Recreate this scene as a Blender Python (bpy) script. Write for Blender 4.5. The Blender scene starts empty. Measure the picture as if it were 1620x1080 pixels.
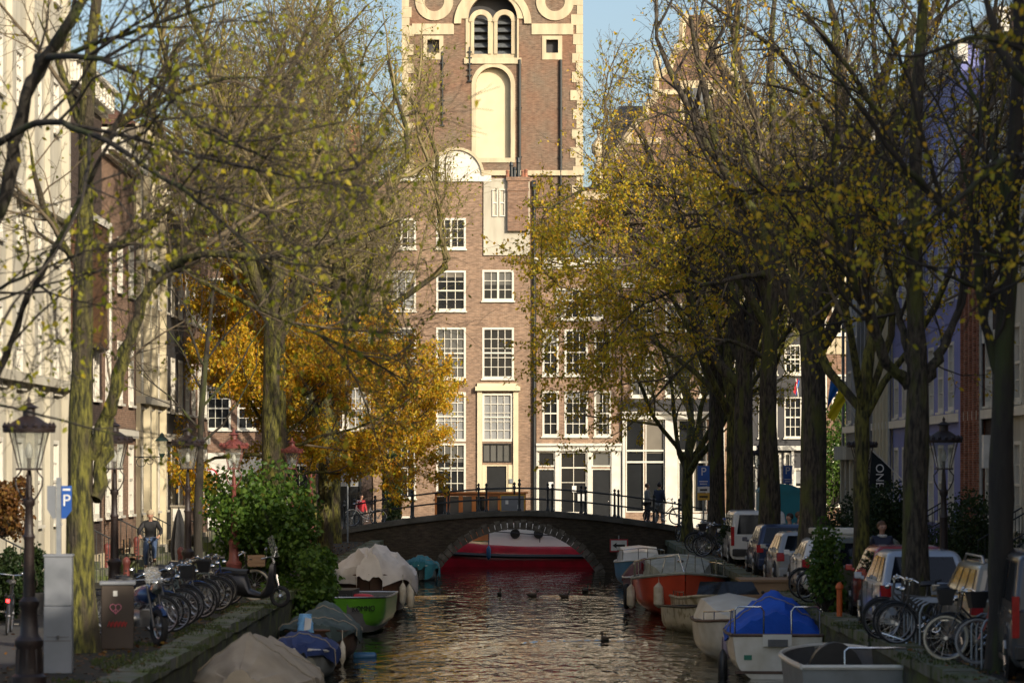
import bpy, math, random
import numpy as np
from mathutils import Vector, Matrix
random.seed(7); RNG=np.random.default_rng(7)
COL=bpy.context.scene.collection
F=4800.0; CX=810.0; HY=740.0; ZC=3.0; ZW=-1.25
def S(Y): return F/Y
def PX(px,Y): return (px-CX)*Y/F
def PZ(py,Y): return ZC-(py-HY)*Y/F
def P(px,py,Y): return (PX(px,Y),Y,PZ(py,Y))
R=math.radians
# ---------- materials ----------
MATS={}
def _n(nt,t,**k):
    n=nt.nodes.new(t)
    for a,b in k.items(): setattr(n,a,b)
    return n
def rgba(c): return (c[0],c[1],c[2],1.0)
def pm(name,col,rough=.6,metal=0.,col2=None,scale=3.,bump=0.,bscale=None,spec=.5,coat=0.,emit=0.,stretch=None,contrast=1.0,trans=0.,col3=None,scale3=40.,bdist=.03):
    if name in MATS: return MATS[name]
    m=bpy.data.materials.new(name); m.use_nodes=True; nt=m.node_tree; b=nt.nodes['Principled BSDF']
    b.inputs['Roughness'].default_value=rough; b.inputs['Metallic'].default_value=metal
    b.inputs['Specular IOR Level'].default_value=spec; b.inputs['Coat Weight'].default_value=coat
    b.inputs['Coat Roughness'].default_value=.06
    if trans: b.inputs['Transmission Weight'].default_value=trans
    if col2 is None: col2=tuple(c*.72 for c in col)
    tc=_n(nt,'ShaderNodeTexCoord'); mp=_n(nt,'ShaderNodeMapping'); nt.links.new(tc.outputs['Object'],mp.inputs['Vector'])
    if stretch: mp.inputs['Scale'].default_value=stretch
    nz=_n(nt,'ShaderNodeTexNoise'); nz.inputs['Scale'].default_value=scale; nz.inputs['Detail'].default_value=6
    nt.links.new(mp.outputs[0],nz.inputs['Vector'])
    cr=_n(nt,'ShaderNodeValToRGB'); h=.2/contrast
    cr.color_ramp.elements[0].position=.5-h; cr.color_ramp.elements[0].color=rgba(col2)
    cr.color_ramp.elements[1].position=.5+h; cr.color_ramp.elements[1].color=rgba(col)
    nt.links.new(nz.outputs['Fac'],cr.inputs['Fac']); out=cr.outputs['Color']
    if col3:
        n3=_n(nt,'ShaderNodeTexNoise'); n3.inputs['Scale'].default_value=scale3; n3.inputs['Detail'].default_value=4
        nt.links.new(mp.outputs[0],n3.inputs['Vector'])
        r3=_n(nt,'ShaderNodeValToRGB'); r3.color_ramp.elements[0].position=.5; r3.color_ramp.elements[1].position=.62
        nt.links.new(n3.outputs['Fac'],r3.inputs['Fac'])
        mx=_n(nt,'ShaderNodeMixRGB'); mx.inputs['Color2'].default_value=rgba(col3)
        nt.links.new(r3.outputs['Color'],mx.inputs['Fac']); nt.links.new(out,mx.inputs['Color1']); out=mx.outputs['Color']
    nt.links.new(out,b.inputs['Base Color'])
    if bump:
        nb=_n(nt,'ShaderNodeTexNoise'); nb.inputs['Scale'].default_value=bscale or scale*4; nb.inputs['Detail'].default_value=5
        nt.links.new(mp.outputs[0],nb.inputs['Vector'])
        bp=_n(nt,'ShaderNodeBump'); bp.inputs['Strength'].default_value=bump; bp.inputs['Distance'].default_value=bdist
        nt.links.new(nb.outputs['Fac'],bp.inputs['Height']); nt.links.new(bp.outputs['Normal'],b.inputs['Normal'])
    if emit:
        b.inputs['Emission Color'].default_value=rgba(col); b.inputs['Emission Strength'].default_value=emit
    MATS[name]=m; return m
def brick(name,c1,c2,mortar,dirt,rough=.85,bw=.215,bh=.065,patch=.45,patchcol=None):
    m=bpy.data.materials.new(name); m.use_nodes=True; nt=m.node_tree; b=nt.nodes['Principled BSDF']; L=nt.links.new
    b.inputs['Roughness'].default_value=rough; b.inputs['Specular IOR Level'].default_value=.2
    tc=_n(nt,'ShaderNodeTexCoord'); sp=_n(nt,'ShaderNodeSeparateXYZ'); L(tc.outputs['Object'],sp.inputs[0])
    ad=_n(nt,'ShaderNodeMath',operation='ADD'); L(sp.outputs[0],ad.inputs[0]); L(sp.outputs[1],ad.inputs[1])
    cb=_n(nt,'ShaderNodeCombineXYZ'); L(ad.outputs[0],cb.inputs[0]); L(sp.outputs[2],cb.inputs[1])
    bt=_n(nt,'ShaderNodeTexBrick'); L(cb.outputs[0],bt.inputs['Vector'])
    bt.inputs['Scale'].default_value=1.; bt.inputs['Brick Width'].default_value=bw; bt.inputs['Row Height'].default_value=bh
    bt.inputs['Mortar Size'].default_value=.008; bt.inputs['Color1'].default_value=rgba(c1); bt.inputs['Color2'].default_value=rgba(c2)
    bt.inputs['Mortar'].default_value=rgba(mortar); bt.inputs['Bias'].default_value=-.1
    nz=_n(nt,'ShaderNodeTexNoise'); nz.inputs['Scale'].default_value=.45; nz.inputs['Detail'].default_value=7; nz.inputs['Roughness'].default_value=.65
    L(tc.outputs['Object'],nz.inputs['Vector'])
    cr=_n(nt,'ShaderNodeValToRGB'); cr.color_ramp.elements[0].position=.38; cr.color_ramp.elements[1].position=.66
    cr.color_ramp.elements[0].color=(0,0,0,1); cr.color_ramp.elements[1].color=(patch,)*3+(1,)
    L(nz.outputs['Fac'],cr.inputs['Fac'])
    mx=_n(nt,'ShaderNodeMixRGB'); L(cr.outputs['Color'],mx.inputs['Fac']); L(bt.outputs['Color'],mx.inputs['Color1']); mx.inputs['Color2'].default_value=rgba(dirt)
    out=mx.outputs['Color']
    # single bricks of odd colour
    n2=_n(nt,'ShaderNodeTexNoise'); n2.inputs['Scale'].default_value=3.; n2.inputs['Detail'].default_value=3
    mp=_n(nt,'ShaderNodeMapping'); mp.inputs['Scale'].default_value=(1.2,1.2,4); L(tc.outputs['Object'],mp.inputs[0]); L(mp.outputs[0],n2.inputs['Vector'])
    c3=_n(nt,'ShaderNodeValToRGB'); c3.color_ramp.elements[0].position=.35; c3.color_ramp.elements[1].position=.65
    c3.color_ramp.elements[0].color=(.68,.66,.64,1); c3.color_ramp.elements[1].color=(1.15,1.12,1.08,1); L(n2.outputs['Fac'],c3.inputs['Fac'])
    ml=_n(nt,'ShaderNodeMixRGB',blend_type='MULTIPLY'); ml.inputs['Fac'].default_value=1; L(out,ml.inputs['Color1']); L(c3.outputs['Color'],ml.inputs['Color2'])
    L(ml.outputs['Color'],b.inputs['Base Color'])
    bp=_n(nt,'ShaderNodeBump'); bp.inputs['Strength'].default_value=.5; bp.inputs['Distance'].default_value=.01
    L(bt.outputs['Fac'],bp.inputs['Height']); bp.invert=True; L(bp.outputs['Normal'],b.inputs['Normal'])
    MATS[name]=m; return m
def leafmat(name,cols,rough=.5,trans=.45):
    m=bpy.data.materials.new(name); m.use_nodes=True; nt=m.node_tree; L=nt.links.new
    b=nt.nodes['Principled BSDF']; out=nt.nodes['Material Output']
    g=_n(nt,'ShaderNodeNewGeometry'); cr=_n(nt,'ShaderNodeValToRGB'); e=cr.color_ramp.elements
    while len(e)<len(cols): e.new(.5)
    for i,c in enumerate(cols): e[i].position=i/(len(cols)-1); e[i].color=rgba(c)
    L(g.outputs['Random Per Island'],cr.inputs['Fac']); L(cr.outputs['Color'],b.inputs['Base Color'])
    b.inputs['Roughness'].default_value=rough; b.inputs['Specular IOR Level'].default_value=.3
    t=_n(nt,'ShaderNodeBsdfTranslucent'); mx=_n(nt,'ShaderNodeMixShader'); mx.inputs[0].default_value=trans
    L(cr.outputs['Color'],t.inputs['Color']); L(b.outputs[0],mx.inputs[1]); L(t.outputs[0],mx.inputs[2]); L(mx.outputs[0],out.inputs['Surface'])
    MATS[name]=m; return m
# ---------- mesh builder ----------
class MB:
    def __init__(s): s.v=[]; s.f=[]
    def add(s,vs,fs,M=None):
        o=len(s.v)
        if M is not None: vs=[tuple(M@Vector(v)) for v in vs]
        s.v+= [tuple(v) for v in vs]; s.f+=[tuple(i+o for i in f) for f in fs]; return s
    def box(s,x0,x1,y0,y1,z0,z1,M=None):
        if x0>x1: x0,x1=x1,x0
        if y0>y1: y0,y1=y1,y0
        if z0>z1: z0,z1=z1,z0
        return s.add([(x0,y0,z0),(x1,y0,z0),(x1,y1,z0),(x0,y1,z0),(x0,y0,z1),(x1,y0,z1),(x1,y1,z1),(x0,y1,z1)],
          [(0,3,2,1),(4,5,6,7),(0,1,5,4),(1,2,6,5),(2,3,7,6),(3,0,4,7)],M)
    def tube(s,pts,r,n=8,caps=True,M=None):
        pts=[Vector(p) for p in pts]; k=len(pts)
        rs=r if isinstance(r,(list,tuple)) else [r]*k
        vs=[]; fs=[]; up=Vector((0,0,1)); prev=None
        for i,p in enumerate(pts):
            d=(pts[min(i+1,k-1)]-pts[max(i-1,0)])
            if d.length<1e-9: d=Vector((0,0,1))
            d.normalize()
            if prev is None:
                a=up if abs(d.z)<.9 else Vector((1,0,0)); u=d.cross(a).normalized()
            else:
                u=prev-d*prev.dot(d)
                u = u.normalized() if u.length>1e-6 else d.orthogonal().normalized()
            prev=u; w=d.cross(u)
            for j in range(n):
                t=2*math.pi*j/n; vs.append(p+(u*math.cos(t)+w*math.sin(t))*rs[i])
        for i in range(k-1):
            for j in range(n):
                a=i*n+j; b=i*n+(j+1)%n; fs.append((a,b,b+n,a+n))
        if caps: fs.append(tuple(range(n))[::-1]); fs.append(tuple((k-1)*n+j for j in range(n)))
        return s.add(vs,fs,M)
    def lathe(s,prof,n=16,c=(0,0,0),M=None,axis='z'):
        vs=[];fs=[]
        for (r,z) in prof:
            for j in range(n):
                t=2*math.pi*j/n
                if axis=='z': vs.append((c[0]+r*math.cos(t),c[1]+r*math.sin(t),c[2]+z))
                elif axis=='x': vs.append((c[0]+z,c[1]+r*math.cos(t),c[2]+r*math.sin(t)))
                else: vs.append((c[0]+r*math.sin(t),c[1]+z,c[2]+r*math.cos(t)))
        for i in range(len(prof)-1):
            for j in range(n):
                a=i*n+j;b=i*n+(j+1)%n; fs.append((a,b,b+n,a+n))
        if prof[0][0]>1e-4: fs.append(tuple(range(n))[::-1])
        if prof[-1][0]>1e-4: fs.append(tuple((len(prof)-1)*n+j for j in range(n)))
        return s.add(vs,fs,M)
    def torus(s,c,Rr,r,axis='y',n=24,m=6,a0=0,a1=2*math.pi):
        full=abs(a1-a0-2*math.pi)<1e-6; pts=[]
        k=n if full else n+1; vs=[];fs=[]
        for i in range(k):
            t=a0+(a1-a0)*i/n
            for j in range(m):
                q=2*math.pi*j/m; rr=Rr+r*math.cos(q); h=r*math.sin(q)
                if axis=='y': v=(c[0]+rr*math.cos(t),c[1]+h,c[2]+rr*math.sin(t))
                elif axis=='x': v=(c[0]+h,c[1]+rr*math.cos(t),c[2]+rr*math.sin(t))
                else: v=(c[0]+rr*math.cos(t),c[1]+rr*math.sin(t),c[2]+h)
                vs.append(v)
        for i in range(n):
            for j in range(m):
                a=i*m+j;b=i*m+(j+1)%m;i2=((i+1)%k)*m; fs.append((a,b,i2+(j+1)%m,i2+j))
        return s.add(vs,fs)
    def prism(s,poly,y0,y1,M=None):
        """poly in (x,z), extruded along y"""
        n=len(poly); vs=[(x,y0,z) for x,z in poly]+[(x,y1,z) for x,z in poly]
        fs=[tuple(range(n)),tuple(range(2*n-1,n-1,-1))]+[(j,j+n,(j+1)%n+n,(j+1)%n)[::1] for j in range(n)]
        return s.add(vs,fs,M)
    def prismz(s,poly,z0,z1,M=None):
        n=len(poly); vs=[(x,y,z0) for x,y in poly]+[(x,y,z1) for x,y in poly]
        fs=[tuple(range(n))[::-1],tuple(range(n,2*n))]+[(j,(j+1)%n,(j+1)%n+n,j+n) for j in range(n)]
        return s.add(vs,fs,M)
    def ball(s,c,r,n=12,m=8,sc=(1,1,1),M=None):
        vs=[(c[0],c[1],c[2]-r*sc[2])];fs=[]
        for i in range(1,m):
            p=-math.pi/2+math.pi*i/m
            for j in range(n):
                t=2*math.pi*j/n; vs.append((c[0]+r*sc[0]*math.cos(p)*math.cos(t),c[1]+r*sc[1]*math.cos(p)*math.sin(t),c[2]+r*sc[2]*math.sin(p)))
        vs.append((c[0],c[1],c[2]+r*sc[2])); T=len(vs)-1
        for j in range(n):
            fs.append((0,1+(j+1)%n,1+j)); fs.append((T,T-n+j,T-n+(j+1)%n))
        for i in range(m-2):
            for j in range(n):
                a=1+i*n+j;b=1+i*n+(j+1)%n; fs.append((a,b,b+n,a+n))
        return s.add(vs,fs,M)
    def grid(s,G,close=False,M=None):
        """G: list of rows of points"""
        h=len(G); w=len(G[0]); vs=[p for r in G for p in r]; fs=[]
        for i in range(h-1):
            for j in range(w-1 if not close else w):
                a=i*w+j;b=i*w+(j+1)%w; fs.append((a,b,b+w,a+w))
        return s.add(vs,fs,M)
    def build(s,name,mat,parent=None,smooth=False,fix=True,loc=None):
        me=bpy.data.meshes.new(name); me.from_pydata(s.v,[],s.f)
        if fix:
            import bmesh
            bm=bmesh.new(); bm.from_mesh(me); bmesh.ops.recalc_face_normals(bm,faces=bm.faces); bm.to_mesh(me); bm.free()
        if mat is not None: me.materials.append(mat if not isinstance(mat,str) else MATS[mat])
        if smooth:
            me.shade_smooth()
            if smooth!='all':
                me.set_sharp_from_angle(angle=R(38))
        o=bpy.data.objects.new(name,me); COL.objects.link(o)
        if parent is not None: o.parent=parent
        if loc is not None: o.location=loc
        return o
def tag(o,label=None,cat=None,group=None,kind=None):
    if label: o['label']=label
    if cat: o['category']=cat
    if group: o['group']=group
    if kind: o['kind']=kind
    return o
def empty(name,loc,rz=0,label=None,cat=None,group=None,kind=None,sc=None):
    o=bpy.data.objects.new(name,None); COL.objects.link(o); o.location=loc; o.rotation_euler=(0,0,rz); o.empty_display_size=.2
    if sc: o.scale=(sc,)*3 if not isinstance(sc,tuple) else sc
    return tag(o,label,cat,group,kind)
def copy_tree(o,parent=None):
    c=o.copy(); COL.objects.link(c); c.parent=parent
    for ch in [x for x in o.children]:
        copy_tree(ch,c)
    return c
def place(proto,loc,rz=0,label=None,group=None,first=False,sc=None):
    o=proto if first else copy_tree(proto)
    o.location=loc; o.rotation_euler=(0,0,rz)
    if label: o['label']=label
    if group: o['group']=group
    if sc: o.scale=(sc,)*3 if not isinstance(sc,tuple) else sc
    return o
def textobj(name,body,size,mat,parent,loc,rot=(math.pi/2,0,0),extrude=.004,align='CENTER',sx=1.0):
    cu=bpy.data.curves.new(name,'FONT'); cu.body=body; cu.size=size; cu.extrude=extrude; cu.align_x=align; cu.align_y='CENTER'
    cu.materials.append(MATS[mat] if isinstance(mat,str) else mat)
    t=bpy.data.objects.new(name,cu); COL.objects.link(t); bpy.context.view_layer.update()
    me=bpy.data.meshes.new_from_object(t.evaluated_get(bpy.context.evaluated_depsgraph_get())); bpy.data.objects.remove(t); bpy.data.curves.remove(cu)
    me.name=name; o=bpy.data.objects.new(name,me); COL.objects.link(o); o.parent=parent; o.location=loc; o.rotation_euler=rot; o.scale=(sx,1,1)
    return o
# ---------- material library ----------
brick('brick_tower',(.20,.148,.108),(.155,.118,.09),(.25,.22,.175),(.26,.125,.075),patch=.6)
brick('brick_a',(.33,.22,.15),(.25,.17,.12),(.36,.29,.22),(.2,.14,.11),patch=.55)
brick('brick_b',(.36,.235,.16),(.27,.185,.13),(.38,.31,.24),(.22,.15,.12),patch=.45)
brick('brick_dark',(.075,.05,.042),(.05,.036,.032),(.10,.085,.075),(.04,.032,.03),patch=.5)
brick('brick_red',(.36,.13,.075),(.27,.095,.06),(.36,.27,.20),(.19,.09,.06),patch=.4)
brick('brick_brown',(.29,.17,.11),(.22,.13,.09),(.3,.25,.2),(.14,.1,.08),patch=.5)
brick('brick_bridge',(.085,.065,.05),(.06,.048,.04),(.09,.08,.065),(.035,.034,.022),patch=.7)
brick('pavement',(.085,.072,.062),(.06,.052,.047),(.035,.033,.028),(.05,.055,.03),patch=.5,bw=.2,bh=.1)
pm('cream',(.68,.60,.41),.7,col2=(.58,.51,.35),scale=1.2,bump=.1,spec=.3)
pm('stone_cream',(.60,.52,.35),.8,col2=(.42,.35,.24),scale=2.2,bump=.25,spec=.2,stretch=(1.2,1.2,.25))
pm('white_paint',(.72,.69,.60),.45,col2=(.62,.59,.5),scale=2)
pm('white_gloss',(.72,.70,.63),.3,col2=(.62,.6,.52),scale=2.5,coat=.3)
pm('stucco',(.53,.50,.40),.8,col2=(.36,.33,.26),scale=1.8,bump=.2,stretch=(1.,1.,.22))
pm('green_grey',(.11,.14,.13),.6,scale=4)
pm('lilac',(.25,.27,.56),.7,col2=(.2,.22,.48),scale=1.)
pm('grey_wall',(.33,.33,.33),.8,col2=(.22,.22,.22),scale=1.,bump=.2)
pm('dark_wall',(.045,.045,.048),.7,scale=1.,bump=.2)
pm('roof_tile',(.16,.075,.05),.8,col2=(.09,.05,.04),scale=4,bump=.6,bscale=14)
pm('slate',(.13,.14,.15),.6,col2=(.08,.09,.1),scale=5,bump=.5,bscale=10)
pm('black_paint',(.018,.02,.022),.35,scale=4,coat=.2)
pm('iron',(.02,.024,.026),.45,metal=.3,scale=9,bump=.1)
pm('iron_brown',(.028,.017,.015),.5,col2=(.018,.013,.012),scale=9,bump=.2)
pm('iron_red',(.2,.05,.04),.5,col2=(.13,.04,.035),scale=9,bump=.2)
pm('verdigris',(.06,.13,.11),.6,scale=8)
pm('galv',(.32,.34,.36),.45,metal=.6,col2=(.24,.26,.28),scale=6)
pm('chrome',(.7,.7,.7),.18,metal=1.,scale=2)
pm('alu',(.5,.5,.5),.35,metal=.9,scale=5)
pm('rubber',(.018,.018,.018),.85,scale=9,bump=.2)
pm('plastic_black',(.02,.02,.022),.4,scale=5)
pm('plastic_grey',(.12,.12,.12),.5,scale=5)
pm('machine_grey',(.20,.215,.24),.5,col2=(.15,.165,.18),scale=2,bump=.05)
pm('sign_blue',(.015,.10,.42),.4,scale=3)
pm('sign_white',(.75,.75,.72),.4,scale=3)
pm('sign_red',(.5,.03,.04),.4,scale=3)
pm('sign_yellow',(.65,.38,.04),.5,scale=3)
pm('letter_black',(.01,.01,.01),.6,scale=3)
pm('letter_white',(.8,.8,.78),.6,scale=3)
pm('asphalt',(.05,.048,.046),.9,col2=(.035,.034,.032),scale=3,bump=.4,bscale=60)
pm('kerb_stone',(.16,.155,.13),.85,col2=(.06,.075,.025),scale=1.6,bump=.5,bscale=12,col3=(.075,.1,.018),scale3=2.2)
pm('moss_wall',(.05,.055,.025),.95,col2=(.03,.03,.02),scale=2.4,bump=.9,bscale=9,col3=(.07,.09,.015),scale3=1.5)
pm('moss',(.07,.095,.018),.95,col2=(.04,.05,.015),scale=5,bump=.8,bscale=30)
pm('wood_orange',(.62,.2,.04),.35,col2=(.45,.14,.03),scale=3,stretch=(1,1,.2),coat=.4)
pm('wood_brown',(.12,.055,.025),.45,col2=(.08,.035,.02),scale=4,stretch=(.3,1,1),coat=.2)
pm('wood_plain',(.32,.2,.1),.7,col2=(.22,.13,.07),scale=5,stretch=(.3,1,1))
pm('hull_red',(.60,.018,.045),.3,col2=(.40,.016,.034),scale=2,coat=.4,bump=.05)
pm('hull_dark_red',(.16,.02,.022),.4,col2=(.1,.015,.02),scale=2)
pm('hull_orange',(.62,.075,.03),.35,col2=(.42,.05,.022),scale=1.5,coat=.3,bump=.08)
pm('hull_green',(.10,.30,.02),.35,col2=(.075,.235,.018),scale=1.6,coat=.3)
pm('hull_blue',(.10,.27,.42),.45,col2=(.08,.2,.33),scale=2)
pm('hull_cream',(.58,.52,.38),.4,col2=(.42,.36,.24),scale=2.2,col3=(.25,.2,.1),scale3=5,coat=.2)
pm('hull_white',(.68,.65,.57),.35,col2=(.5,.46,.36),scale=2.5,coat=.2,bump=.04)
pm('hull_grey',(.25,.27,.27),.5,col2=(.17,.18,.17),scale=2.5)
pm('deck_dirty',(.42,.42,.37),.6,col2=(.22,.24,.18),scale=4,bump=.15)
pm('hull_brown',(.13,.07,.045),.6,col2=(.07,.045,.03),scale=3)
def cloth(name,c,c2,sc=2.,b=.5): return pm(name,c,.75,col2=c2,scale=sc,bump=b,bscale=7,spec=.25)
cloth('tarp_tan',(.42,.35,.25),(.3,.25,.18)); cloth('tarp_white',(.8,.74,.66),(.6,.54,.47))
cloth('tarp_blue',(.015,.10,.55),(.012,.075,.42)); cloth('tarp_navy',(.035,.06,.17),(.025,.04,.12))
cloth('tarp_green',(.075,.105,.10),(.05,.07,.065)); cloth('tarp_teal',(.05,.24,.27),(.035,.17,.2)); cloth('tarp_wine',(.15,.05,.05),(.10,.035,.035))
pm('fender_white',(.62,.57,.45),.5,col2=(.45,.38,.26),scale=5); pm('fender_blue',(.03,.12,.25),.45,scale=5); pm('fender_pink',(.42,.33,.38),.5,scale=5)
def glassy(name,c,rough=.04,spec=.4):
    return pm(name,c,rough,col2=tuple(x*.7 for x in c),scale=.8,spec=spec,bump=.03,bscale=1.5)
glassy('pane',(.022,.024,.026)); glassy('pane_blind',(.30,.31,.31),.15); glassy('pane_curtain',(.13,.13,.12),.1); glassy('pane_warm',(.14,.09,.04),.1)
glassy('car_glass',(.010,.013,.018),.05,.4)
def clearglass(name,tint=(.9,.93,.93),fac=.25):
    m=bpy.data.materials.new(name); m.use_nodes=True; nt=m.node_tree; L=nt.links.new; nt.nodes.remove(nt.nodes['Principled BSDF'])
    out=nt.nodes['Material Output']; t=_n(nt,'ShaderNodeBsdfTransparent'); t.inputs[0].default_value=rgba(tint)
    g=_n(nt,'ShaderNodeBsdfGlossy'); g.inputs['Roughness'].default_value=.12; g.inputs[0].default_value=(.9,.9,.85,1)
    d=_n(nt,'ShaderNodeBsdfDiffuse'); d.inputs[0].default_value=(.7,.66,.55,1)
    m1=_n(nt,'ShaderNodeMixShader'); m1.inputs[0].default_value=.5; L(g.outputs[0],m1.inputs[1]); L(d.outputs[0],m1.inputs[2])
    mx=_n(nt,'ShaderNodeMixShader'); mx.inputs[0].default_value=fac; L(t.outputs[0],mx.inputs[1]); L(m1.outputs[0],mx.inputs[2]); L(mx.outputs[0],out.inputs['Surface'])
    MATS[name]=m
clearglass('lamp_glass')
def carpaint(name,c,metal=.3): return pm(name,c,.3,metal=metal,col2=tuple(x*.93 for x in c),scale=1,coat=.8,bump=.01)
carpaint('car_silver',(.42,.47,.54)); carpaint('car_tan',(.30,.26,.19)); carpaint('car_red',(.38,.03,.03)); carpaint('car_white',(.66,.66,.64),0)
carpaint('car_navy',(.02,.035,.09)); carpaint('car_olive',(.12,.12,.08)); carpaint('car_dark',(.07,.07,.075)); carpaint('car_silver_dull',(.33,.35,.37))
pm('tail_red',(.45,.01,.012),.2,col2=(.28,.008,.01),scale=9,coat=.6)
pm('bark',(.095,.078,.055),.95,col2=(.022,.018,.014),scale=9,bump=1.,bscale=11,stretch=(2.2,2.2,.5),col3=(.085,.09,.022),scale3=1.6,contrast=1.6,bdist=.08)
pm('bark_moss',(.17,.16,.03),.95,col2=(.028,.028,.010),scale=8,bump=1.,bscale=12,stretch=(2.2,2.2,.5),col3=(.06,.048,.03),scale3=2.0,contrast=1.8,bdist=.09)
pm('bark_dark',(.04,.034,.026),.95,col2=(.022,.019,.016),scale=5,bump=1.,bscale=9,stretch=(1.5,1.5,.35),col3=(.045,.055,.014),scale3=1.4)
pm('twig',(.15,.115,.07),.9,col2=(.10,.078,.05),scale=1.5)
pm('twig_moss',(.26,.215,.09),.9,col2=(.16,.125,.065),scale=1.2)
pm('twig_dark',(.04,.032,.024),.9,col2=(.028,.024,.02),scale=1.5)
leafmat('leaf_gold',[(.6,.26,.015),(.75,.46,.03),(.42,.38,.03),(.72,.33,.02),(.28,.31,.02),(.82,.56,.04),(.66,.42,.03)],trans=.5)
leafmat('leaf_yellow',[(.58,.46,.03),(.34,.34,.025),(.78,.5,.03),(.2,.23,.02),(.7,.38,.025),(.42,.4,.03)])
leafmat('leaf_lime',[(.2,.23,.02),(.36,.34,.025),(.12,.15,.014),(.48,.38,.025)])
leafmat('leaf_green',[(.035,.085,.012),(.06,.12,.015),(.10,.17,.02),(.025,.06,.01)],trans=.35)
leafmat('leaf_darkgreen',[(.015,.035,.01),(.03,.05,.012),(.02,.045,.015)],trans=.25)
leafmat('leaf_brown',[(.12,.05,.015),(.2,.09,.02),(.07,.03,.012),(.25,.15,.03)],trans=.2)
# ---------- trees ----------
def fast_mesh(name,V,Q,mat,parent=None,smooth=False):
    me=bpy.data.meshes.new(name); V=np.asarray(V,np.float32); Q=np.asarray(Q,np.int32); k=Q.shape[1]
    me.vertices.add(len(V)); me.vertices.foreach_set('co',V.ravel())
    me.loops.add(Q.size); me.loops.foreach_set('vertex_index',Q.ravel())
    me.polygons.add(len(Q)); me.polygons.foreach_set('loop_start',np.arange(len(Q),dtype=np.int32)*k)
    me.update(calc_edges=True)
    me.materials.append(MATS[mat])
    if smooth: me.shade_smooth()
    o=bpy.data.objects.new(name,me); COL.objects.link(o)
    if parent is not None: o.parent=parent
    return o
def tubes(polys,sides):
    """polys: list of (pts,radii) -> V,Q"""
    by={}
    for p,r in polys: by.setdefault(len(p),[]).append((p,r))
    Vs=[];Qs=[];off=0
    for k,lst in by.items():
        Pn=np.array([[tuple(q) for q in p] for p,_ in lst]); Rn=np.array([r for _,r in lst]); B=len(lst)
        T=np.empty_like(Pn); T[:,1:-1]=Pn[:,2:]-Pn[:,:-2]; T[:,0]=Pn[:,1]-Pn[:,0]; T[:,-1]=Pn[:,-1]-Pn[:,-2]
        T/=np.linalg.norm(T,axis=2,keepdims=True)+1e-9
        m=Pn[:,-1]-Pn[:,0]; ax=np.argmin(np.abs(m),axis=1); ref=np.zeros((B,3)); ref[np.arange(B),ax]=1
        U=np.cross(T,ref[:,None,:]); U/=np.linalg.norm(U,axis=2,keepdims=True)+1e-9; W=np.cross(T,U)
        a=np.arange(sides)*2*np.pi/sides; c=np.cos(a)[None,None,:,None]; s_=np.sin(a)[None,None,:,None]
        V=Pn[:,:,None,:]+(U[:,:,None,:]*c+W[:,:,None,:]*s_)*Rn[:,:,None,None]
        Vs.append(V.reshape(-1,3))
        i=np.arange(k-1)[:,None]; j=np.arange(sides)[None,:]; A=i*sides+j; Bq=i*sides+(j+1)%sides
        q=np.stack([A,Bq,Bq+sides,A+sides],-1).reshape(-1,4)
        q=(q[None]+ (np.arange(B)*k*sides)[:,None,None]).reshape(-1,4)+off
        Qs.append(q); off+=B*k*sides
    return np.concatenate(Vs),np.concatenate(Qs)
def leaves(name,pts,size,mat,parent,rng,hang=.7,jit=.06,aspect=.55,flat=False):
    pts=np.asarray(pts,float); n=len(pts)
    pts=pts+rng.normal(0,jit,(n,3))
    d=rng.normal(0,1,(n,3)); d[:,2]=(d[:,2]*.12 if flat else -np.abs(d[:,2])*.6-hang); d/=np.linalg.norm(d,axis=1,keepdims=True)
    s_=np.cross(d,rng.normal(0,1,(n,3))*(np.array([.1,.1,1]) if flat else 1.)); s_/=np.linalg.norm(s_,axis=1,keepdims=True); nn=np.cross(d,s_)
    L=size*rng.uniform(.65,1.3,(n,1)); w=L*aspect*.5; cup=w*rng.uniform(.1,.6,(n,1))
    b=pts; t=pts+d*L; l1=pts+d*L*.3+s_*w+nn*cup; l2=pts+d*L*.65+s_*w*.8+nn*cup; r1=pts+d*L*.3-s_*w+nn*cup; r2=pts+d*L*.65-s_*w*.8+nn*cup
    V=np.stack([b,l1,l2,t,r2,r1],1).reshape(-1,3); o=np.arange(n)[:,None]*6
    Q=np.concatenate([o+np.array([[0,1,2,3]]),o+np.array([[0,3,4,5]])])
    return fast_mesh(name,V,Q,mat,parent)
def rvec(rs): return Vector((rs.gauss(0,1),rs.gauss(0,1),rs.gauss(0,1)))
def cat(pts,n):
    """catmull-rom through pts, n samples per span"""
    P=[Vector(p) for p in pts]; P=[P[0]*2-P[1]]+P+[P[-1]*2-P[-2]]; out=[]
    for i in range(1,len(P)-2):
        for j in range(n):
            t=j/n; a,b,c,d=P[i-1],P[i],P[i+1],P[i+2]
            out.append(.5*((2*b)+(c-a)*t+(2*a-5*b+4*c-d)*t*t+(3*b-a-3*c+d)*t**3))
    out.append(P[-2]); return out
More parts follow.
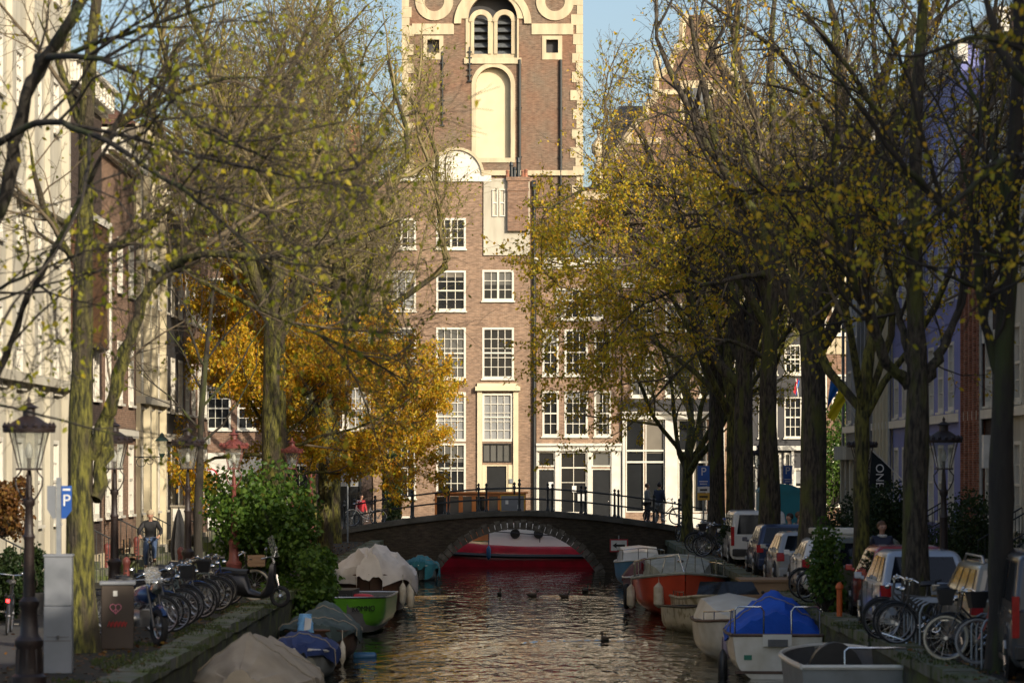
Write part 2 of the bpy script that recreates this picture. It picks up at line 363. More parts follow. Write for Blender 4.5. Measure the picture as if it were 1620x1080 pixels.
class Tree:
    def __init__(s,seed,dens=(0,1.5,3.0,6.0),ratio=(0,.42,.42,.45),wig=.16,trop=.05,maxl=4,droop=0.,rtw=.006,leafd=0.,leaflv=3,minlen=(0,1.6,.6,.25)):
        s.rs=random.Random(seed); s.rng=np.random.default_rng(seed); s.pl={i:[] for i in range(7)}; s.lp=[]
        s.dens=dens; s.ratio=ratio; s.wig=wig; s.trop=trop; s.maxl=maxl; s.droop=droop; s.rtw=rtw; s.leafd=leafd; s.leaflv=leaflv; s.minlen=minlen
        s.leafzone=None; s.out=None
    def along(s,pts,rad,lvl,t0=.2,den=None):
        rs=s.rs
        L=sum((pts[i+1]-pts[i]).length for i in range(len(pts)-1))
        if lvl>=s.leaflv and s.leafd>0:
            n=int(L*s.leafd+rs.random())
            for _ in range(n):
                x=rs.random()*(len(pts)-1); i=int(x); q=pts[i].lerp(pts[min(i+1,len(pts)-1)],x-i)
                if s.leafzone is None or rs.random()<s.leafzone(q): s.lp.append(tuple(q))
        if lvl>=s.maxl: return
        n=max(2,int(L*(den or s.dens[lvl])+rs.random()))
        for k in range(n):
            t=t0+(1-t0)*(k+rs.random())/n
            x=t*(len(pts)-1); i=min(int(x),len(pts)-2); q=pts[i].lerp(pts[i+1],x-i); d=(pts[i+1]-pts[i]).normalized()
            ang=rs.uniform(.45,1.05); perp=d.cross(rvec(rs)).normalized()
            if lvl<=1 and perp.z<-.2 and rs.random()<.6: perp=-perp
            nd=d*math.cos(ang)+perp*math.sin(ang)
            l=max(s.minlen[min(lvl,3)],L*s.ratio[lvl]*(1.25-.75*t))*rs.uniform(.6,1.25)
            rr=rad[i]*rs.uniform(.38,.6)
            if lvl==1 and rs.random()<.3: rr=rad[i]*.72; l*=1.5; nd=(d*math.cos(ang*.6)+perp*math.sin(ang*.6)); s.grow(q,nd,l,min(rr,l*.02),2); continue
            rr=min(rr,l*.015+.003) if lvl>=2 else min(rr,l*.0135)
            s.grow(q,nd,l,max(rr,s.rtw),lvl+1)
    def grow(s,p,d,L,r,lvl,up=None):
        rs=s.rs; ns={0:8,1:9,2:6,3:4,4:3,5:2}[lvl]; pts=[p.copy()]; rad=[r]; d=d.normalized(); q=p.copy()
        tr=(s.trop if up is None else up)*(1 if lvl<2 else .4)
        for i in range(ns):
            d=(d+rvec(rs)*s.wig*(.85 if lvl<2 else 1)+Vector((0,0,tr - (s.droop if lvl>=3 else 0)))).normalized()
            if s.out and lvl<=2:
                for _ in range(2):
                    n_=s.out(q+d*(L/ns))
                    if n_ is None: break
                    d=(d+n_*.55+Vector((0,0,.12))).normalized()
            q=q+d*(L/ns); pts.append(q.copy()); f=(i+1)/ns; rad.append(max(s.rtw*.7,r*(1-f*(.72 if lvl<4 else .5))))
        s.pl[lvl].append((pts,rad)); s.along(pts,rad,lvl)
    def limb(s,ctrl,r0,r1,lvl=1,t0=.15,den=None,n=5):
        pts=cat(ctrl,n); k=len(pts); rad=[(r0+(r1-r0)*(i/(k-1))**.8)*(1-.7*max(0,(i/(k-1)-.6)/.4)) for i in range(k)]
        pts=[p+rvec(s.rs)*rad[i]*.25 if 0<i<k-1 else p for i,p in enumerate(pts)]
        s.pl[lvl].append((pts,rad)); s.along(pts,rad,lvl,t0,den)
    def trunk(s,ctrl,r0,r1,flare=1.35,n=4):
        pts=cat(ctrl,n); k=len(pts); rad=[r0+(r1-r0)*(i/(k-1)) for i in range(k)]
        rad[0]*=flare; rad[1]*=1+(flare-1)*.35
        for i in range(2,k): rad[i]*=s.rs.uniform(.95,1.06)
        s.pl[0].append((pts,rad))
    def build(s,root,bark='bark',twig='twig',leafm=None,leafsize=.09,sides=(14,9,5,3,3,3),hang=.7,jit=.05):
        Vs,Qs,o=[],[],0
        for lv in (0,1):
            if s.pl[lv]:
                V,Q=tubes(s.pl[lv],sides[lv]); 
                Vs.append(V);Qs.append(Q+o);o+=len(V)
        V=np.concatenate(Vs)
        # bark relief
        V=V+np.stack([np.sin(V[:,2]*7+V[:,0]*23)*.012,np.sin(V[:,2]*5+V[:,1]*19)*.012,0*V[:,2]],1)
        fast_mesh('trunk',V,np.concatenate(Qs),bark,root,smooth=True)
        Vs,Qs,o=[],[],0
        for lv in (2,3,4,5):
            if s.pl[lv]:
                V,Q=tubes(s.pl[lv],sides[lv]); Vs.append(V);Qs.append(Q+o);o+=len(V)
        if Vs: fast_mesh('branches',np.concatenate(Vs),np.concatenate(Qs),twig,root,smooth=True)
        if leafm and s.lp: leaves('leaves',s.lp,leafsize,leafm,root,s.rng,hang,jit)
        return root
def elm(seed,name,loc,label,H=15,fork=4.6,tr=.30,nl=7,spread=.75,leafd=0.,leafm=None,leafsize=.09,bark='bark',twig='twig',lean=(0,0),dens=(0,1.5,3.,6.),zone=None,group=None,cat_='tree',elev=(.75,1.25),rtw=.0065,limbs=(),sc=1.,uplead=True,wig=.18,rmax=4.2):
    root=empty(name,loc,0,label,cat_,group)
    t=Tree(seed,dens=dens,leafd=leafd,rtw=rtw,wig=wig); t.leafzone=zone; rs=t.rs
    t.out=lambda q:(None if q.x*q.x+q.y*q.y<rmax*rmax else Vector((-q.x,-q.y,0)).normalized())
    top=Vector((lean[0],lean[1],fork))
    mid=Vector((lean[0]*.4+rs.uniform(-.08,.08),lean[1]*.4,fork*.55))
    t.trunk([Vector((0,0,-.1)),mid,top],tr,tr*.8)
    a0=rs.random()*6.28
    for i in range(nl):
        a=a0+i*2.399; el=rs.uniform(*elev) if i or not uplead else 1.45
        d=Vector((math.cos(a)*math.cos(el)*spread*1.4,math.sin(a)*math.cos(el)*spread*1.4,math.sin(el)))
        L=(H-fork)*rs.uniform(.8,1.08)
        st=top-Vector((0,0,rs.random()*fork*.22)) if i else top-Vector((0,0,.1))
        st=Vector((lean[0]*(st.z/fork),lean[1]*(st.z/fork),st.z))
        t.grow(st,d,L,tr*rs.uniform(.42,.62) if i else tr*.75,1,up=.045)
    for c,r0,r1 in limbs: t.limb([Vector(q) for q in c],r0,r1)
    t.build(root,bark,twig,leafm,leafsize)
    return root
GR='elms lining the canal quays'
def loc_limb(pxs,base,Y0):
    """limb control points given as (px,py,depth) turned into local metres of a tree standing at base"""
    return [Vector(P(x,y,Y))-Vector(base) for x,y,Y in pxs]
def build_trees():
    # two general elms, copied along both quays
    def z_low(q): return .9 if q.z<11 else .25
    # ---- left quay
    b=(PX(132,49.5),49.5,0)
    root=empty('elm_tree',b,0,'thick mossy green elm with a steep side limb, beside the grey parking machine','tree',GR)
    t=Tree(11,leafd=1.9,rtw=.0052,dens=(0,2.7,3.9,5.4)); t.leafzone=lambda q:.7 if q.z<8 else .4
    t.out=lambda q:(None if q.x<5.3 else Vector((-1,0,0)))
    B=Vector(b)
    t.trunk([(0,0,-.1),(-.06,0,2.2),(-.03,0,4.6),(.02,0,7.0),(.08,.1,9.5),(.3,.2,12),(.2,.3,15)],.25,.03,1.25)
    t.limb(loc_limb([(140,722,49.5),(168,665,49.4),(196,575,49.2),(222,482,49),(262,425,48.8),(305,360,48.5),(330,270,48.2),(390,170,48)],b,0),.135,.04,t0=.45)
    t.limb(loc_limb([(262,425,48.8),(320,402,48),(400,408,47.6),(480,398,47.4),(570,372,47),(680,330,46.5)],b,0),.075,.018,t0=.2)
    t.limb(loc_limb([(275,415,48.8),(350,460,49),(450,505,49.5),(560,555,50),(640,600,50.5),(700,612,51)],b,0),.05,.012,t0=.25)
    t.limb(loc_limb([(150,790,49.5),(165,720,49.6),(178,650,50)],b,0),.12,.11,t0=.9,den=.5)
    t.limb(loc_limb([(130,420,49.5),(105,395,49.4),(60,300,49),(40,180,48.5)],b,0),.08,.03)
    t.limb(loc_limb([(130,380,49.5),(190,390,50),(300,300,50.5),(430,180,51),(520,60,51.5)],b,0),.09,.02)
    t.limb(loc_limb([(132,250,49.5),(200,190,49),(330,130,48),(470,120,47.6)],b,0),.08,.02)
    t.limb(loc_limb([(132,200,49.5),(100,120,50),(60,20,50)],b,0),.08,.03)
    t.build(root,'bark_moss','twig','leaf_lime',.085)
    # near tree whose trunk stands left of the picture
    b=(PX(-70,37),37,0)
    root=empty('elm_tree',b,0,'nearest elm at the left edge, dark limbs reaching in over the top corner','tree',GR)
    t=Tree(12,leafd=3.4,rtw=.0043,dens=(0,3.0,3.6,5.2),droop=.03); t.leafzone=lambda q:.6
    t.out=lambda q:(None if q.x<5.2 else Vector((-1,0,0)))
    t.trunk([(0,0,-.1),(0,0,3),(.05,0,6)],.33,.24)
    t.limb(loc_limb([(-60,420,37),(0,330,37),(28,200,36.8),(70,95,36.5),(120,20,36),(160,-60,36),(200,-220,36)],b,0),.10,.06,den=1.0)
    t.limb(loc_limb([(-40,640,37),(0,585,37),(45,470,36.5),(95,380,36),(160,250,35.5),(215,120,35),(240,20,35)],b,0),.05,.02,den=1.)
    t.limb(loc_limb([(-40,250,37),(60,195,36),(150,215,35),(250,275,34),(330,330,33.5),(420,420,33),(470,470,33)],b,0),.05,.012)
    t.limb(loc_limb([(60,90,36.6),(140,90,35.5),(240,130,35),(330,210,34.5),(420,250,34),(560,330,33.5)],b,0),.045,.01)
    t.limb(loc_limb([(70,95,36.5),(180,60,36),(300,20,35.5),(430,-20,35)],b,0),.04,.01)
    t.limb(loc_limb([(-60,480,37),(0,455,36),(80,420,35.5),(150,395,35),(260,380,34.5)],b,0),.03,.008)
    t.limb(loc_limb([(-60,620,37),(0,640,36),(90,662,35),(200,690,34.5),(300,690,34)],b,0),.022,.006,den=1.4)
    t.limb(loc_limb([(-60,500,37),(10,470,36),(110,440,35.4),(190,430,35),(300,480,34.5)],b,0),.02,.006,den=1.2)
    t.build(root,'bark_dark','twig_dark','leaf_lime',.085)
    # young thin tree at the bush
    b=(PX(312,82),82,0)
    root=empty('elm_tree',b,0,'slender dark young tree between two crown lanterns left of the bush','tree',GR)
    t=Tree(13,leafd=0,rtw=.007,dens=(0,1.1,1.6,2.5),ratio=(0,.38,.4,.45),trop=.08)
    t.trunk([(0,0,-.1),(.05,0,2.5),(.15,0,5),(.45,0,8.)],.135,.05,1.15)
    for sx,z0,L in ((-1,4.0,2.6),(1,3.7,3.2),(-1,5.,2.4),(1,4.7,3.0),(-.3,5.7,2.8),(.8,5.9,2.4),(-1,6.6,1.6),(.2,7.5,2.)):
        t.grow(Vector((.05+z0*.03,0,z0)),Vector((sx*.75,random.Random(int(z0*10)).uniform(-.4,.4),.75)),L,.035,1)
    t.build(root,'bark_dark','twig_dark')
    # bright trunk behind the bush, tall
    e1=elm(21,'elm_tree',(PX(432,87.6),87.6,0),'tall elm with a sunlit yellow-green trunk rising behind the bush',H=19,fork=8.2,tr=.29,nl=7,spread=.7,bark='bark_moss',twig='twig_moss',leafd=1.9,leafsize=.10,leafm='leaf_lime',group=GR,dens=(0,1.1,2.7,5.3),elev=(.7,1.25),rtw=.005,rmax=4.6)
    e2=elm(22,'elm_tree',(PX(512,110),110,0),'elm on the left quay second behind the sunlit trunk, mostly bare',H=20,fork=7.4,tr=.27,nl=7,spread=.75,bark='bark_moss',twig='twig_moss',leafd=1.3,leafsize=.11,leafm='leaf_lime',group=GR,dens=(0,1.05,2.6,5.3),elev=(.7,1.25),rtw=.006,rmax=4.6)
    place(e1,(-7.8,101,0),2.3,'elm hidden behind the golden foliage, its bare top against the sky left of the tower',GR,sc=.98)
    place(e2,(-7.1,121,0),1.2,'far elm of the left quay beside the humpback bridge',GR,sc=.92)
    place(e2,(-9.6,146,0),2.6,'bare tree across the side canal in front of the dark brick house at left','trees across the side canal',sc=.85)
    # golden trees
    for seed,loc,H,fork,sprd,dn,lab in ((31,(PX(430,104),104,0),10.2,3.4,1.3,35,'broad golden yellow leafy tree on the left quay before the bridge'),
                                   (32,(PX(620,142),142,0),8.6,4.0,.98,36,'golden orange leafy tree with an ivy covered trunk before the brown brick house')):
        root=empty('golden_tree',loc,0,lab,'tree','golden trees')
        t=Tree(seed,dens=(0,1.8,3.6,5.),leafd=dn*1.25,leaflv=3,rtw=.007,trop=.03,wig=.2,maxl=4); rs=t.rs
        t.trunk([(0,0,-.1),(.1,0,fork*.6),(0,0,fork),(0,0,fork+2.5)],.2 if seed==31 else .3,.11)
        n=15 if seed==31 else 12
        for i in range(n):
            a=i*2.399+1; f=i/(n-1); el=.12+f*1.1
            d=Vector((math.cos(a)*math.cos(el),math.sin(a)*math.cos(el),math.sin(el)))
            t.grow(Vector((0,0,fork*.95+f*2.2)),d,(H-fork)*(.62-.12*f)*sprd*rs.uniform(.8,1.1),.07,1,up=.02)
        t.build(root,'bark_moss','twig','leaf_gold',.125,jit=.10)
        if seed==32:
            V=t.rng.uniform(0,1,(5200,3)); a=V[:,0]*6.28; z=V[:,1]*3.7; r=.30+.13*V[:,2]
            leaves('ivy',np.stack([np.cos(a)*r,np.sin(a)*r,z],1),.11,'leaf_darkgreen',root,t.rng,.4,.02,.8)
    # ---- right quay
    def lz(q): return 1. if q.z<8.5 else .22
    GRR='elms lining the canal quays'
    specs=[]
    b=(PX(1587,45),45,0)
    root=empty('elm_tree',b,0,'dark elm at the right edge behind the dark van','tree',GR)
    t=Tree(41,leafd=10,rtw=.005,dens=(0,1.6,2.8,5.)); t.leafzone=lambda q:.85 if q.z<7.5 else .3
    t.trunk([(0,0,-.1),(-.03,0,2),(0,0,4.2),(.1,0,6.5),(.25,.1,9.5),(.2,.1,12),(.3,.2,14)],.225,.03,1.3)
    t.limb(loc_limb([(1590,650,45),(1572,560,45),(1552,480,44.8),(1545,380,44.5),(1520,250,44.2),(1450,100,44)],b,0),.10,.03)
    t.limb(loc_limb([(1590,520,45),(1560,430,45.2),(1600,330,45),(1640,200,45)],b,0),.07,.03)
    t.limb(loc_limb([(1590,420,45),(1500,330,44.6),(1420,250,44),(1330,130,43.5),(1250,40,43)],b,0),.075,.02)
    t.limb(loc_limb([(1592,330,45),(1560,200,45.5),(1500,80,46)],b,0),.07,.03)
    t.limb(loc_limb([(1590,470,45),(1510,440,44.4),(1420,400,44),(1350,360,43.6)],b,0),.04,.01)
    t.build(root,'bark_dark','twig_dark','leaf_yellow',.085)
    b=(PX(1452,53.3),53.3,0)
    root=empty('elm_tree',b,0,'forked dark elm trunk standing against the silver hatchback','tree',GR)
    t=Tree(42,leafd=10,rtw=.0055,dens=(0,1.6,2.8,5.)); t.leafzone=lambda q:.9 if q.z<8 else .25
    t.out=lambda q:(None if q.x>-5.0 else Vector((1,0,0)))
    t.trunk([(0,0,-.1),(-.05,0,2),(0,0,4.4),(-.05,0,6.),(0,.1,9.2),(.15,.1,12),(.1,0,14)],.275,.03,1.2)
    t.limb(loc_limb([(1440,612,53.3),(1405,570,53),(1372,500,52.6),(1350,440,52),(1310,330,51.5),(1240,230,51)],b,0),.12,.03)
    t.limb(loc_limb([(1462,610,53.3),(1485,560,53.4),(1510,510,53.6),(1530,430,54),(1550,300,54)],b,0),.11,.04)
    t.limb(loc_limb([(1445,580,53.3),(1425,510,53.6),(1405,430,54),(1400,330,54.5),(1370,200,55)],b,0),.08,.03)
    t.limb(loc_limb([(1450,400,53.3),(1380,330,52.6),(1300,300,52),(1220,300,51.5),(1130,330,51)],b,0),.07,.015)
    t.limb(loc_limb([(1450,330,53.3),(1400,200,53),(1330,90,52.5),(1260,0,52)],b,0),.08,.03)
    t.build(root,'bark','twig_dark','leaf_yellow',.085)
    # near tree whose trunk stands right of the picture
    b=(PX(1850,33),33,0)
    root=empty('elm_tree',b,0,'nearest elm beyond the right edge, dark branches with large yellow leaves','tree',GR)
    t=Tree(43,leafd=10,rtw=.0045,dens=(0,1.4,2.2,4.),droop=.04); t.leafzone=lambda q:.8
    t.trunk([(0,0,-.1),(0,0,4),(0,0,8)],.3,.2)
    t.limb(loc_limb([(1850,300,33),(1720,260,33),(1600,250,32.6),(1520,310,32.3),(1440,360,32),(1340,380,31.6)],b,0),.07,.012)
    t.limb(loc_limb([(1850,200,33),(1700,120,32.7),(1560,60,32.4),(1440,90,32),(1340,60,31.5)],b,0),.06,.012)
    t.limb(loc_limb([(1850,420,33),(1740,400,33),(1640,420,32.5),(1540,400,32),(1460,420,31.7)],b,0),.05,.01)
    t.limb(loc_limb([(1850,350,33),(1760,230,33),(1600,110,33.3),(1560,0,33.5),(1540,-80,33.6)],b,0),.07,.03)
    t.build(root,'bark_dark','twig_dark','leaf_yellow',.085)
    # tree whose long limbs carry leaves over the canal
    b=(PX(1215,86),86,0)
    root=empty('elm_tree',b,0,'large elm by the silver car reaching leafy limbs far over the canal','tree',GR)
    t=Tree(44,leafd=13,rtw=.006,dens=(0,1.35,2.7,5.)); t.leafzone=lambda q:1. if q.z<11.5 and q.x<1 else .2
    t.out=lambda q:(None if q.x>(-6.6 if q.z<10.6 else -4.7) else Vector((1,0,-.35 if q.z<12 else 0)))
    t.trunk([(0,0,-.1),(.05,0,2),(0,0,5.),(.1,0,8.),(.2,.1,12.),(.1,.2,15),(.4,.2,18)],.36,.03,1.2)
    t.limb(loc_limb([(1215,570,86),(1150,540,85.6),(1080,580,85),(1010,660,84),(950,700,83)],b,0),.08,.015,den=1.0)
    t.limb(loc_limb([(1215,520,86),(1140,400,85.5),(1070,390,85),(1000,430,84.5),(930,480,84),(880,560,83.5)],b,0),.12,.02)
    t.limb(loc_limb([(1215,470,86),(1150,350,86),(1060,300,86),(960,290,86),(870,330,86),(840,390,86)],b,0),.12,.02)
    t.limb(loc_limb([(1215,420,86),(1130,340,87),(1040,350,88),(950,370,89),(880,430,90)],b,0),.10,.02)
    t.limb(loc_limb([(1215,400,86),(1180,250,86),(1100,180,86),(1020,190,86),(980,230,86)],b,0),.09,.02)
    t.limb(loc_limb([(1215,450,86),(1260,330,86),(1290,200,86),(1300,60,86)],b,0),.12,.04)
    t.limb(loc_limb([(1215,350,86),(1200,200,86),(1160,60,86),(1150,-60,86)],b,0),.14,.05)
    t.limb(loc_limb([(1215,430,86),(1120,450,84),(1020,480,82),(940,560,80)],b,0),.09,.02)
    t.build(root,'bark','twig','leaf_yellow',.105)
    e3=elm(45,'elm_tree',(PX(1365,63.3),63.3,0),'mossy elm trunk in front of the black pennant flag',H=14.5,fork=4.4,tr=.19,nl=6,spread=.8,bark='bark_moss',twig='twig',leafd=4.5,leafsize=.1,leafm='leaf_yellow',zone=lz,group=GR,dens=(0,1.15,2.5,5.))
    e4=elm(46,'elm_tree',(PX(1283,72),72,0),'stout dark elm between the white car and the blue and yellow flag',H=17,fork=6.9,tr=.34,nl=6,spread=.8,bark='bark',twig='twig_dark',leafd=1.9,leafsize=.11,leafm='leaf_yellow',zone=lz,group=GR,dens=(0,1.1,2.4,4.8))
    place(e4,(PX(1178,98),98,0),2.2,'dark elm just left of the portable toilet, behind the blue hatchback',GR,sc=1.)
    place(e3,(PX(1158,106),106,0),1.2,'straight elm behind the white van on the right quay',GR,sc=1.15)
    place(e4,(PX(1134,112),112,0),4.1,'elm rising beside the blue parking sign near the bridge',GR,sc=.95)
    e5=elm(47,'elm_tree',(PX(1088,121),121,0),'small elm with a bright mossy fork at the right end of the bridge',H=12,fork=3.4,tr=.24,nl=6,spread=.85,bark='bark_moss',twig='twig_moss',leafd=5,leafsize=.12,leafm='leaf_yellow',group=GR,dens=(0,1.3,2.6,5.))
    # tall bare trees beyond the right end of the canal
    GF='trees across the side canal'
    place(e2,(12.4,146,0),.7,'tall bare tree in front of the black painted house across the side canal',GF,sc=1.1)
    place(e2,(16.5,164,0),3.3,'pale bare tree in the churchyard right of the nave gable',GF,sc=1.35)
    place(e1,(-12.5,166,0),1.9,'pale bare tree in the churchyard left of the tower',GF,sc=1.25)
def bush(name,loc,rad,n,mat,size,label,cat_='bush',seed=5,stems=True,group=None,lumps=9):
    root=empty(name,loc,0,label,cat_,group); rng=np.random.default_rng(seed); rs=random.Random(seed)
    cs=[];
    for i in range(lumps):
        a=rs.random()*6.28; q=rs.uniform(.1,.75)
        cs.append((math.cos(a)*q*rad[0],math.sin(a)*q*rad[1],rad[2]*rs.uniform(.25,1.55),rs.uniform(.28,.5)))
    C=np.array([c[:3] for c in cs]); rr=np.array([c[3] for c in cs])
    k=rng.integers(0,lumps,n); d=rng.normal(0,1,(n,3)); d/=np.linalg.norm(d,axis=1,keepdims=True)
    q=rng.uniform(.35,1.08,(n,1))**.6
    pts=C[k]+d*q*(rr[k][:,None])*np.array([[rad[0],rad[1],rad[2]]])*1.25
    pts=pts[pts[:,2]>-.4]
    leaves('leaves',pts,size,mat,root,rng,.35,.03,.7)
    if stems:
        pl=[]
        for i in range(lumps*4):
            c=cs[i%lumps]; e=Vector(c[:3])+rvec(rs)*.25*min(rad); m=e*.5+rvec(rs)*.12
            m.z=max(m.z,.1); pl.append(([Vector((e.x*.15,e.y*.15,-.05)),m,e],[.022,.014,.006]))
        V,Q=tubes(pl,5); fast_mesh('stems',V,Q,'twig_dark',root,True)
    return root
# ---------- setting ----------
def sheet(name,pts,z,mat,kind='structure'):
    mb=MB(); mb.add([(x,y,z) for x,y in pts],[tuple(range(len(pts)))]); o=mb.build(name,mat,fix=False); return tag(o,kind=kind)
QL=-5.3; QR=6.3; YB0=124.; YB1=127.2; YX=141.   # quay edges, bridge faces, far bank of the side canal
def water_material():
    m=bpy.data.materials.new('water'); m.use_nodes=True; nt=m.node_tree; L=nt.links.new; b=nt.nodes['Principled BSDF']
    b.inputs['Base Color'].default_value=(.012,.016,.009,1); b.inputs['Roughness'].default_value=.02; b.inputs['IOR'].default_value=1.333
    b.inputs['Specular IOR Level'].default_value=.62
    tc=_n(nt,'ShaderNodeTexCoord')
    def noise(scx,scy,scale,det,rough=.5):
        mp=_n(nt,'ShaderNodeMapping'); mp.inputs['Scale'].default_value=(scx,scy,1); L(tc.outputs['Object'],mp.inputs[0])
        n=_n(nt,'ShaderNodeTexNoise'); n.inputs['Scale'].default_value=scale; n.inputs['Detail'].default_value=det; n.inputs['Roughness'].default_value=rough
        n.inputs['Distortion'].default_value=.35
        L(mp.outputs[0],n.inputs['Vector']); return n.outputs['Fac']
    a=noise(2.0,.8,1.25,2,.45); c=noise(1.,.6,5.,2,.5)
    mu=_n(nt,'ShaderNodeMath',operation='MULTIPLY'); mu.inputs[1].default_value=.12; L(c,mu.inputs[0])
    ad=_n(nt,'ShaderNodeMath',operation='ADD'); L(a,ad.inputs[0]); L(mu.outputs[0],ad.inputs[1])
    g=noise(.12,.12,.5,2)
    cr=_n(nt,'ShaderNodeValToRGB'); cr.color_ramp.elements[0].position=.35; cr.color_ramp.elements[1].position=.6
    cr.color_ramp.elements[0].color=(.6,.6,.6,1); cr.color_ramp.elements[1].color=(1,1,1,1); L(g,cr.inputs['Fac'])
    mm=_n(nt,'ShaderNodeMath',operation='MULTIPLY'); L(ad.outputs[0],mm.inputs[0]); L(cr.outputs['Color'],mm.inputs[1])
    bp=_n(nt,'ShaderNodeBump'); bp.inputs['Strength'].default_value=1.; bp.inputs['Distance'].default_value=.08
    L(mm.outputs[0],bp.inputs['Height']); L(bp.outputs['Normal'],b.inputs['Normal']); MATS['water']=m
def build_setting():
    water_material()
    # canal bed/ground far out
    sheet('ground',[(-600,-80),(600,-80),(600,900),(-600,900)],-2.6,'asphalt')
    sheet('water',[(-60,10),(60,10),(60,YX+.2),(-60,YX+.2)],ZW,'water')
    # duck wakes: low ridges of water
    for k,(pts,w,h) in enumerate((([(-2.9,68.6),(-1.8,71.),(-.6,73.),(.8,74.3),(2.2,74.8),(3.4,74.0),(4.5,72.2)],.34,.034),
                                ([(-5.1,99.3),(-4.2,99.6),(-3.,100.3),(-1.6,101.2)],.34,.034),([(.9,101),(2.,100.4),(3.6,99.6)],.26,.03))):
        P_=cat([Vector((x,y,ZW)) for x,y in pts],8); mb=MB(); G=[]
        for i,p in enumerate(P_):
            t=(P_[min(i+1,len(P_)-1)]-P_[max(i-1,0)]).normalized(); n=Vector((-t.y,t.x,0)); e=math.sin(math.pi*min(1,max(0,i/(len(P_)-1))))**.4
            G.append([tuple(p+n*w*u+Vector((0,0,.004+h*e*(math.cos(u*math.pi)*.5+.5)))) for u in (-1,-.6,-.3,0,.3,.6,1)])
        mb.grid(G); o=mb.build('water',MATS['water'],smooth='all'); tag(o,kind='structure')
    # quays
    def quay(side,x_edge,x_out):
        s_=1 if side=='l' else -1
        mb=MB(); mb.box(min(x_edge-s_*.42,x_out),max(x_edge-s_*.42,x_out),-30,YB1,-2.5,0); o=mb.build('quay_pavement','pavement'); tag(o,kind='structure')
        mb=MB(); G=[]
        # rough retaining wall
        n=120
        for i in range(n+1):
            y=-30+i*(YB1+30)/n; G.append([(x_edge+s_*(.02*math.sin(y*3.1)+.03*math.sin(y*7.7+z*5)),y,z) for z in (-2.5,-1.6,-1.2,-.8,-.4,-.1,.0)])
        # wall is a slab with thickness
        mb.grid(G); G2=[[(x_edge-s_*.4,y,-.0),(x_edge-s_*.4,y,-2.5)] for y in (-30,YB1)]
        o=mb.build('quay_wall','moss_wall'); tag(o,kind='structure')
        mb=MB(); rs=random.Random(3); y=-30.
        while y<YB0-.2:
            l=rs.uniform(1.0,1.6); l=min(l,YB0-y); dz=rs.uniform(-.015,.015); dx=rs.uniform(-.02,.03)
            mb.box(x_edge-s_*.46,x_edge+s_*(.04+dx),y+.01,y+l-.01,-.13,.06+dz); y+=l
        o=mb.build('kerb','kerb_stone'); tag(o,kind='structure')
    quay('l',QL,-60); quay('r',QR,60)
    # moss growing on the quay beside the kerb
    rng=np.random.default_rng(4)
    for side,x0,x1,n in (('l',-6.3,-5.2,9000),('r',6.2,6.9,4000)):
        y=rng.uniform(38,75,n); x=rng.uniform(x0,x1,n)+.25*np.sin(y*1.3); k=np.sin(y*2.1+x*3)+np.sin(y*.7)>-.2
        x,y=x[k],y[k]; d=rng.uniform(.02,.07,len(x)); a=rng.uniform(0,6.28,len(x)); w=.018
        z0=np.where((x>-5.76)&(x<6.0)|(x>5.9)&(x<6.76),.045,0.)
        p=np.stack([x,y,z0],1); V=np.stack([p+np.stack([np.cos(a)*w,np.sin(a)*w,0*a],1),p-np.stack([np.cos(a)*w,np.sin(a)*w,0*a],1),p+np.stack([np.cos(a*3)*.02,np.sin(a*3)*.02,d],1)],1).reshape(-1,3)
        o=fast_mesh('moss_tufts',V,np.arange(len(V)).reshape(-1,3),'moss'); tag(o,kind='stuff')
    # streets in front of the houses, 4 mm proud
    sheet('road',[(-9.8,-30),(-7.6,-30),(-7.6,YB1),(-9.8,YB1)],.004,'asphalt')
    sheet('road',[(8.7,-30),(11.3,-30),(11.3,YB1),(8.7,YB1)],.004,'asphalt')
    # far bank of the side canal
    mb=MB(); mb.box(-60,60,YX,400,-2.5,0); tag(mb.build('quay_pavement','pavement'),kind='structure')
    mb=MB(); mb.box(-60,60,YX-.35,YX-.002,-2.5,.05); tag(mb.build('kerb','kerb_stone'),kind='structure')
    # fallen leaves
    n=5200; y=rng.uniform(40,122,n); sd=rng.random(n)<.6
    x=np.where(sd,rng.normal(-6.6,.8,n),rng.normal(7.0,.6,n)); k=np.where(sd,x<-5.35,x>6.35); x,y=x[k],y[k]
    o=leaves('fallen_leaves',np.stack([x,y,np.where(np.abs(x-.5)<6.35,.075,.02)],1),.08,'leaf_brown',None,rng,0,.004,.6,True); tag(o,kind='stuff')
    n=150; x=rng.uniform(-4.9,5.9,n); y=rng.uniform(60,122,n)
    o=leaves('floating_leaves',np.stack([x,y,np.full(n,ZW+.015)],1),.08,'leaf_brown',None,rng,0,.0,.6,True); tag(o,kind='stuff')
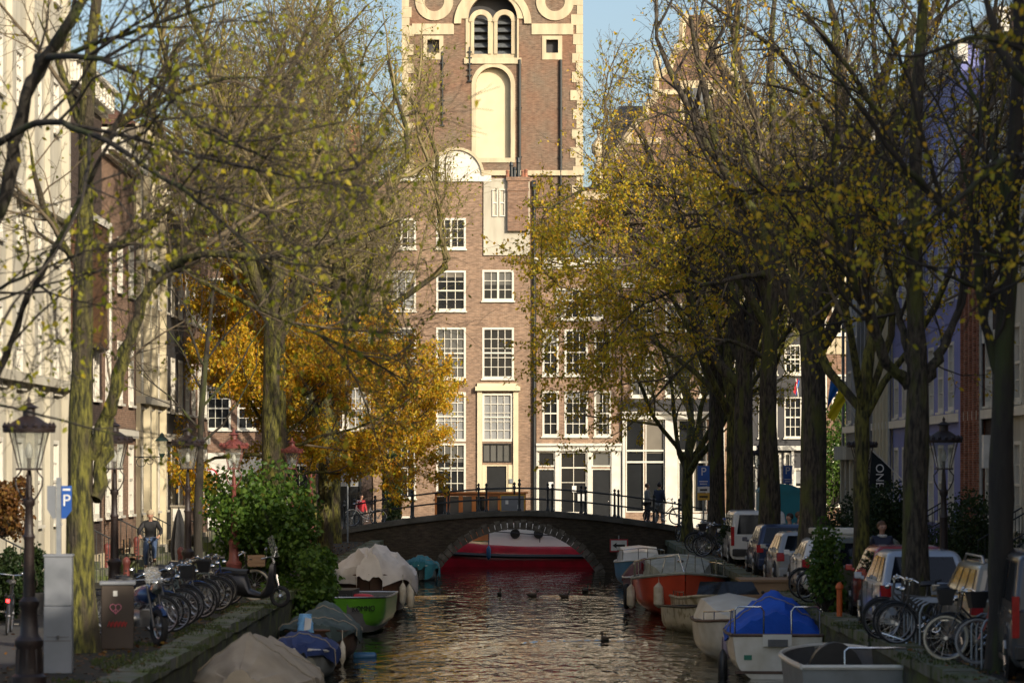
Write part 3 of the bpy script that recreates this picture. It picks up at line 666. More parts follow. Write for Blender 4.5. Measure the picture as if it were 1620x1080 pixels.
def build_bridge():
    zt=lambda x: (.02+1.10*math.exp(-((x-.2)/5.2)**2.0) if True else 0)
    def ztop(x):
        u=min(1,abs(x-.2)/9.0); return .02+1.13*(1-u**1.75)*(1-.0*u)
    root=empty('canal_bridge',(0,YB0,0),0,'humpback brick canal bridge with a flat stone arch and iron railings','bridge')
    cx,half,crown=.2,3.35,.50
    # arch: segmental
    spring=-1.5; rise=crown-spring; Rr=(half**2+rise**2)/(2*rise)
    def arch(x): return crown-Rr+math.sqrt(max(0,Rr*Rr-(x-cx)**2))
    xs_in=[cx-half+i*2*half/32 for i in range(33)]
    # body (spandrels) as strips along x
    xs=[-9]+[-9+i*.6 for i in range(1,10)]+xs_in+[3.9+i*.5 for i in range(11)]+[9.]
    xs=sorted(set(round(x,3) for x in xs))
    for y0,y1,nm in ((0,.45,'spandrel_wall'),(YB1-YB0-.45,YB1-YB0,'spandrel_wall')):
        mb=MB()
        for a,b in zip(xs[:-1],xs[1:]):
            def lo(x): return arch(x)+.3 if cx-half<=x<=cx+half else -2.5
            inside=(a>=cx-half-1e-3 and b<=cx+half+1e-3)
            la=arch(a)+.28 if inside else -2.5; lb=arch(b)+.28 if inside else -2.5
            la=min(la,ztop(a)-.12); lb=min(lb,ztop(b)-.12)
            vs=[(a,y0,la),(b,y0,lb),(b,y0,ztop(b)-.1),(a,y0,ztop(a)-.1)]; vs+=[(x,y1,z) for x,_,z in vs]
            mb.add(vs,[(0,1,2,3),(7,6,5,4),(0,4,5,1),(3,2,6,7),(0,3,7,4),(1,5,6,2)])
        mb.build(nm,'brick_bridge',root)
    # voussoir ring, proud of the wall, and barrel
    mb=MB(); nv=33
    a0=math.asin(half/Rr)
    for i in range(nv):
        t0=-a0+2*a0*i/nv+.004; t1=-a0+2*a0*(i+1)/nv-.004; th=.36+.05*(i%2); zc=crown-Rr
        q=[(cx+math.sin(t)*r,zc+math.cos(t)*r) for t,r in ((t0,Rr),(t1,Rr),(t1,Rr+th),(t0,Rr+th))]
        mb.prism(q,-.03-.012*(i%3),.44)
    mb.build('arch_ring','stone_dark',root)
    mb=MB(); G=[]
    for i in range(41):
        t=-a0+2*a0*i/40; G.append([(cx+math.sin(t)*(Rr+.02),y,crown-Rr+math.cos(t)*(Rr+.02)) for y in (.44,YB1-YB0-.002)])
    mb.grid(G); mb.build('barrel','brick_bridge',root)
    # coping and deck
    cs=[-9+i*.5 for i in range(37)]
    for y0,y1 in ((-.1,.3),(YB1-YB0-.3,YB1-YB0+.1)):
        mb=MB()
        for k,(a,b) in enumerate(zip(cs[:-1],cs[1:])):
            g=.006 if k%2 else 0
            vs=[(a+g,y0,ztop(a)-.1),(b,y0,ztop(b)-.1),(b,y0,ztop(b)+.1),(a+g,y0,ztop(a)+.1)]; vs+=[(x,y1,z) for x,_,z in vs]
            mb.add(vs,[(0,1,2,3),(7,6,5,4),(0,4,5,1),(3,2,6,7),(0,3,7,4),(1,5,6,2)])
        mb.build('coping','stone_dark2',root)
    mb=MB()
    G=[[(x,.3,ztop(x)+.03),(x,YB1-YB0-.3,ztop(x)+.03)] for x in cs]; mb.grid(G); mb.build('deck','pavement',root)
    # railings: separate parts
    for side,y in (('near',.08),('far',YB1-YB0-.08)):
        posts=[-8.2,-6.85,-5.6,-4.05,-2.6,-1.05,.3,1.65,3.0,4.35,5.8,7.1,8.4] if side=='near' else [-6.6,-5.4,-4.2,-2.8,-1.4,0.1,1.5,2.9,4.3,5.7,7.]
        for x in posts:
            z=ztop(x); h=1.15 if abs(x-.3)>.1 else 1.3; mb=MB()
            mb.lathe([(.085,.1),(.085,.16),(.055,.2),(.05,.5),(.06,.56),(.045,.6),(.04,h-.2),(.065,h-.14),(.065,h-.08),(.03,h-.03),(.055,h+.02),(.055,h+.07),(.0,h+.13)],10,(x,y,z))
            mb.build('railing_post','iron',root,True)
        for hz,r in ((1.02,.03),(.58,.024)):
            mb=MB(); xs2=[posts[0]+(posts[-1]-posts[0])*i/60 for i in range(61)]
            mb.tube([(x,y,ztop(x)+hz) for x in xs2],r,6); mb.build('handrail','iron',root,True)
    # arrow sign is its own thing
    s=empty('arrow_sign',(PX(979,YB0-.3),YB0-.35,0),0,'white waterway sign with a red border and black arrow pointing left, on the bridge','sign')
    zc=PZ(862,YB0)
    mb=MB(); mb.box(-.37,.37,-.02,.02,zc-.26,zc+.26); mb.build('sign_border','sign_red',s)
    mb=MB(); mb.box(-.32,.32,-.026,-.021,zc-.21,zc+.21); mb.build('sign_plate','sign_white',s)
    mb=MB(); mb.prism([(-.26,zc),(-.09,zc+.12),(-.10,zc+.045),(.25,zc+.045),(.25,zc-.045),(-.10,zc-.045),(-.09,zc-.12)],-.032,-.027); mb.build('arrow','letter_black',s)
    mb=MB(); mb.box(-.02,.02,.022,.25,zc-.5,zc+.4); mb.build('bracket','galv',s)
    b=empty('notice_board',(PX(811,YB1-.3),YB1-.45,0),0,'grey notice board in a yellow frame fixed to the railing above the arch','board')
    z0,z1=PZ(808,YB1),PZ(783,YB1); 
    mb=MB(); mb.box(-.52,.52,-.015,.015,z0-.03,z1+.03); mb.build('frame','sign_yellow',b)
    mb=MB(); mb.box(-.47,.47,-.022,-.016,z0+.02,z1-.02); mb.build('panel','machine_grey',b)
    mb=MB(); mb.box(-.3,-.18,-.027,-.023,z0+.3,z0+.46); mb.box(.2,.32,-.027,-.023,z0+.1,z0+.26); mb.build('notice','sign_white',b)
    mb=MB(); mb.box(-.45,-.41,.016,.06,z0-.5,z1); mb.box(.41,.45,.016,.06,z0-.5,z1); mb.build('bracket','iron',b)
pm('stone_dark',(.14,.125,.10),.9,col2=(.05,.046,.036),scale=2.2,bump=.7,bscale=9,col3=(.17,.155,.13),scale3=3.)
pm('stone_dark2',(.12,.115,.10),.85,col2=(.055,.055,.045),scale=1.6,bump=.5,bscale=9)
# ---------- buildings ----------
def wall_holes(mb,u0,u1,v0,v1,holes,dep=.16,y=0.):
    us=sorted(set([u0,u1]+[h[0] for h in holes]+[h[1] for h in holes])); vs=sorted(set([v0,v1]+[h[2] for h in holes]+[h[3] for h in holes]))
    us=[u for u in us if u0-1e-6<=u<=u1+1e-6]; vs=[v for v in vs if v0-1e-6<=v<=v1+1e-6]
    for i in range(len(us)-1):
        for j in range(len(vs)-1):
            cu=(us[i]+us[i+1])/2; cv=(vs[j]+vs[j+1])/2
            if any(h[0]<cu<h[1] and h[2]<cv<h[3] for h in holes): continue
            mb.add([(us[i],y,vs[j]),(us[i+1],y,vs[j]),(us[i+1],y,vs[j+1]),(us[i],y,vs[j+1])],[(0,1,2,3)])
    for a,b,c,d in holes:
        mb.add([(a,y,c),(b,y,c),(b,y,d),(a,y,d),(a,y+dep,c),(b,y+dep,c),(b,y+dep,d),(a,y+dep,d)],[(0,4,5,1),(1,5,6,2),(2,6,7,3),(3,7,4,0)])
WR=random.Random(17)
glassy('pane_linen',(.22,.2,.165),.2)
def window(root,u0,u1,v0,v1,nx=3,ny=4,pane='pane',frame='white_paint',fw=.1,mw=.032,sash=True,sill=True,proud=.03,dy=0.,split=None,name='window',tv=None):
    mb=MB(); a,b=-proud,.10
    mb.box(u0,u0+fw,a,b,v0,v1); mb.box(u1-fw,u1,a,b,v0,v1); mb.box(u0+fw,u1-fw,a,b,v1-fw,v1); mb.box(u0+fw,u1-fw,a,b,v0,v0+fw*1.2)
    iu0,iu1,iv0,iv1=u0+fw,u1-fw,v0+fw*1.2,v1-fw
    ms=iv0+(iv1-iv0)*(.5 if not tv else tv)
    if sash and ny>1: mb.box(iu0,iu1,a+.02,b-.002,ms-.035,ms+.035)
    if split: 
        c=(iu0+iu1)/2; mb.box(c-.05,c+.05,a+.012,b-.003,iv0,iv1)
    for i in range(1,nx):
        u=iu0+(iu1-iu0)*i/nx
        if split and abs(u-(iu0+iu1)/2)<.06: continue
        mb.box(u-mw/2,u+mw/2,a+.04,b-.006,iv0,iv1)
    for j in range(1,ny):
        v=iv0+(iv1-iv0)*j/ny
        if sash and abs(v-ms)<.08: continue
        mb.box(iu0,iu1,a+.043,b-.008,v-mw/2,v+mw/2)
    w=mb.build(name,frame,root)
    mb=MB(); mb.box(iu0-.01,iu1+.01,b-.03,b-.012,iv0-.01,iv1+.01); mb.build('pane',pane,w)
    q=WR.random()
    if v1-v0>1.1 and pane=='pane' and q<.38:
        hh=(iv1-iv0)*WR.uniform(.12,.55); mb=MB(); mb.box(iu0,iu1,b-.036,b-.031,iv1-hh,iv1); mb.build('blind',('pane_blind','pane_curtain','pane_linen')[int(q*100)%3],w)
    elif v1-v0>1.1 and pane=='pane' and q<.6:
        cw=(iu1-iu0)*WR.uniform(.14,.26); mb=MB(); mb.prism([(iu0,iv0),(iu0+cw*.7,iv0),(iu0+cw*1.2,iv1),(iu0,iv1)],b-.037,b-.032); mb.build('curtain','pane_linen',w)
        mb=MB(); mb.prism([(iu1,iv0),(iu1,iv1),(iu1-cw*1.2,iv1),(iu1-cw*.7,iv0)],b-.037,b-.032); mb.build('curtain','pane_linen',w)
    if sill:
        mb=MB(); mb.box(u0-.06,u1+.06,-.11,.012-proud,v0-.07,v0-.002); mb.build('sill',frame,w)
    return w
def door(root,u0,u1,v0,v1,mat='black_paint',frame='white_paint',fw=.1,panels=2,glass=False):
    mb=MB(); mb.box(u0,u0+fw,-.03,.12,v0,v1); mb.box(u1-fw,u1,-.03,.12,v0,v1); mb.box(u0+fw,u1-fw,-.03,.12,v1-fw,v1); 
    d=mb.build('door_frame',frame,root)
    mb=MB(); mb.box(u0+fw,u1-fw,.05,.1,v0,v1-fw)
    h=(v1-fw-v0-.3)/panels
    for i in range(panels): mb.box(u0+fw+.12,u1-fw-.12,.035,.052,v0+.15+i*h+.06,v0+.15+(i+1)*h-.06)
    dd=mb.build('door',mat,root)
    mb=MB(); mb.ball((u1-fw-.09,.02,v0+1.0),.035,8,6); mb.build('handle','chrome',dd)
    return dd
def mkhouse(label,loc,theta,W,H,D,wall,wins=(),doors=(),cornice=None,roof=None,name='canal_house',base=None,group='canal houses along the quays',trims=(),nosides=False,lab=True):
    root=empty(name,loc,theta,label,'house',group)
    holes=[w[:4] for w in wins]+[d[:4] for d in doors]
    mb=MB(); wall_holes(mb,0,W,0,H,holes)
    mb.add([(0,0,0),(0,D,0),(0,D,H),(0,0,H)],[(0,1,2,3)]); mb.add([(W,0,0),(W,0,H),(W,D,H),(W,D,0)],[(0,1,2,3)])
    mb.add([(0,D,0),(W,D,0),(W,D,H),(0,D,H)],[(0,1,2,3)]); mb.add([(0,0,H),(W,0,H),(W,D,H),(0,D,H)],[(0,1,2,3)])
    # room backing so nothing shines through
    mb.add([(0.01,.2,0),(W-.01,.2,0),(W-.01,.2,H),(0.01,.2,H)],[(0,1,2,3)])
    mb.build('wall',wall,root,fix=False)
    for w in wins: 
        kw=w[6] if len(w)>6 else {}
        window(root,*w[:4],nx=w[4],ny=w[5],**kw)
    for d in doors: door(root,*d[:4],**(d[4] if len(d)>4 else {}))
    if cornice:
        m,h,p=cornice; mb=MB(); mb.box(-.05,W+.05,-p,0.-.002,H-h,H+.02); mb.box(-.1,W+.1,-p*1.4,.0,H+.022,H+.12); mb.box(-.02,W+.02,-p*.5,-.002,H-h-.12,H-h-.002)
        n=max(2,int(W/.6))
        for i in range(n): mb.box(W*(i+.35)/n,W*(i+.65)/n,-p*1.15,-p-.001,H-h+.04,H-.02)
        mb.build('cornice',m,root)
    if roof:
        kind,m,rh=roof[:3]; mb=MB()
        if kind=='ridge_x': mb.add([(-.05,-.1,H+.1),(W+.05,-.1,H+.1),(W+.05,D+.1,H+.1),(-.05,D+.1,H+.1),(-.05,D/2,H+rh),(W+.05,D/2,H+rh)],[(0,1,5,4),(3,4,5,2),(0,4,3),(1,2,5)])
        elif kind=='ridge_y': mb.add([(-.05,.3,H+.0),(W+.05,.3,H+.0),(W+.05,D,H+.0),(-.05,D,H+.0),(W/2,.3,H+rh),(W/2,D,H+rh)],[(0,4,5,3),(1,2,5,4),(0,1,4),(3,5,2)])
        elif kind=='mansard': mb.add([(0,.0,H+.1),(W,.0,H+.1),(W,D,H+.1),(0,D,H+.1),(.3,1.1,H+rh),(W-.3,1.1,H+rh),(W-.3,D-1,H+rh),(.3,D-1,H+rh)],[(0,1,5,4),(1,2,6,5),(2,3,7,6),(3,0,4,7),(4,5,6,7)])
        r=mb.build('roof',m,root)
        mb=MB(); cx=W*.78; cz=H+rh*.5; mb.box(cx-.4,cx+.4,D*.4,D*.4+.6,H,H+rh+.9); mb.box(cx-.45,cx+.45,D*.4-.05,D*.4+.65,H+rh+.9,H+rh+1.0)
        mb.lathe([(.12,0),(.1,.45)],8,(cx-.2,D*.4+.3,H+rh+1.0)); mb.lathe([(.12,0),(.1,.45)],8,(cx+.2,D*.4+.3,H+rh+1.0)); mb.build('chimney','brick_red',r)
    for (m,nm,a,b,y0,y1,c,d) in trims:
        mb=MB(); mb.box(a,b,y0,y1,c,d); mb.build(nm,m,root)
    return root
YF=150.; SF=F/YF
def fx(px): return (px-CX)/SF
def fz(py): return ZC-(py-HY)/SF
def spandrels(mb,u0,u1,vs,y0,y1,n=12):
    """fills the two corners above a half-round arch springing at vs inside rect u0..u1, vs..vs+r"""
    r=(u1-u0)/2; c=(u0+u1)/2
    for sgn in (-1,1):
        pts=[(c+sgn*r*math.cos(t),vs+r*math.sin(t)) for t in [math.pi/2*i/n for i in range(n+1)]]
        for i in range(n):
            a,b=pts[i],pts[i+1]; mb.add([(a[0],y0,a[1]),(b[0],y0,b[1]),(b[0],y0,vs+r),(a[0],y0,vs+r),(a[0],y1,a[1]),(b[0],y1,b[1]),(b[0],y1,vs+r),(a[0],y1,vs+r)],[(0,1,2,3),(0,4,5,1),(4,7,6,5)])
def archring(mb,c,vs,ri,ro,y0,y1,n=24,a0=0,a1=math.pi):
    for i in range(n):
        t0=a0+(a1-a0)*i/n; t1=a0+(a1-a0)*(i+1)/n
        q=[(c+ri*math.cos(t0),vs+ri*math.sin(t0)),(c+ro*math.cos(t0),vs+ro*math.sin(t0)),(c+ro*math.cos(t1),vs+ro*math.sin(t1)),(c+ri*math.cos(t1),vs+ri*math.sin(t1))]
        mb.prism(q,y0,y1)
def build_tower():
    Y=180.; s=F/Y; X=lambda px:(px-CX)/s; Z=lambda py:ZC-(py-HY)/s
    root=empty('church_tower',(0,Y,0),0,'tall square brick church tower with cream stone quoins, belfry arch and round openings','tower')
    x0,x1=X(637),X(921); zt=40.; D=x1-x0
    n0,n1=X(753),X(808); nb,ns=Z(250),Z(134)   # niche: springing
    r=(n1-n0)/2
    b0,b1=X(741),X(818); bb,bs=Z(92),Z(30); br=(b1-b0)/2
    sw=[(X(864),X(883),Z(84),Z(63)),(X(676),X(695),Z(84),Z(63))]
    holes=[(n0,n1,nb,ns+r),(b0,b1,bb,bs+br)]+sw
    mb=MB(); wall_holes(mb,x0,x1,0,zt,holes,dep=.55)
    spandrels(mb,n0,n1,ns,-.002,.55); spandrels(mb,b0,b1,bs,-.002,.55)
    mb.add([(x0,0,0),(x0,D,0),(x0,D,zt),(x0,0,zt)],[(0,1,2,3)]); mb.add([(x1,0,0),(x1,0,zt),(x1,D,zt),(x1,D,0)],[(0,1,2,3)]); mb.add([(x0,D,0),(x1,D,0),(x1,D,zt),(x0,D,zt)],[(0,1,2,3)]); mb.add([(x0,0,zt),(x1,0,zt),(x1,D,zt),(x0,D,zt)],[(0,1,2,3)])
    mb.build('wall','brick_tower',root,fix=False)
    # quoins
    for side in (0,1):
        mb=MB(); z=0.; k=side; rs=random.Random(5+side)
        while z<zt:
            h=(.62 if k%2 else .5)*rs.uniform(.9,1.1); w=(.62 if k%2 else .36)*rs.uniform(.85,1.15); e=rs.uniform(0,.02)
            if side: mb.box(x1-w,x1+.05,-.04-e,.5,z+.006,z+h-.006)
            else: mb.box(x0-.05,x0+w,-.04-e,.5,z+.006,z+h-.006)
            z+=h; k+=1
        mb.build('quoins','stone_cream',root)
    mb=MB(); mb.box(n0-.02,n1+.02,.42,.5,nb-.1,ns+r+.02); n=mb.build('niche_back','stucco_cream',root)
    mb=MB(); archring(mb,(n0+n1)/2,ns,r+.0,r+.26,-.06,.12,28); mb.box(n0-.26,n0,-.06,.12,nb,ns); mb.box(n1,n1+.26,-.06,.12,nb,ns); mb.box(n0-.26,n1+.26,-.08,.13,nb-.28,nb-.002)
    mb.build('niche_surround','stone_cream',root)
    # belfry opening: two lancets in a cream screen
    mb=MB(); c=(b0+b1)/2
    L=[(X(750),X(772)),(X(787),X(809))]; lr=(L[0][1]-L[0][0])/2; lz=Z(34); lb=Z(85)
    wall=MB(); wall_holes(wall,b0,b1,bb,bs+.05,[(a,b,lb,lz+lr+.0) for a,b in L],dep=.3,y=.2)
    for a,b in L: spandrels(wall,a,b,lz,.198,.5)
    wall.build('belfry_screen','stone_cream',root,fix=False)
    mb=MB()
    for a,b in L:
        archring(mb,(a+b)/2,lz,lr,lr+.3,.1,.3,18); mb.box(a-.2,a,.12,.25,lb,lz); mb.box(b,b+.2,.12,.25,lb,lz)
    mb.build('lancet_trim','stone_cream',root)
    for a,b in L:
        mb=MB()
        for i in range(5):
            z=lb+.15+i*.46; M=Matrix.Translation(((a+b)/2,.62,z))@Matrix.Rotation(R(38),4,'X'); mb.box(-(b-a)/2,(b-a)/2,-.3,.3,-.02,.02,M)
        mb.build('louvre','slate',root)
    mb=MB(); mb.box(b0,b1,.95,1.0,bb,bs+br); mb.box(sw[0][0]-.01,sw[0][1]+.01,.4,.45,sw[0][2]-.05,sw[0][3]+.05); mb.box(sw[1][0]-.01,sw[1][1]+.01,.4,.45,sw[1][2]-.05,sw[1][3]+.05); mb.build('opening_back','dark_wall',root)
    mb=MB(); archring(mb,c,bs,br,br+.42,-.10,.14,30); mb.box(b0-.16,b0,-.07,.14,bb,bs); mb.box(b1,b1+.1,-.07,.14,bb,bs)
    archring(mb,c,Z(38),br+.43,br+.85,-.16,.0,30); mb.box(b0-.26,b1+.26,-.12,.14,bb-.35,bb-.002)
    mb.build('belfry_arch','stone_cream',root)
    mb=MB()
    for a,b in ((X(841),X(907)),(X(652),X(718))): mb.box(a,b,-.08,-.0,Z(55),Z(38))
    mb.build('band','stone_cream',root)
    for (a,b,z0,z1) in sw:
        mb=MB(); w=.24; mb.box(a-w,a,-.05,.1,z0-.4,z1+.22); mb.box(b,b+w,-.05,.1,z0-.4,z1+.22); mb.box(a,b,-.05,.1,z1,z1+.22); mb.box(a,b,-.05,.1,z0-.4,z0); mb.build('window_surround','stone_cream',root)
    for cx_ in (X(878),X(687)):
        mb=MB(); archring(mb,cx_,Z(3),.58,1.12,-.09,.05,40,0,2*math.pi); mb.build('oculus_ring','stone_cream',root)
        mb=MB(); archring(mb,cx_,Z(3),.02,.58,-.03,.02,30,0,2*math.pi); mb.build('oculus_panel','brick_tower',root)
    for px,y0,y1 in ((822,95,560),(887,95,560),(700,82,200),(743,75,130)):
        mb=MB(); mb.tube([(X(px),-.12,Z(y1)),(X(px),-.12,Z(y0))],.09 if px>800 else .05,8)
        for k in range(6): zz=Z(y1)+(Z(y0)-Z(y1))*k/6; mb.box(X(px)-.14,X(px)+.14,-.14,.0,zz,zz+.08)
        mb.build('drain_pipe','iron',root,True)
    mb=MB(); mb.box(x0-.12,x1+.12,-.2,-.052,Z(278),Z(270)); mb.build('string_course','stone_cream',root)
    # church nave
    Y=192.; s=F/Y; X=lambda px:(px-CX)/s; Z=lambda py:ZC-(py-HY)/s
    root=empty('church_nave',(0,Y,0),0,'brick church gable with cream scrolls and bands, seen through bare branches right of the tower','church')
    half=[(948,296),(948,272),(962,262),(989,222),(1006,196),(1022,186),(1022,168),(1037,158),(1037,124),(1059,108),(1068,82),(1078,74),(1080,36),(1088,24)]
    poly=[(X(a),Z(b)) for a,b in half]+[(X(2204-a),Z(b)) for a,b in half[::-1]]
    mb=MB(); cx=X(1102); 
    for i in range(len(half)-1):
        (a,z0),(b,z1)=[(X(q),Z(w)) for q,w in (half[i],half[i+1])]
        a2,b2=2*cx-a,2*cx-b
        if abs(z1-z0)>1e-6: mb.add([(a,0,z0),(a2,0,z0),(b2,0,z1),(b,0,z1),(a,.8,z0),(a2,.8,z0),(b2,.8,z1),(b,.8,z1)],[(0,1,2,3),(7,6,5,4),(0,3,7,4),(1,5,6,2)])
    mb.box(X(925),X(1340),0,.9,0,Z(296)-.002); mb.box(X(925),X(1340),1.,30,0,Z(320)); mb.build('wall','brick_tower2',root)
    mb=MB()
    for i in range(len(half)-1):
        (a,z0),(b,z1)=[(X(q),Z(w)) for q,w in (half[i],half[i+1])]
        for q in (0,1):
            A,B_=(a,b) if q==0 else (2*cx-a,2*cx-b)
            mb.tube([(A,-.05,z0),(B_,-.05,z1)],.24,6)
    for (a,b,c,d) in ((989,1046,218,228),(1158,1215,218,228),(948,1256,298,306),(1037,1167,142,150),(1076,1128,128,190),(1066,1138,70,78),(925,990,303,316),(845,925,303,316)):
        mb.box(X(a),X(b),-.16,-.002,Z(d),Z(c))
    for px in (947,1257):
        mb.lathe([(.25,0),(.3,.3),(.12,.5),(.2,.8),(.42,1.1),(.45,1.5),(.2,1.9),(.08,2.1),(.12,2.4),(0,2.6)],12,(X(px),.3,Z(268)))
    for px in (1040,1164): mb.lathe([(.2,0),(.25,.2),(.1,.4),(.25,.8),(.3,1.1),(.1,1.5),(0,1.9)],10,(X(px),.3,Z(124)))
    mb.build('stone_trim','stone_cream',root)
    mb=MB(); mb.add([(X(925),1,Z(320)),(X(1340),1,Z(320)),(X(1280),6,Z(150)),(X(985),6,Z(150)),(X(925),30,Z(320)),(X(1340),30,Z(320)),(X(1280),26,Z(150)),(X(985),26,Z(150))],[(0,1,2,3),(3,2,6,7),(0,3,7,4),(1,5,6,2),(4,7,6,5)]); mb.build('roof','slate',root)
    mb=MB(); mb.box(X(1085),X(1119),-.2,-.162,Z(187),Z(140)); mb.build('window','slate',root)
pm('stucco_cream',(.68,.60,.41),.85,col2=(.6,.52,.34),scale=.8,bump=.1)
brick('brick_tower2',(.26,.15,.10),(.2,.125,.09),(.27,.22,.17),(.15,.11,.085),patch=.5)
def build_far_row():
    G='houses facing the camera across the side canal'
    T=dict(frame='white_paint')
    def W(px0,px1,py0,py1,nx,ny,ox,pane='pane',**k):
        return (fx(px0)-ox,fx(px1)-ox,fz(py1),fz(py0),nx,ny,dict(pane=pane,**k))
    th=0.
    # --- house A
    ox=fx(590); W_=fx(843)-ox; H=fz(281)
    wins=[]
    for a,b in ((612,658),(690,737)):
        wins+= [W(a,b,345,394,4,3,ox,sash=False,split=True),W(a,b,428,492,3,4,ox,'pane_blind' if a<650 else 'pane'),W(a,b,518,600,4,5,ox,'pane_curtain'),
                W(a,b,620,698,4,5,ox,'pane_blind',sill=False),W(a,b,701,788,4,4,ox,'pane',tv=.55)]
    wins+=[W(763,813,427,476,4,3,ox,sash=False,split=True),W(763,813,518,599,4,5,ox,'pane'),W(763,811,622,698,4,5,ox,'pane_blind',sill=False),W(764,809,701,731,4,1,ox,'pane_curtain',sill=False,frame='black_paint',fw=.05),
           W(614,656,816,838,2,1,ox,sash=False),W(692,735,816,838,2,1,ox,sash=False)]
    doors=[(fx(768)-ox,fx(803)-ox,.62,fz(735),dict(mat='black_paint',frame='cream',fw=.06))]
    root=mkhouse('brown brick house with tall white grid windows and a cream door surround behind the bridge',(ox,YF,0),0,W_,H,9,'brick_a',wins,doors,None,None,group=G,
       trims=[('cream','door_surround',fx(755)-ox,fx(763)-ox-.01,-.12,-.002,.5,fz(618)),('cream','door_surround',fx(812)-ox,fx(820)-ox,-.12,-.002,.5,fz(618)),('cream','door_surround',fx(752)-ox,fx(823)-ox,-.3,-.002,fz(618)+.002,fz(611)),('cream','door_surround',fx(755)-ox,fx(820)-ox,-.16,-.002,fz(611)+.002,fz(606)),
              ('cream','door_panel',fx(763)-ox,fx(768)-ox-.005,-.05,-.002,.5,fz(735)),('cream','door_panel',fx(804)-ox,fx(812)-ox-.02,-.05,-.002,.5,fz(735)),('white_paint','band',-.05,W_*.74,-.1,-.002,H-.2,H+.1),
              ('galv','letter_box',fx(806)-ox,fx(811)-ox,-.12,-.052,fz(764),fz(757)),('cream','step',fx(760)-ox,fx(815)-ox,-1.1,-.002,.002,.3),('cream','step',fx(760)-ox,fx(815)-ox,-.6,-.003,.302,.6)])
    # round pediment, plastered dormer, chimney stack
    mb=MB(); c=fx(722)-ox; r=fx(762)-fx(722); pts=[(c+r*math.cos(t),H+.1+r*math.sin(t)*.98) for t in [math.pi*i/20 for i in range(21)]]; mb.prism(pts,-.06,.4); mb.build('pediment','white_paint',root)
    mb=MB(); archring(mb,c,H+.1,r,r+.14,-.16,.42,24); mb.build('pediment_rim','stone_cream',root)
    a,b=fx(765)-ox,fx(838)-ox; zb,zt=fz(404),fz(283)
    mb=MB(); mb.box(a,b,-.09,-.003,zb,zt); mb.build('plaster_panel','stucco',root)
    for q0,q1 in ((779,787),(790,799)):
        w=window(root,fx(q0)-ox,fx(q1)-ox,fz(343),fz(300),1,2,fw=.04,sill=False); w.location.y=-.13
    mb=MB(); mb.box(fx(803)-ox,fx(836)-ox,-.32,-.092,fz(366),fz(287)); mb.box(fx(801)-ox,fx(838)-ox,-.37,-.09,fz(287)+.002,fz(281)); mb.box(fx(802)-ox,fx(837)-ox,-.35,-.33,fz(303),fz(299))
    ch=mb.build('chimney_stack','brick_brown',root)
    for i,px in enumerate((803,809,814,820,827,832)):
        mb=MB(); h=(.35,.75,.5,.95,.35,.4)[i]; mb.lathe([(.1,0),(.08,h*.7),(.11,h*.75),(.06,h)],8,(fx(px)-ox,-.2,fz(281)+.002)); mb.build('chimney_pot','brick_red' if i in (0,4,5) else 'iron',ch)
    mb=MB(); mb.tube([(fx(845)-ox,-.1,0),(fx(845)-ox,-.1,fz(290))],.09,8); mb.box(fx(841)-ox,fx(848)-ox-.01,-.2,-.0,fz(296),fz(286)); mb.build('drain_pipe','iron',root,True)
    # --- house B
    ox=fx(848)+.02; W_=fx(983)-ox; H=fz(412)
    wins=[W(879,955,456,505,6,3,ox,sash=True,split=True,tv=.62)]
    for a,b,n in ((858,884,2),(893,930,3),(940,967,2)):
        wins+=[W(a,b,521,594,n,4,ox),W(a,b,618,690,n,4,ox,'pane')]
    wins+=[W(851,878,714,738,1,1,ox,sill=False,fw=.06),W(886,929,714,812,2,2,ox,'pane',sill=False,fw=.07,tv=.75,frame='white_paint'),W(936,967,714,738,1,1,ox,'pane_curtain',sill=False,fw=.06)]
    doors=[(fx(851)-ox,fx(878)-ox,.35,fz(741),dict(fw=.05)),(fx(936)-ox,fx(967)-ox,.35,fz(741),dict(fw=.05))]
    root=mkhouse('narrow orange brick house with three white windows per floor above a white shop front',(ox,YF+.05,0),0,W_,H,9,'brick_b',wins,doors,('white_paint',.3,.2),('ridge_y','slate',1.9),group=G,
       trims=[('white_gloss','shop_front',0.,W_,-.2,-.002,fz(713),fz(705)),('white_gloss','shop_front',-.02,W_+.02,-.32,-.002,fz(705)+.002,fz(701)),
              ('white_gloss','shop_front',0.,fx(851)-ox-.01,-.1,-.003,.1,fz(713)-.002),('white_gloss','shop_front',fx(878)-ox+.01,fx(886)-ox-.01,-.1,-.003,.1,fz(713)-.002),('white_gloss','shop_front',fx(929)-ox+.01,fx(936)-ox-.01,-.1,-.003,.1,fz(713)-.002),('white_gloss','shop_front',fx(967)-ox+.01,W_,-.1,-.003,.1,fz(713)-.002),
              ('white_gloss','stall_riser',fx(886)-ox,fx(929)-ox,-.06,-.002,.1,fz(812)-.01),('sign_white','poster',fx(868)-ox,fx(876)-ox,.02,.034,fz(774),fz(762)),('sign_white','poster',fx(905)-ox,fx(912)-ox,-.02,.034,fz(778),fz(768)),('sign_white','poster',fx(914)-ox,fx(925)-ox,-.02,.034,fz(792),fz(781))])
    # --- house C
    ox=fx(984)+.02; W_=fx(1150)-ox; H=fz(440)
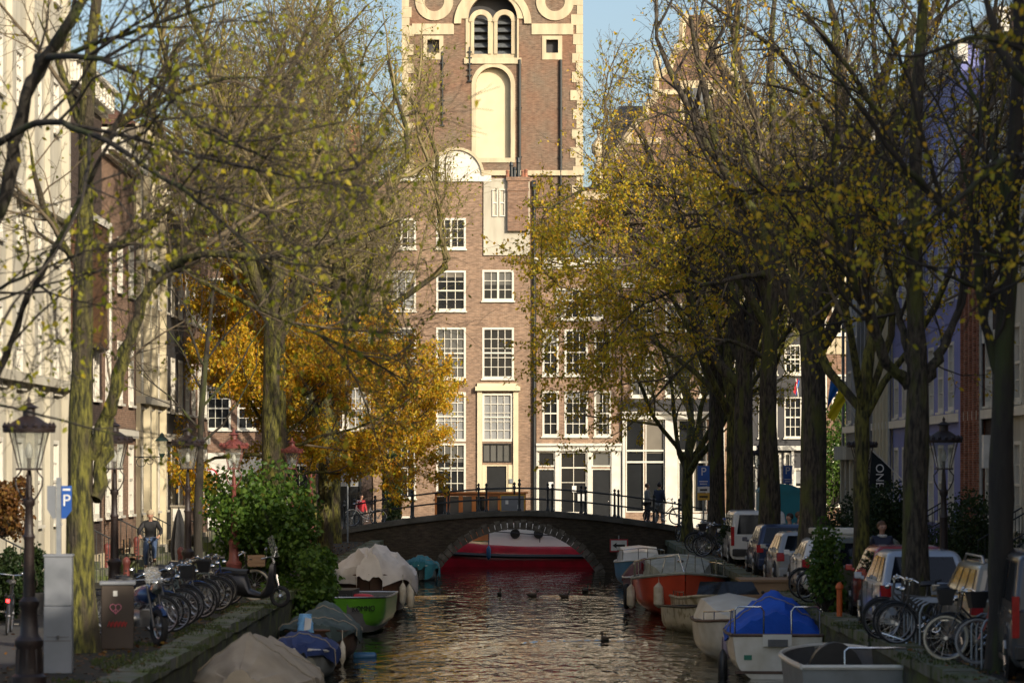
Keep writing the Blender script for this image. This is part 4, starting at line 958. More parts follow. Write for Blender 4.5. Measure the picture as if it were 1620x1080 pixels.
    wins=[W(998,1036,560,628,3,3,ox,'pane_curtain'),W(1052,1092,560,628,3,3,ox,'pane_curtain'),W(1106,1140,560,628,3,3,ox),
          W(998,1036,480,524,3,3,ox),W(1052,1092,480,524,3,3,ox),W(1106,1140,480,524,3,3,ox),
          W(990,1019,664,810,1,1,ox,'pane',sill=False,fw=.05,sash=False),W(1021,1051,664,810,1,1,ox,'pane',sill=False,fw=.05,sash=False),W(1073,1094,664,810,1,1,ox,sill=False,fw=.05),W(1096,1118,664,810,1,1,ox,sill=False,fw=.05),W(1122,1146,664,810,1,1,ox,sill=False,fw=.05)]
    tr=[('white_gloss','pilaster',fx(1052)-ox,fx(1072)-ox,-.16,-.003,.05,fz(664)),('white_gloss','entablature',-.02,W_,-.2,-.002,fz(663),fz(655)),('white_gloss','entablature',-.05,W_,-.34,-.002,fz(655)+.002,fz(651)),('white_gloss','pilaster',0,fx(989)-ox,-.12,-.004,.05,fz(664)),
        ('white_gloss','base_panel',fx(1073)-ox,W_,-.08,-.004,.05,fz(812))]
    for a,b in ((990,1051),(1073,1146)):
        tr+=[('white_gloss','transom',fx(a)-ox,fx(b)-ox,-.05,.02,fz(714),fz(711)),('white_gloss','transom',fx(a)-ox,fx(b)-ox,-.052,.02,fz(732),fz(729))]
    mkhouse('brick house with a wide cream ground floor of black glazed bays behind the two pedestrians',(ox,YF-.06,0),0,W_,H,9,'brick_b',wins,(),('white_paint',.35,.25),('ridge_x','roof_tile',2.6),group=G,trims=tr+[('dark_wall','dark_band',-.01,W_,-.06,-.002,fz(650),fz(632))])
    # --- house D
    ox=fx(1150)+.02; W_=fx(1278)-ox; H=fz(470)
    wins=[]
    for a,b in ((1162,1188),(1200,1230),(1241,1268)):
        wins+=[W(a,b,545,592,3,3,ox),W(a,b,628,692,3,4,ox,fw=.06)]
    wins+=[W(1162,1198,716,806,2,2,ox,sill=False,tv=.8),W(1202,1236,716,806,2,2,ox,'pane',sill=False,tv=.8),W(1240,1252,716,806,1,1,ox,sill=False),W(1256,1276,740,800,1,2,ox,sill=False)]
    mkhouse('black painted house with white grid windows behind the portable toilet',(ox,YF+.04,0),0,W_,H,9,'dark_wall',wins,(),('white_paint',.3,.2),('ridge_x','roof_tile',2.2),group=G,
        trims=[('white_gloss','entablature',0,W_,-.25,-.002,fz(712),fz(705)),('white_gloss','pilaster',fx(1252)-ox,fx(1256)-ox,-.14,-.003,.05,fz(713)),('white_gloss','pilaster',fx(1156)-ox,fx(1160)-ox,-.14,-.003,.05,fz(713)),('white_gloss','base_panel',fx(1236)-ox,W_,-.1,-.004,.05,fz(808))])
    # --- house E, F beyond
    ox=fx(1278)+.04; W_=fx(1420)-ox; H=fz(430)
    wins=[W(1290,1308,592,650,2,3,ox),W(1316,1346,592,650,2,3,ox),W(1316,1346,470,530,2,3,ox),W(1290,1308,470,530,2,3,ox),W(1290,1308,700,800,1,2,ox),W(1316,1346,700,800,2,2,ox),W(1360,1400,592,650,2,3,ox)]
    mkhouse('brown brick corner house with ivy, at the far end of the right street',(ox,YF,0),0,W_,H,9,'brick_brown',wins,(),('cream',.5,.3),('ridge_x','roof_tile',2.4),group=G,
       trims=[('stone_cream','stone_band',-.0,W_,-.08,-.002,fz(560),fz(535))])
    for i,(a,b,top,wm,lab) in enumerate(((421,588,300,'brick_dark','dark brick house with an open shadowy ground floor left of the brown brick house'),(272,419,330,'brick_brown','house with a plain white plastered ground floor seen past the red lantern'),(90,270,300,'brick_red','red brick house at the far left end of the side canal row'))):
        ox=fx(a)+.02; W_=fx(b)-ox; H=fz(top); wins=[]; n=3 if i!=0 else 4
        for r,(y0,y1) in enumerate(((360,410),(440,500),(525,590),(612,680))):
            for k in range(n):
                u=W_*(k+.5)/n-.6; wins.append((u,u+1.2,fz(y1),fz(y0),3,4,dict(pane='pane' if (k+r)%3 else 'pane_blind')))
        gf=[]; tr=[]
        if i==0:
            wins+=[(.3,W_*.45,.1,3.2,3,1,dict(sill=False)),(W_*.5,W_-.5,.1,3.2,4,1,dict(sill=False,frame='black_paint'))]
        elif i==1: tr=[('white_paint','plaster_ground_floor',fx(328)-ox,W_,-.08,-.003,.0,fz(716)),('black_paint','ground_floor_cladding',0,fx(328)-ox-.01,-.07,-.003,.0,fz(716))]
        root=mkhouse(lab,(ox,YF+.03*i,0),0,W_,H,9,wm,wins,(),('white_paint',.35,.25),('ridge_x','roof_tile',2.4),group=G,trims=tr)
def build_side_rows():
    G='canal houses along the quays'
    def rowwins(W,H,cols,floors,f0=.9,fh=3.3,ww=1.1,wh=2.0,gap=None,top=.7,panes=('pane','pane_blind','pane'),sil=True,**k):
        out=[]
        for f in range(floors):
            z=f0+f*fh
            if z+wh>H-top: break
            for c in range(cols):
                u=W*(c+.5)/cols-ww/2; out.append((u,u+ww,z,z+wh-(.25*f),3,4 if wh>1.6 else 2,dict(pane=panes[(f+c)%len(panes)],sill=sil,**k)))
        return out
    # left row: facade plane x=-11.5, local x runs away from the camera (theta=+90)
    LX=-11.6
    y=57.
    left=[(7.2,17.,'brick_red','stucco','red brick house at the left edge behind the nearest elm',3,0),
          (14.2,20.,'stucco','white','pale stuccoed facade with tall pilasters behind the left elm trunk',5,1),
          (7.4,13.5,'brick_dark','cream','dark brick house with a broad framed upper window right of the mossy trunk',3,0),
          (7.8,12.5,'brick_brown','cream','brown brick house with white trims between the dark brick and the cream pilastered house',3,0),
          (6.6,13.5,'cream_dull','cream','cream pilastered house behind the cyclist',3,1),
          (7.0,12.,'dark_wall','grey','narrow dark grey plastered house beside the folded parasol',3,0),
          (8.5,12.5,'brick_brown','white','brown brick house at the far end of the left street',4,0)]
    for i,(W,H,wm,_,lab,cols,pil) in enumerate(left):
        wins=rowwins(W,H,cols,5,f0=1.6,wh=2.1)
        tr=[]
        if pil:
            n=cols
            for k in range(n+1):
                u=W*k/n; tr.append(('stucco' if i==1 else 'cream','pilaster',max(0,u-.28),min(W,u+.28),-.14-.06*(k%2),-.003,.5,H-1.))
            tr+=[('stucco','plinth',0,W,-.25,-.004,.0,.5-.002),('stucco','string_course',-.02,W+.02,-.3,-.004,5.0,5.22),('stucco','string_course',-.02,W+.02,-.26,-.004,9.3,9.5)]
        else:
            tr+=[('white_paint','ground_floor_frame',.2,W-.2,-.12,-.004,3.9,4.15),('stone_cream','plinth',0,W,-.12,-.004,0,.6)]
        if i==2: tr+=[('white_paint','bay_frame',1.0,6.2,-.45,-.006,9.6,9.8),('white_paint','bay_frame',6.0,6.2,-.45,-.006,6.2,9.6-.002),('wood_brown','bay_shutter',1.2,6.0,-.4,-.008,6.3,9.58)]
        root=mkhouse(lab,(LX,y,0),math.pi/2,W-.02,H,9,wm,wins,[(W*.5-.55,W*.5+.55,.35,1.2,{})] if False else [],('cream' if pil else 'white_paint',.5,.35),('ridge_x','roof_tile',3.),group=G,trims=tr)
        # stoop
        mb=MB()
        for k in range(4): mb.box(W*.15,W*.15+1.6,-1.2+k*.3,-.26,.0+k*.17+.001*k,.17+k*.17)
        mb.build('stoop','kerb_stone',root)
        mb=MB(); 
        for k in range(7): mb.tube([(W*.15-.1,-1.2+k*.16,0),(W*.15-.1,-1.2+k*.16,1.1+k*.08)],.012,5)
        mb.tube([(W*.15-.1,-1.2,1.1),(W*.15-.1,-.26,1.58)],.02,6); mb.build('stoop_railing','iron',root)
        y+=W
    # right row: facade plane x=+13, local x runs towards the camera (theta=-90); origin at the far end
    RX=13.1; y=119.
    right=[(5.6,14.5,'grey_wall','dark stone house front at the far end of the right street',2),
           (5.0,15.,'grey_wall','pale grey house above the columned doorway and the striped flag',3),
           (4.0,14.,'cream_dull','cream plastered house with vertical window strips at the far side of the lilac houses',2),
           (8.6,15.5,'lilac','lilac blue house with tall white windows left of the forked elm',4),
           (8.6,15.2,'lilac','lilac blue house with a darker corner pier right of the forked elm',4),
           (3.2,13.,'brick_red','narrow red brick house with ribbed piers beside the lilac facade',2),
           (4.2,15.,'brick_dark','dark brown brick house with white blocks, behind the right elm',3),
           (5.0,14.,'stucco','pale plaster house right of the dark brick one',2),
           (6.5,15.,'brick_dark','dark house at the right edge behind the railings of a stoop',3),
           (7.0,14.,'grey_wall','grey house nearest the camera on the right street',3)]
    names=['eighth','seventh','sixth','fifth','fourth','third','second','first','outermost','last']
    for k in range(10): right.append((11.5,14.5+(k%3),('brick_dark','brick_red','stucco','brick_brown','grey_wall')[k%5],'house outside the picture on the near part of the right street, '+names[k],2))
    for i,(W,H,wm,lab,cols) in enumerate(right):
        fr='white_paint'; 
        wins=rowwins(W,H,cols,4,f0=1.4,wh=2.3,panes=('pane','pane','pane_blind') if wm!='lilac' else ('pane_blind','pane_blind','pane'))
        tr=[('stone_cream' if i%2 else 'grey_wall','plinth',0,W,-.1,-.004,0,.7),('white_paint','string_course',0,W,-.16,-.004,4.35,4.6)]
        if i in (1,2,5): tr+=[('cream' if i==2 else ('grey_wall' if i==1 else 'brick_red'),'pier',W*k/4-.15 if k else 0,W*k/4+.15 if k<4 else W,-.22,-.005,.7,H-.8) for k in range(5)]
        if i==1:
            for k in range(3): tr.append(('stucco','porch_column',.6+k*1.5,.95+k*1.5,-.9,-.55,.0,3.3))
            tr.append(('stucco','porch_roof',.3,4.4,-1.1,-.23,3.302,3.8))
        if i==6: tr+=[('sign_white','stone_block',1.,1.35,-.25,-.006,z,z+.9) for z in (3.,6.4)]
        if i==4:
            tr+=[('lilac','corner_pier',W-.5,W,-.2,-.006,.7,H-.6)]
        root=mkhouse(lab,(RX,y,0),-math.pi/2,W-.02,H,9,wm,wins,[],('white_paint',.4,.3),('ridge_x','roof_tile',2.),group=G,trims=tr)
        mb=MB()
        for k in range(5): mb.box(W*.55,W*.55+1.5,-1.5+k*.3,-.11,k*.18,.18+k*.18-.002)
        mb.build('stoop','kerb_stone',root)
        for e in (W*.55-.05,W*.55+1.55):
            mb=MB()
            for k in range(9): mb.tube([(e,-1.5+k*.17,0),(e,-1.5+k*.17,1.2+k*.1)],.012,5)
            mb.tube([(e,-1.5,1.2),(e,-.14,2.)],.022,6)
            mb.build('stoop_railing','iron',root)
        mb=MB(); mb.tube([(.06,-.12,.1),(.06,-.12,H-.5)],.06,8); mb.build('drain_pipe','galv',root,True)
        y-=W

pm('cream_dull',(.30,.26,.19),.8,col2=(.18,.155,.115),scale=1.1,bump=.2)
# ---------- boats ----------
class Hull:
    """local frame: bow towards -y, stern towards +y, z=0 at the waterline"""
    def __init__(s,L,B,fb,fm,fs,draft=.25,full=.55,stern=.75,rake=.5,pointed=.45,flare=.12):
        s.L,s.B,s.fb,s.fm,s.fs,s.draft,s.full,s.stern,s.rake,s.pointed,s.flare=L,B,fb,fm,fs,draft,full,stern,rake,pointed,flare
    def hb(s,t):
        a=min(1,t/s.pointed); w=(1-(1-a)**2.2)**s.full if t<s.pointed else 1-(1-s.stern)*((t-s.pointed)/(1-s.pointed))**2
        return max(.012,s.B/2*w)
    def sheer(s,t):
        return s.fm+(s.fb-s.fm)*max(0,1-t/.55)**1.8+(s.fs-s.fm)*max(0,(t-.55)/.45)**1.6
    def pt(s,t,side,v):
        """v 0 sheer .. 1 keel"""
        b=s.hb(t); zs=s.sheer(t); z=zs+( -s.draft*(1-.2*(1-t))-zs)*v
        x=b*(1-s.flare*v*1.0)*(1-max(0,(v-.45)/.55)**2.2)
        x=max(x,0.0); y=-s.L/2+s.L*t+s.rake*v*(1-t)**3
        return (side*x,y,z)
    def build(s,root,mat,rim='white_gloss',inner='deck_dirty',rimr=.03,n=26,open_=True,bands=None,boot=None):
        mb=MB(); G=[]
        vs=[0,.12,.3,.45,.6,.75,.88,.96,1]
        for i in range(n+1):
            t=i/n; row=[s.pt(t,-1,v) for v in vs]+[s.pt(t,1,v) for v in vs[::-1][1:]]; G.append(row)
        mb.grid(G); mb.add(G[-1],[tuple(range(len(G[-1])))]); h=mb.build('hull',mat,root,True)
        mb=MB(); ts=[i/n for i in range(n+1)]
        P1=[s.pt(t,-1,0) for t in ts]; P2=[s.pt(t,1,0) for t in ts]
        mb.tube(P1[::-1]+P2[1:],rimr,6); mb.tube([P1[-1],P2[-1]],rimr,6); mb.build('gunwale',rim,root,True)
        if boot:
            mb=MB()
            for sd in (-1,1): mb.tube([tuple(a*1.0 for a in s.pt(t,sd,boot)) for t in ts],rimr*.8,5)
            mb.build('rubbing_strake','plastic_black',root,True)
        if open_:
            mb=MB(); G=[]
            for i in range(1,n):
                t=i/n; b=s.hb(t)-.06; zs=s.sheer(t); y=-s.L/2+s.L*t; b=max(b,.01); f=.06
                G.append([(-b,y,zs-.01),(-b*.96,y,zs*.5+f),(-b*.8,y,f),(b*.8,y,f),(b*.96,y,zs*.5+f),(b,y,zs-.01)])
            mb.grid(G); g=G[-1]; mb.add(g,[tuple(range(6))]); mb.build('inner_hull',inner,root,True)
        else:
            mb=MB(); G=[]
            for i in range(n+1):
                t=i/n; b=s.hb(t)*.985; zs=s.sheer(t)-.01; y=-s.L/2+s.L*t; G.append([(-b,y,zs),(-b*.5,y,zs+.05),(0,y,zs+.07),(b*.5,y,zs+.05),(b,y,zs)])
            mb.grid(G); mb.build('deck',inner,root,True)
        return h
    def thwarts(s,root,ts=(.35,.62,.85),mat='wood_plain'):
        for t in ts:
            b=s.hb(t)-.07; mb=MB(); y=-s.L/2+s.L*t; z=s.sheer(t)*.62; mb.box(-b,b,y-.14,y+.14,z,z+.04); mb.build('thwart',mat,root)
    def rail(s,root,t0,t1,h=.45,mat='chrome',posts=4,inset=.06,bow=False,name='guard_rail',gap=False):
        n=14
        def q(t,sd,z): p=s.pt(t,sd,0); return (p[0]-sd*min(inset,abs(p[0])),p[1],p[2]+z)
        ts=[t0+(t1-t0)*i/n for i in range(n+1)]
        for sd in (-1,1):
            mb=MB(); mb.tube([q(t,sd,h) for t in ts],.016,6)
            for k in range(posts):
                t=t0+(t1-t0)*k/(posts-1); mb.tube([q(t,sd,0),q(t,sd,h)],.014,6)
            if bow and sd==1: mb.tube([q(t0,-1,h),(0,q(t0,1,h)[1]-.12,q(t0,1,h)[2]+.02),q(t0,1,h)],.016,6)
            mb.build(name,mat,root,True)
    def surf(s,x,v):
        t=0.
        while t<1 and s.pt(t,1,v)[0]<x: t+=.002
        p=Vector(s.pt(t,1,v)); q=Vector(s.pt(t+.02,1,v)); d=q-p; return p,math.atan2(d.y,d.x)
    def tarp(s,root,mat,t0=.0,t1=1.,h=.5,ridge=None,drop=.18,over=1.05,seed=1,peak=.5,wr=.03,name='tarpaulin',pw=1.5,straps=(.3,.7)):
        rs=random.Random(seed); ph=[rs.uniform(0,6.28) for _ in range(10)]; mb=MB(); G=[]; n=34; m=13
        for i in range(n+1):
            t=t0+(t1-t0)*i/n; b=s.hb(min(1,max(.03,t)))*over; zs=s.sheer(t); y=-s.L/2+s.L*t
            e=i/n; prof=(1-abs((e-peak)/(peak if e<peak else 1-peak))**2.0*.75) if not ridge else ridge(e)
            row=[]
            for j in range(-m,m+1):
                v=j/m; sag=.05*math.sin(e*9*1.0+ph[4])*(1-abs(v))
                if abs(v)>.86:
                    q=(abs(v)-.86)/.14; zz=zs+.02-drop*q*(1+.5*math.sin(e*13+ph[0])); x=math.copysign(b+.03*math.sin(e*37+ph[1]),v)
                else:
                    a=abs(v)/.86; zz=zs+.03+h*prof*(1-a**pw)+sag; x=math.copysign(b*a,v)
                wv=wr*(math.sin(e*23+v*5+ph[2])+.6*math.sin(e*11-v*13+ph[3])+.5*math.sin(v*29+e*7+ph[5])+.5*abs(math.sin(e*17+v*9+ph[6])))
                row.append((x,y,zz+wv))
            G.append(row)
        mb.grid(G); 
        for gi in (0,-1):
            g=G[gi]; low=[(p[0]*.98,p[1]+(-.03 if gi==0 else .03),min(p[2],s.sheer(t0 if gi==0 else t1)-.12-.06*math.sin(k*.42+ph[7])-.02*math.sin(k*1.1))) for k,p in enumerate(g)]
            mb.grid([g,low])
        o=mb.build(name,mat,root,True)
        for e in straps:
            g=G[int(e*n)]; st=MB(); st.tube([(p[0]*1.01,p[1],p[2]+.012) for p in g],.012,5); st.build('rope','rope',o,True)
        return o
pm('rope',(.35,.3,.22),.9,scale=30)
def fender(root,p,l=.5,r=.09,mat='fender_white'):
    mb=MB(); mb.lathe([(.02,-l/2-.05),(r*.6,-l/2),(r,-l/2+.07),(r,l/2-.07),(r*.6,l/2),(.02,l/2+.06)],12,p); mb.tube([(p[0],p[1],p[2]+l/2),(p[0],p[1],p[2]+l/2+.3)],.01,5)
    return mb.build('fender',mat,root,True)
def outboard(root,y,z,x=0):
    mb=MB(); mb.box(x-.09,x+.09,y,y+.12,z-.55,z+.05); mb.lathe([(.02,-.02),(.13,0),(.16,.12),(.14,.3),(.05,.36)],10,(x,y+.1,z+.05)); return mb.build('outboard_motor','plastic_black',root,True)
def build_boats():
    GB='small boats moored along the quays'
    def B(px,Y,label,rz=0,dx=0): return empty('moored_boat',(PX(px,Y)+dx,Y,ZW),rz,label,'boat',GB)
    # left side
    r=B(405,52.2,'low boat under a peaked tan canvas cover, nearest on the left quay'); h=Hull(6,2.15,.7,.6,.6); h.build(r,'hull_grey'); h.tarp(r,'tarp_tan',-.0,1.,.80,lambda e:(.35+.65*min(1,e/.22) if e<.22 else 1-.45*(e-.22)),.3,1.06,3,pw=1.15,wr=.028)
    mb=MB(); mb.torus((.55,-3.02,.62),.13,.02,'y',16,6); mb.build('mooring_ring','plastic_black',r,True)
    r=B(478,62.5,'rowing boat under a navy blue cover behind the tan canvas boat'); h=Hull(4.4,1.45,.65,.5,.5); h.build(r,'hull_grey'); h.tarp(r,'tarp_navy',0,1,.32,None,.2,1.06,5,wr=.03)
    r=B(507,68.,'boat half covered by a dark green tarpaulin, bow towards the navy covered boat'); h=Hull(5,1.7,.75,.62,.62); h.build(r,'hull_brown',rim='wood_brown',inner='hull_brown'); h.thwarts(r); h.tarp(r,'tarp_green',.04,1,.5,lambda e:.3+.7*e**.7,.2,1.06,7,wr=.03); fender(r,(.62,-2.3,.25),.4,.07)
    s=empty('shopping_bag',(PX(483,65.2),65.2,ZW+.72),.2,'light blue and white plastic bag lying on the green tarpaulin boat','bag')
    mb=MB(); rs=random.Random(2); G=[]
    for i in range(9):
        z=i*.05; w=.17*(1-.25*(i/8)**2); G.append([(w*math.cos(a)*(1+.15*rs.uniform(-1,1)),.11*math.sin(a)*(1+.2*rs.uniform(-1,1)),z) for a in [j*math.pi/8 for j in range(16)]])
    mb.grid(G,True); mb.add(G[0],[tuple(range(16))]); mb.add(G[-1],[tuple(range(16))]); mb.build('bag','bag_blue',s,True)
    mb=MB(); mb.prism([(-.05,.05),(.09,.08),(.12,.3),(-.02,.33)],-.145,-.125); mb.build('bag_print','sign_white',s)
    f=empty('floating_fender',(PX(577,68.),68.,ZW+.04),0,'blue cylindrical fender floating beside the green tarpaulin boat','fender')
    mb=MB(); mb.lathe([(.03,-.26),(.08,-.24),(.09,-.2),(.09,.2),(.08,.24),(.03,.27)],12,axis='x'); mb.build('fender_body','fender_blue',f,True)
    r=B(545,79.5,'bright green steel boat with a name on its bow, under the bush',-.06,.0); h=Hull(5.6,2.5,.98,.92,.9,full=.8,pointed=.3,rake=.25,flare=.1,stern=.9); h.build(r,'hull_green',rim='alu',inner='plastic_grey',rimr=.025)
    p,an=h.surf(.72,.25); textobj('boat_name','KOMMO',.2,'letter_black',r,(p.x+math.sin(an)*.04,p.y-math.cos(an)*.04,p.z),(math.pi/2-.0,0,an))
    mb=MB(); mb.box(-.55,.35,-1.2,.4,.3,1.1); mb.box(-.3,.2,-1.25,-1.2,.5,1.0); mb.build('engine_cover','plastic_black',r)
    h.thwarts(r,(.3,.75),'plastic_grey'); mb=MB(); mb.ball((-.75,-1.0,.85),.35,10,8,(1,.9,.6)); mb.build('folded_cover','tarp_green',r,True); mb=MB(); mb.ball((.55,-.9,.9),.22,10,6,(1.6,.8,.5)); mb.build('red_bag','sign_red',r,True)
    r=B(592,91.5,'brown wooden boat under a crumpled dirty white tarpaulin behind the green boat'); h=Hull(6.2,2.35,1.15,1.0,1.0,full=.7,pointed=.35); h.build(r,'hull_brown',rim='wood_brown',inner='wood_brown'); h.tarp(r,'tarp_white',.0,1,.78,lambda e:.62+.38*abs(math.sin(e*7.5+.4)),.42,1.12,11,wr=.075,pw=1.7,straps=())
    for k,(x,y) in enumerate(((.95,-2.2),(1.12,-1.7),(1.2,-2.6))): fender(r,(x,y-.2,.55-.05*k),.55,.1)
    r=B(665,116,'small boat under a teal tarpaulin beside the left foot of the bridge arch'); h=Hull(4.2,1.35,.6,.5,.5); h.build(r,'hull_grey'); h.tarp(r,'tarp_teal',0,1,.32,None,.35,1.1,13,wr=.04)
    # right side
    r=B(1012,110,'pale blue cabin boat with white deckhouse just below the arrow sign'); h=Hull(5.8,1.85,1.0,.85,.85,full=.6); h.build(r,'hull_blue',rim='white_gloss',open_=False,inner='white_gloss')
    mb=MB(); mb.grid([[(-.75,-1.2,.85),(-.6,-1.0,1.2),(0,-1.0,1.27),(.6,-1.0,1.2),(.75,-1.2,.85)],[(-.8,1.2,.85),(-.66,1.1,1.36),(0,1.1,1.43),(.66,1.1,1.36),(.8,1.2,.85)],[(-.8,1.9,.85),(-.66,1.85,.9),(0,1.85,.95),(.66,1.85,.9),(.8,1.9,.85)]]); mb.add([(-.75,-1.2,.85),(-.6,-1.0,1.2),(0,-1.0,1.27),(.6,-1.0,1.2),(.75,-1.2,.85)],[(0,1,2,3,4)]); c=mb.build('cabin','white_gloss',r)
    mb=MB(); mb.add([(-.5,-1.06,.98),(.5,-1.06,.98),(.42,-1.0,1.17),(-.42,-1.0,1.17),(-.5,-1.02,.98),(.5,-1.02,.98),(.42,-.98,1.17),(-.42,-.98,1.17)],[(0,1,2,3),(4,7,6,5),(0,4,5,1),(3,2,6,7)]); mb.build('windscreen','pane',c)
    h.rail(r,.02,.35,.42,posts=3,bow=True)
    r=B(1026,99,'dark boat under a wine red canvas hood between the blue and the orange boats'); h=Hull(4.8,1.7,.8,.7,.7); h.build(r,'hull_dark_red'); h.tarp(r,'tarp_wine',.1,1,.55,lambda e:.6+.4*math.sin(e*3.1),.1,1.,17,wr=.015,pw=2.5)
    r=B(1073,89.5,'orange red steel cabin cruiser with grey deck and bow rail, bow to the camera'); h=Hull(7.5,2.75,1.28,1.0,.95,full=.75,pointed=.4,rake=.35,flare=.15); h.build(r,'hull_orange',rim='deck_dirty',open_=False,inner='deck_dirty',rimr=.045)
    h.rail(r,.03,.4,.5,posts=4,bow=False); h.rail(r,.5,.95,.42,posts=4)
    mb=MB()
    st=[(-1.9,.55,.12),(-1.5,.8,.42),(-.6,.95,.52),(.1,.98,.56),(.15,1.0,.62),(2.2,.95,.6),(2.5,.9,.1)]
    G=[]
    for y,w,hh in st:
        z=1.03; G.append([(-w,y,z-.05),(-w*.93,y,z+hh*.8),(-w*.6,y,z+hh),(0,y,z+hh*1.05),(w*.6,y,z+hh),(w*.93,y,z+hh*.8),(w,y,z-.05)])
    mb.grid(G); mb.add(G[0],[tuple(range(7))]); mb.add(G[-1],[tuple(range(7))]); c=mb.build('cabin','deck_dirty',r,True)
    mb=MB()
    for sx in (-1,1): mb.box(sx*.995,sx*1.01,.4,1.0,1.2,1.42); mb.box(sx*.995,sx*1.01,1.2,1.9,1.2,1.42)
    mb.build('cabin_window','pane',c)
    mb=MB(); mb.tube([(-.62,-2.6,1.22),(-.5,-2.7,1.72),(-.15,-2.9,1.8),(.0,-3.1,1.25)],.018,6); mb.tube([(.62,-2.6,1.22),(.5,-2.7,1.72),(.15,-2.9,1.8),(.0,-3.1,1.25)],.018,6); mb.box(-.3,.3,-2.5,-2.46,1.25,1.28); mb.build('pulpit','chrome',r,True)
    mb=MB(); mb.box(-.12,.12,-1.4,-1.36,1.42,1.45); mb.lathe([(.11,0),(.11,.06),(.02,.09)],10,(0,-1.1,1.5)); mb.build('deck_vent','chrome',r,True)
    fender(r,(-.72,-3.05,.62),.62,.15); fender(r,(-1.42,-.8,.5),.6,.13); 
    mb=MB(); mb.torus((-1.5,.6,.45),.3,.09,'x',18,8); mb.build('tyre_fender','rubber',r,True)
    r=B(1122,84.5,'beige open boat with a broad cream gunwale behind the grey dinghy',.12); h=Hull(5.2,1.85,.85,.65,.62,full=.7,pointed=.35); h.build(r,'hull_cream',rim='hull_cream',inner='hull_cream',rimr=.045); h.thwarts(r,(.45,.8),'wood_brown'); h.rail(r,.35,.9,.16,posts=5)
    mb=MB(); mb.ball((.2,-1.2,.5),.28,10,8,(1.2,1,.5)); mb.build('folded_cover','tarp_teal',r,True)
    r=B(1127,78.5,'grey open dinghy with a black rim and a blue dome tent bag inside',.30); h=Hull(4.4,1.65,.95,.66,.6,full=.62,pointed=.5); h.build(r,'hull_cream',rim='plastic_black',inner='hull_grey'); h.thwarts(r,(.7,),'hull_grey')
    mb=MB(); mb.ball((.05,-.55,.62),.42,14,9,(1,1,.78)); bl=mb.build('rolled_tent','bag_teal',r,True)
    mb=MB(); mb.tube([(-.3,-.82,.42),(.0,-.98,.68),(.12,-.8,.94)],.02,5); mb.tube([(.0,-.98,.68),(.28,-.9,.42)],.02,5); mb.build('strap','hull_green',bl,True)
    r=B(1160,68.,'white speedboat with a smooth foredeck and pink fender',.05); h=Hull(5,1.75,.98,.85,.8,full=.75,pointed=.42,rake=.5,flare=.18); h.build(r,'hull_white',rim='hull_brown',open_=False,inner='hull_white',rimr=.035)
    mb=MB(); G=[]
    for y,w,hh in ((-2.1,.15,.05),(-1.5,.5,.2),(-.8,.7,.34),(.2,.78,.5),(.9,.8,.52)):
        G.append([(-w,y,.88),(-w*.8,y,.88+hh*.8),(0,y,.9+hh),(w*.8,y,.88+hh*.8),(w,y,.88)])
    mb.grid(G); mb.add(G[-1],[tuple(range(5))]); mb.build('cabin','hull_white',r,True)
    mb=MB(); mb.add([(-.72,.9,1.38),(.72,.9,1.38),(.6,1.3,1.66),(-.6,1.3,1.66)],[(0,1,2,3)]); mb.add([(-.72,.93,1.38),(.72,.93,1.38),(.6,1.33,1.66),(-.6,1.33,1.66)],[(0,1,2,3)]); mb.build('windscreen','pane',r)
    h.rail(r,.06,.3,.2,posts=3); fender(r,(-.45,-2.3,.35),.5,.09,'fender_pink')
    mb=MB(); mb.tube([(.1,-1.35,1.09),(.1,-.2,1.3)],.012,5); mb.build('deck_seam','plastic_black',r)
    b=empty('wooden_crate',(PX(1212,73.5),73.5,ZW+.0),0,'plain wooden boat cabin box between the speedboat and the quay','crate')
    mb=MB(); mb.box(-.62,.62,-.8,.8,.0,1.52); mb.box(-.68,.68,-.86,.86,1.522,1.58)
    mb.build('crate_body','wood_plain',b); mb=MB(); mb.ball((-.15,-.82,1.28),.04,8,6,(1,.4,1)); mb.ball((.2,-.82,1.28),.04,8,6,(1,.4,1)); mb.build('lashing_hole','plastic_black',b)
    textobj('crate_letters','BIL',.26,'letter_black',b,(-.08,-.81,1.0))
    r=B(1225,63.8,'white motor boat under a bright blue tarpaulin with chrome stern rails',math.pi-.06); h=Hull(5.2,2.1,.9,.85,.88,full=.8,pointed=.5,rake=.4,flare=.16,stern=.86); h.build(r,'hull_white',rim='hull_brown',inner='plastic_grey',rimr=.035)
    h.tarp(r,'tarp_blue',.06,.86,.72,lambda e:.55+.45*math.sin(min(1,(1-e)*1.6)*math.pi/2)-.25*max(0,.4-e),.15,1.0,19,wr=.04,pw=1.35)
    for sx in (-1,1): mb=MB(); mb.tube([(sx*.86,2.5,.85),(sx*.86,2.5,1.38),(sx*.8,2.54,1.45),(sx*.34,2.56,1.45),(sx*.28,2.56,1.36),(sx*.28,2.56,.86)],.02,7); mb.tube([(sx*.86,2.5,1.4),(sx*.93,1.9,1.35),(sx*.95,1.9,.87)],.016,6); mb.build('stern_rail','chrome',r,True)
    mb=MB(); mb.box(-.28,.3,2.6,2.7,.66,.9); mb.build('motor_bracket','white_gloss',r); mb=MB(); mb.box(-.2,.2,2.71,2.74,.66,.8); mb.build('bracket_plate','plastic_grey',r)
    mb=MB(); mb.box(.52,.68,2.6,2.612,.38,.48); mb.build('registration_sticker','sign_green',r)
    mb=MB(); mb.box(-.86,.86,2.602,2.61,.1,.16); mb.build('waterline_stripe','hull_brown',r)
    fender(r,(1.1,1.9,.2),.6,.1,'plastic_black')
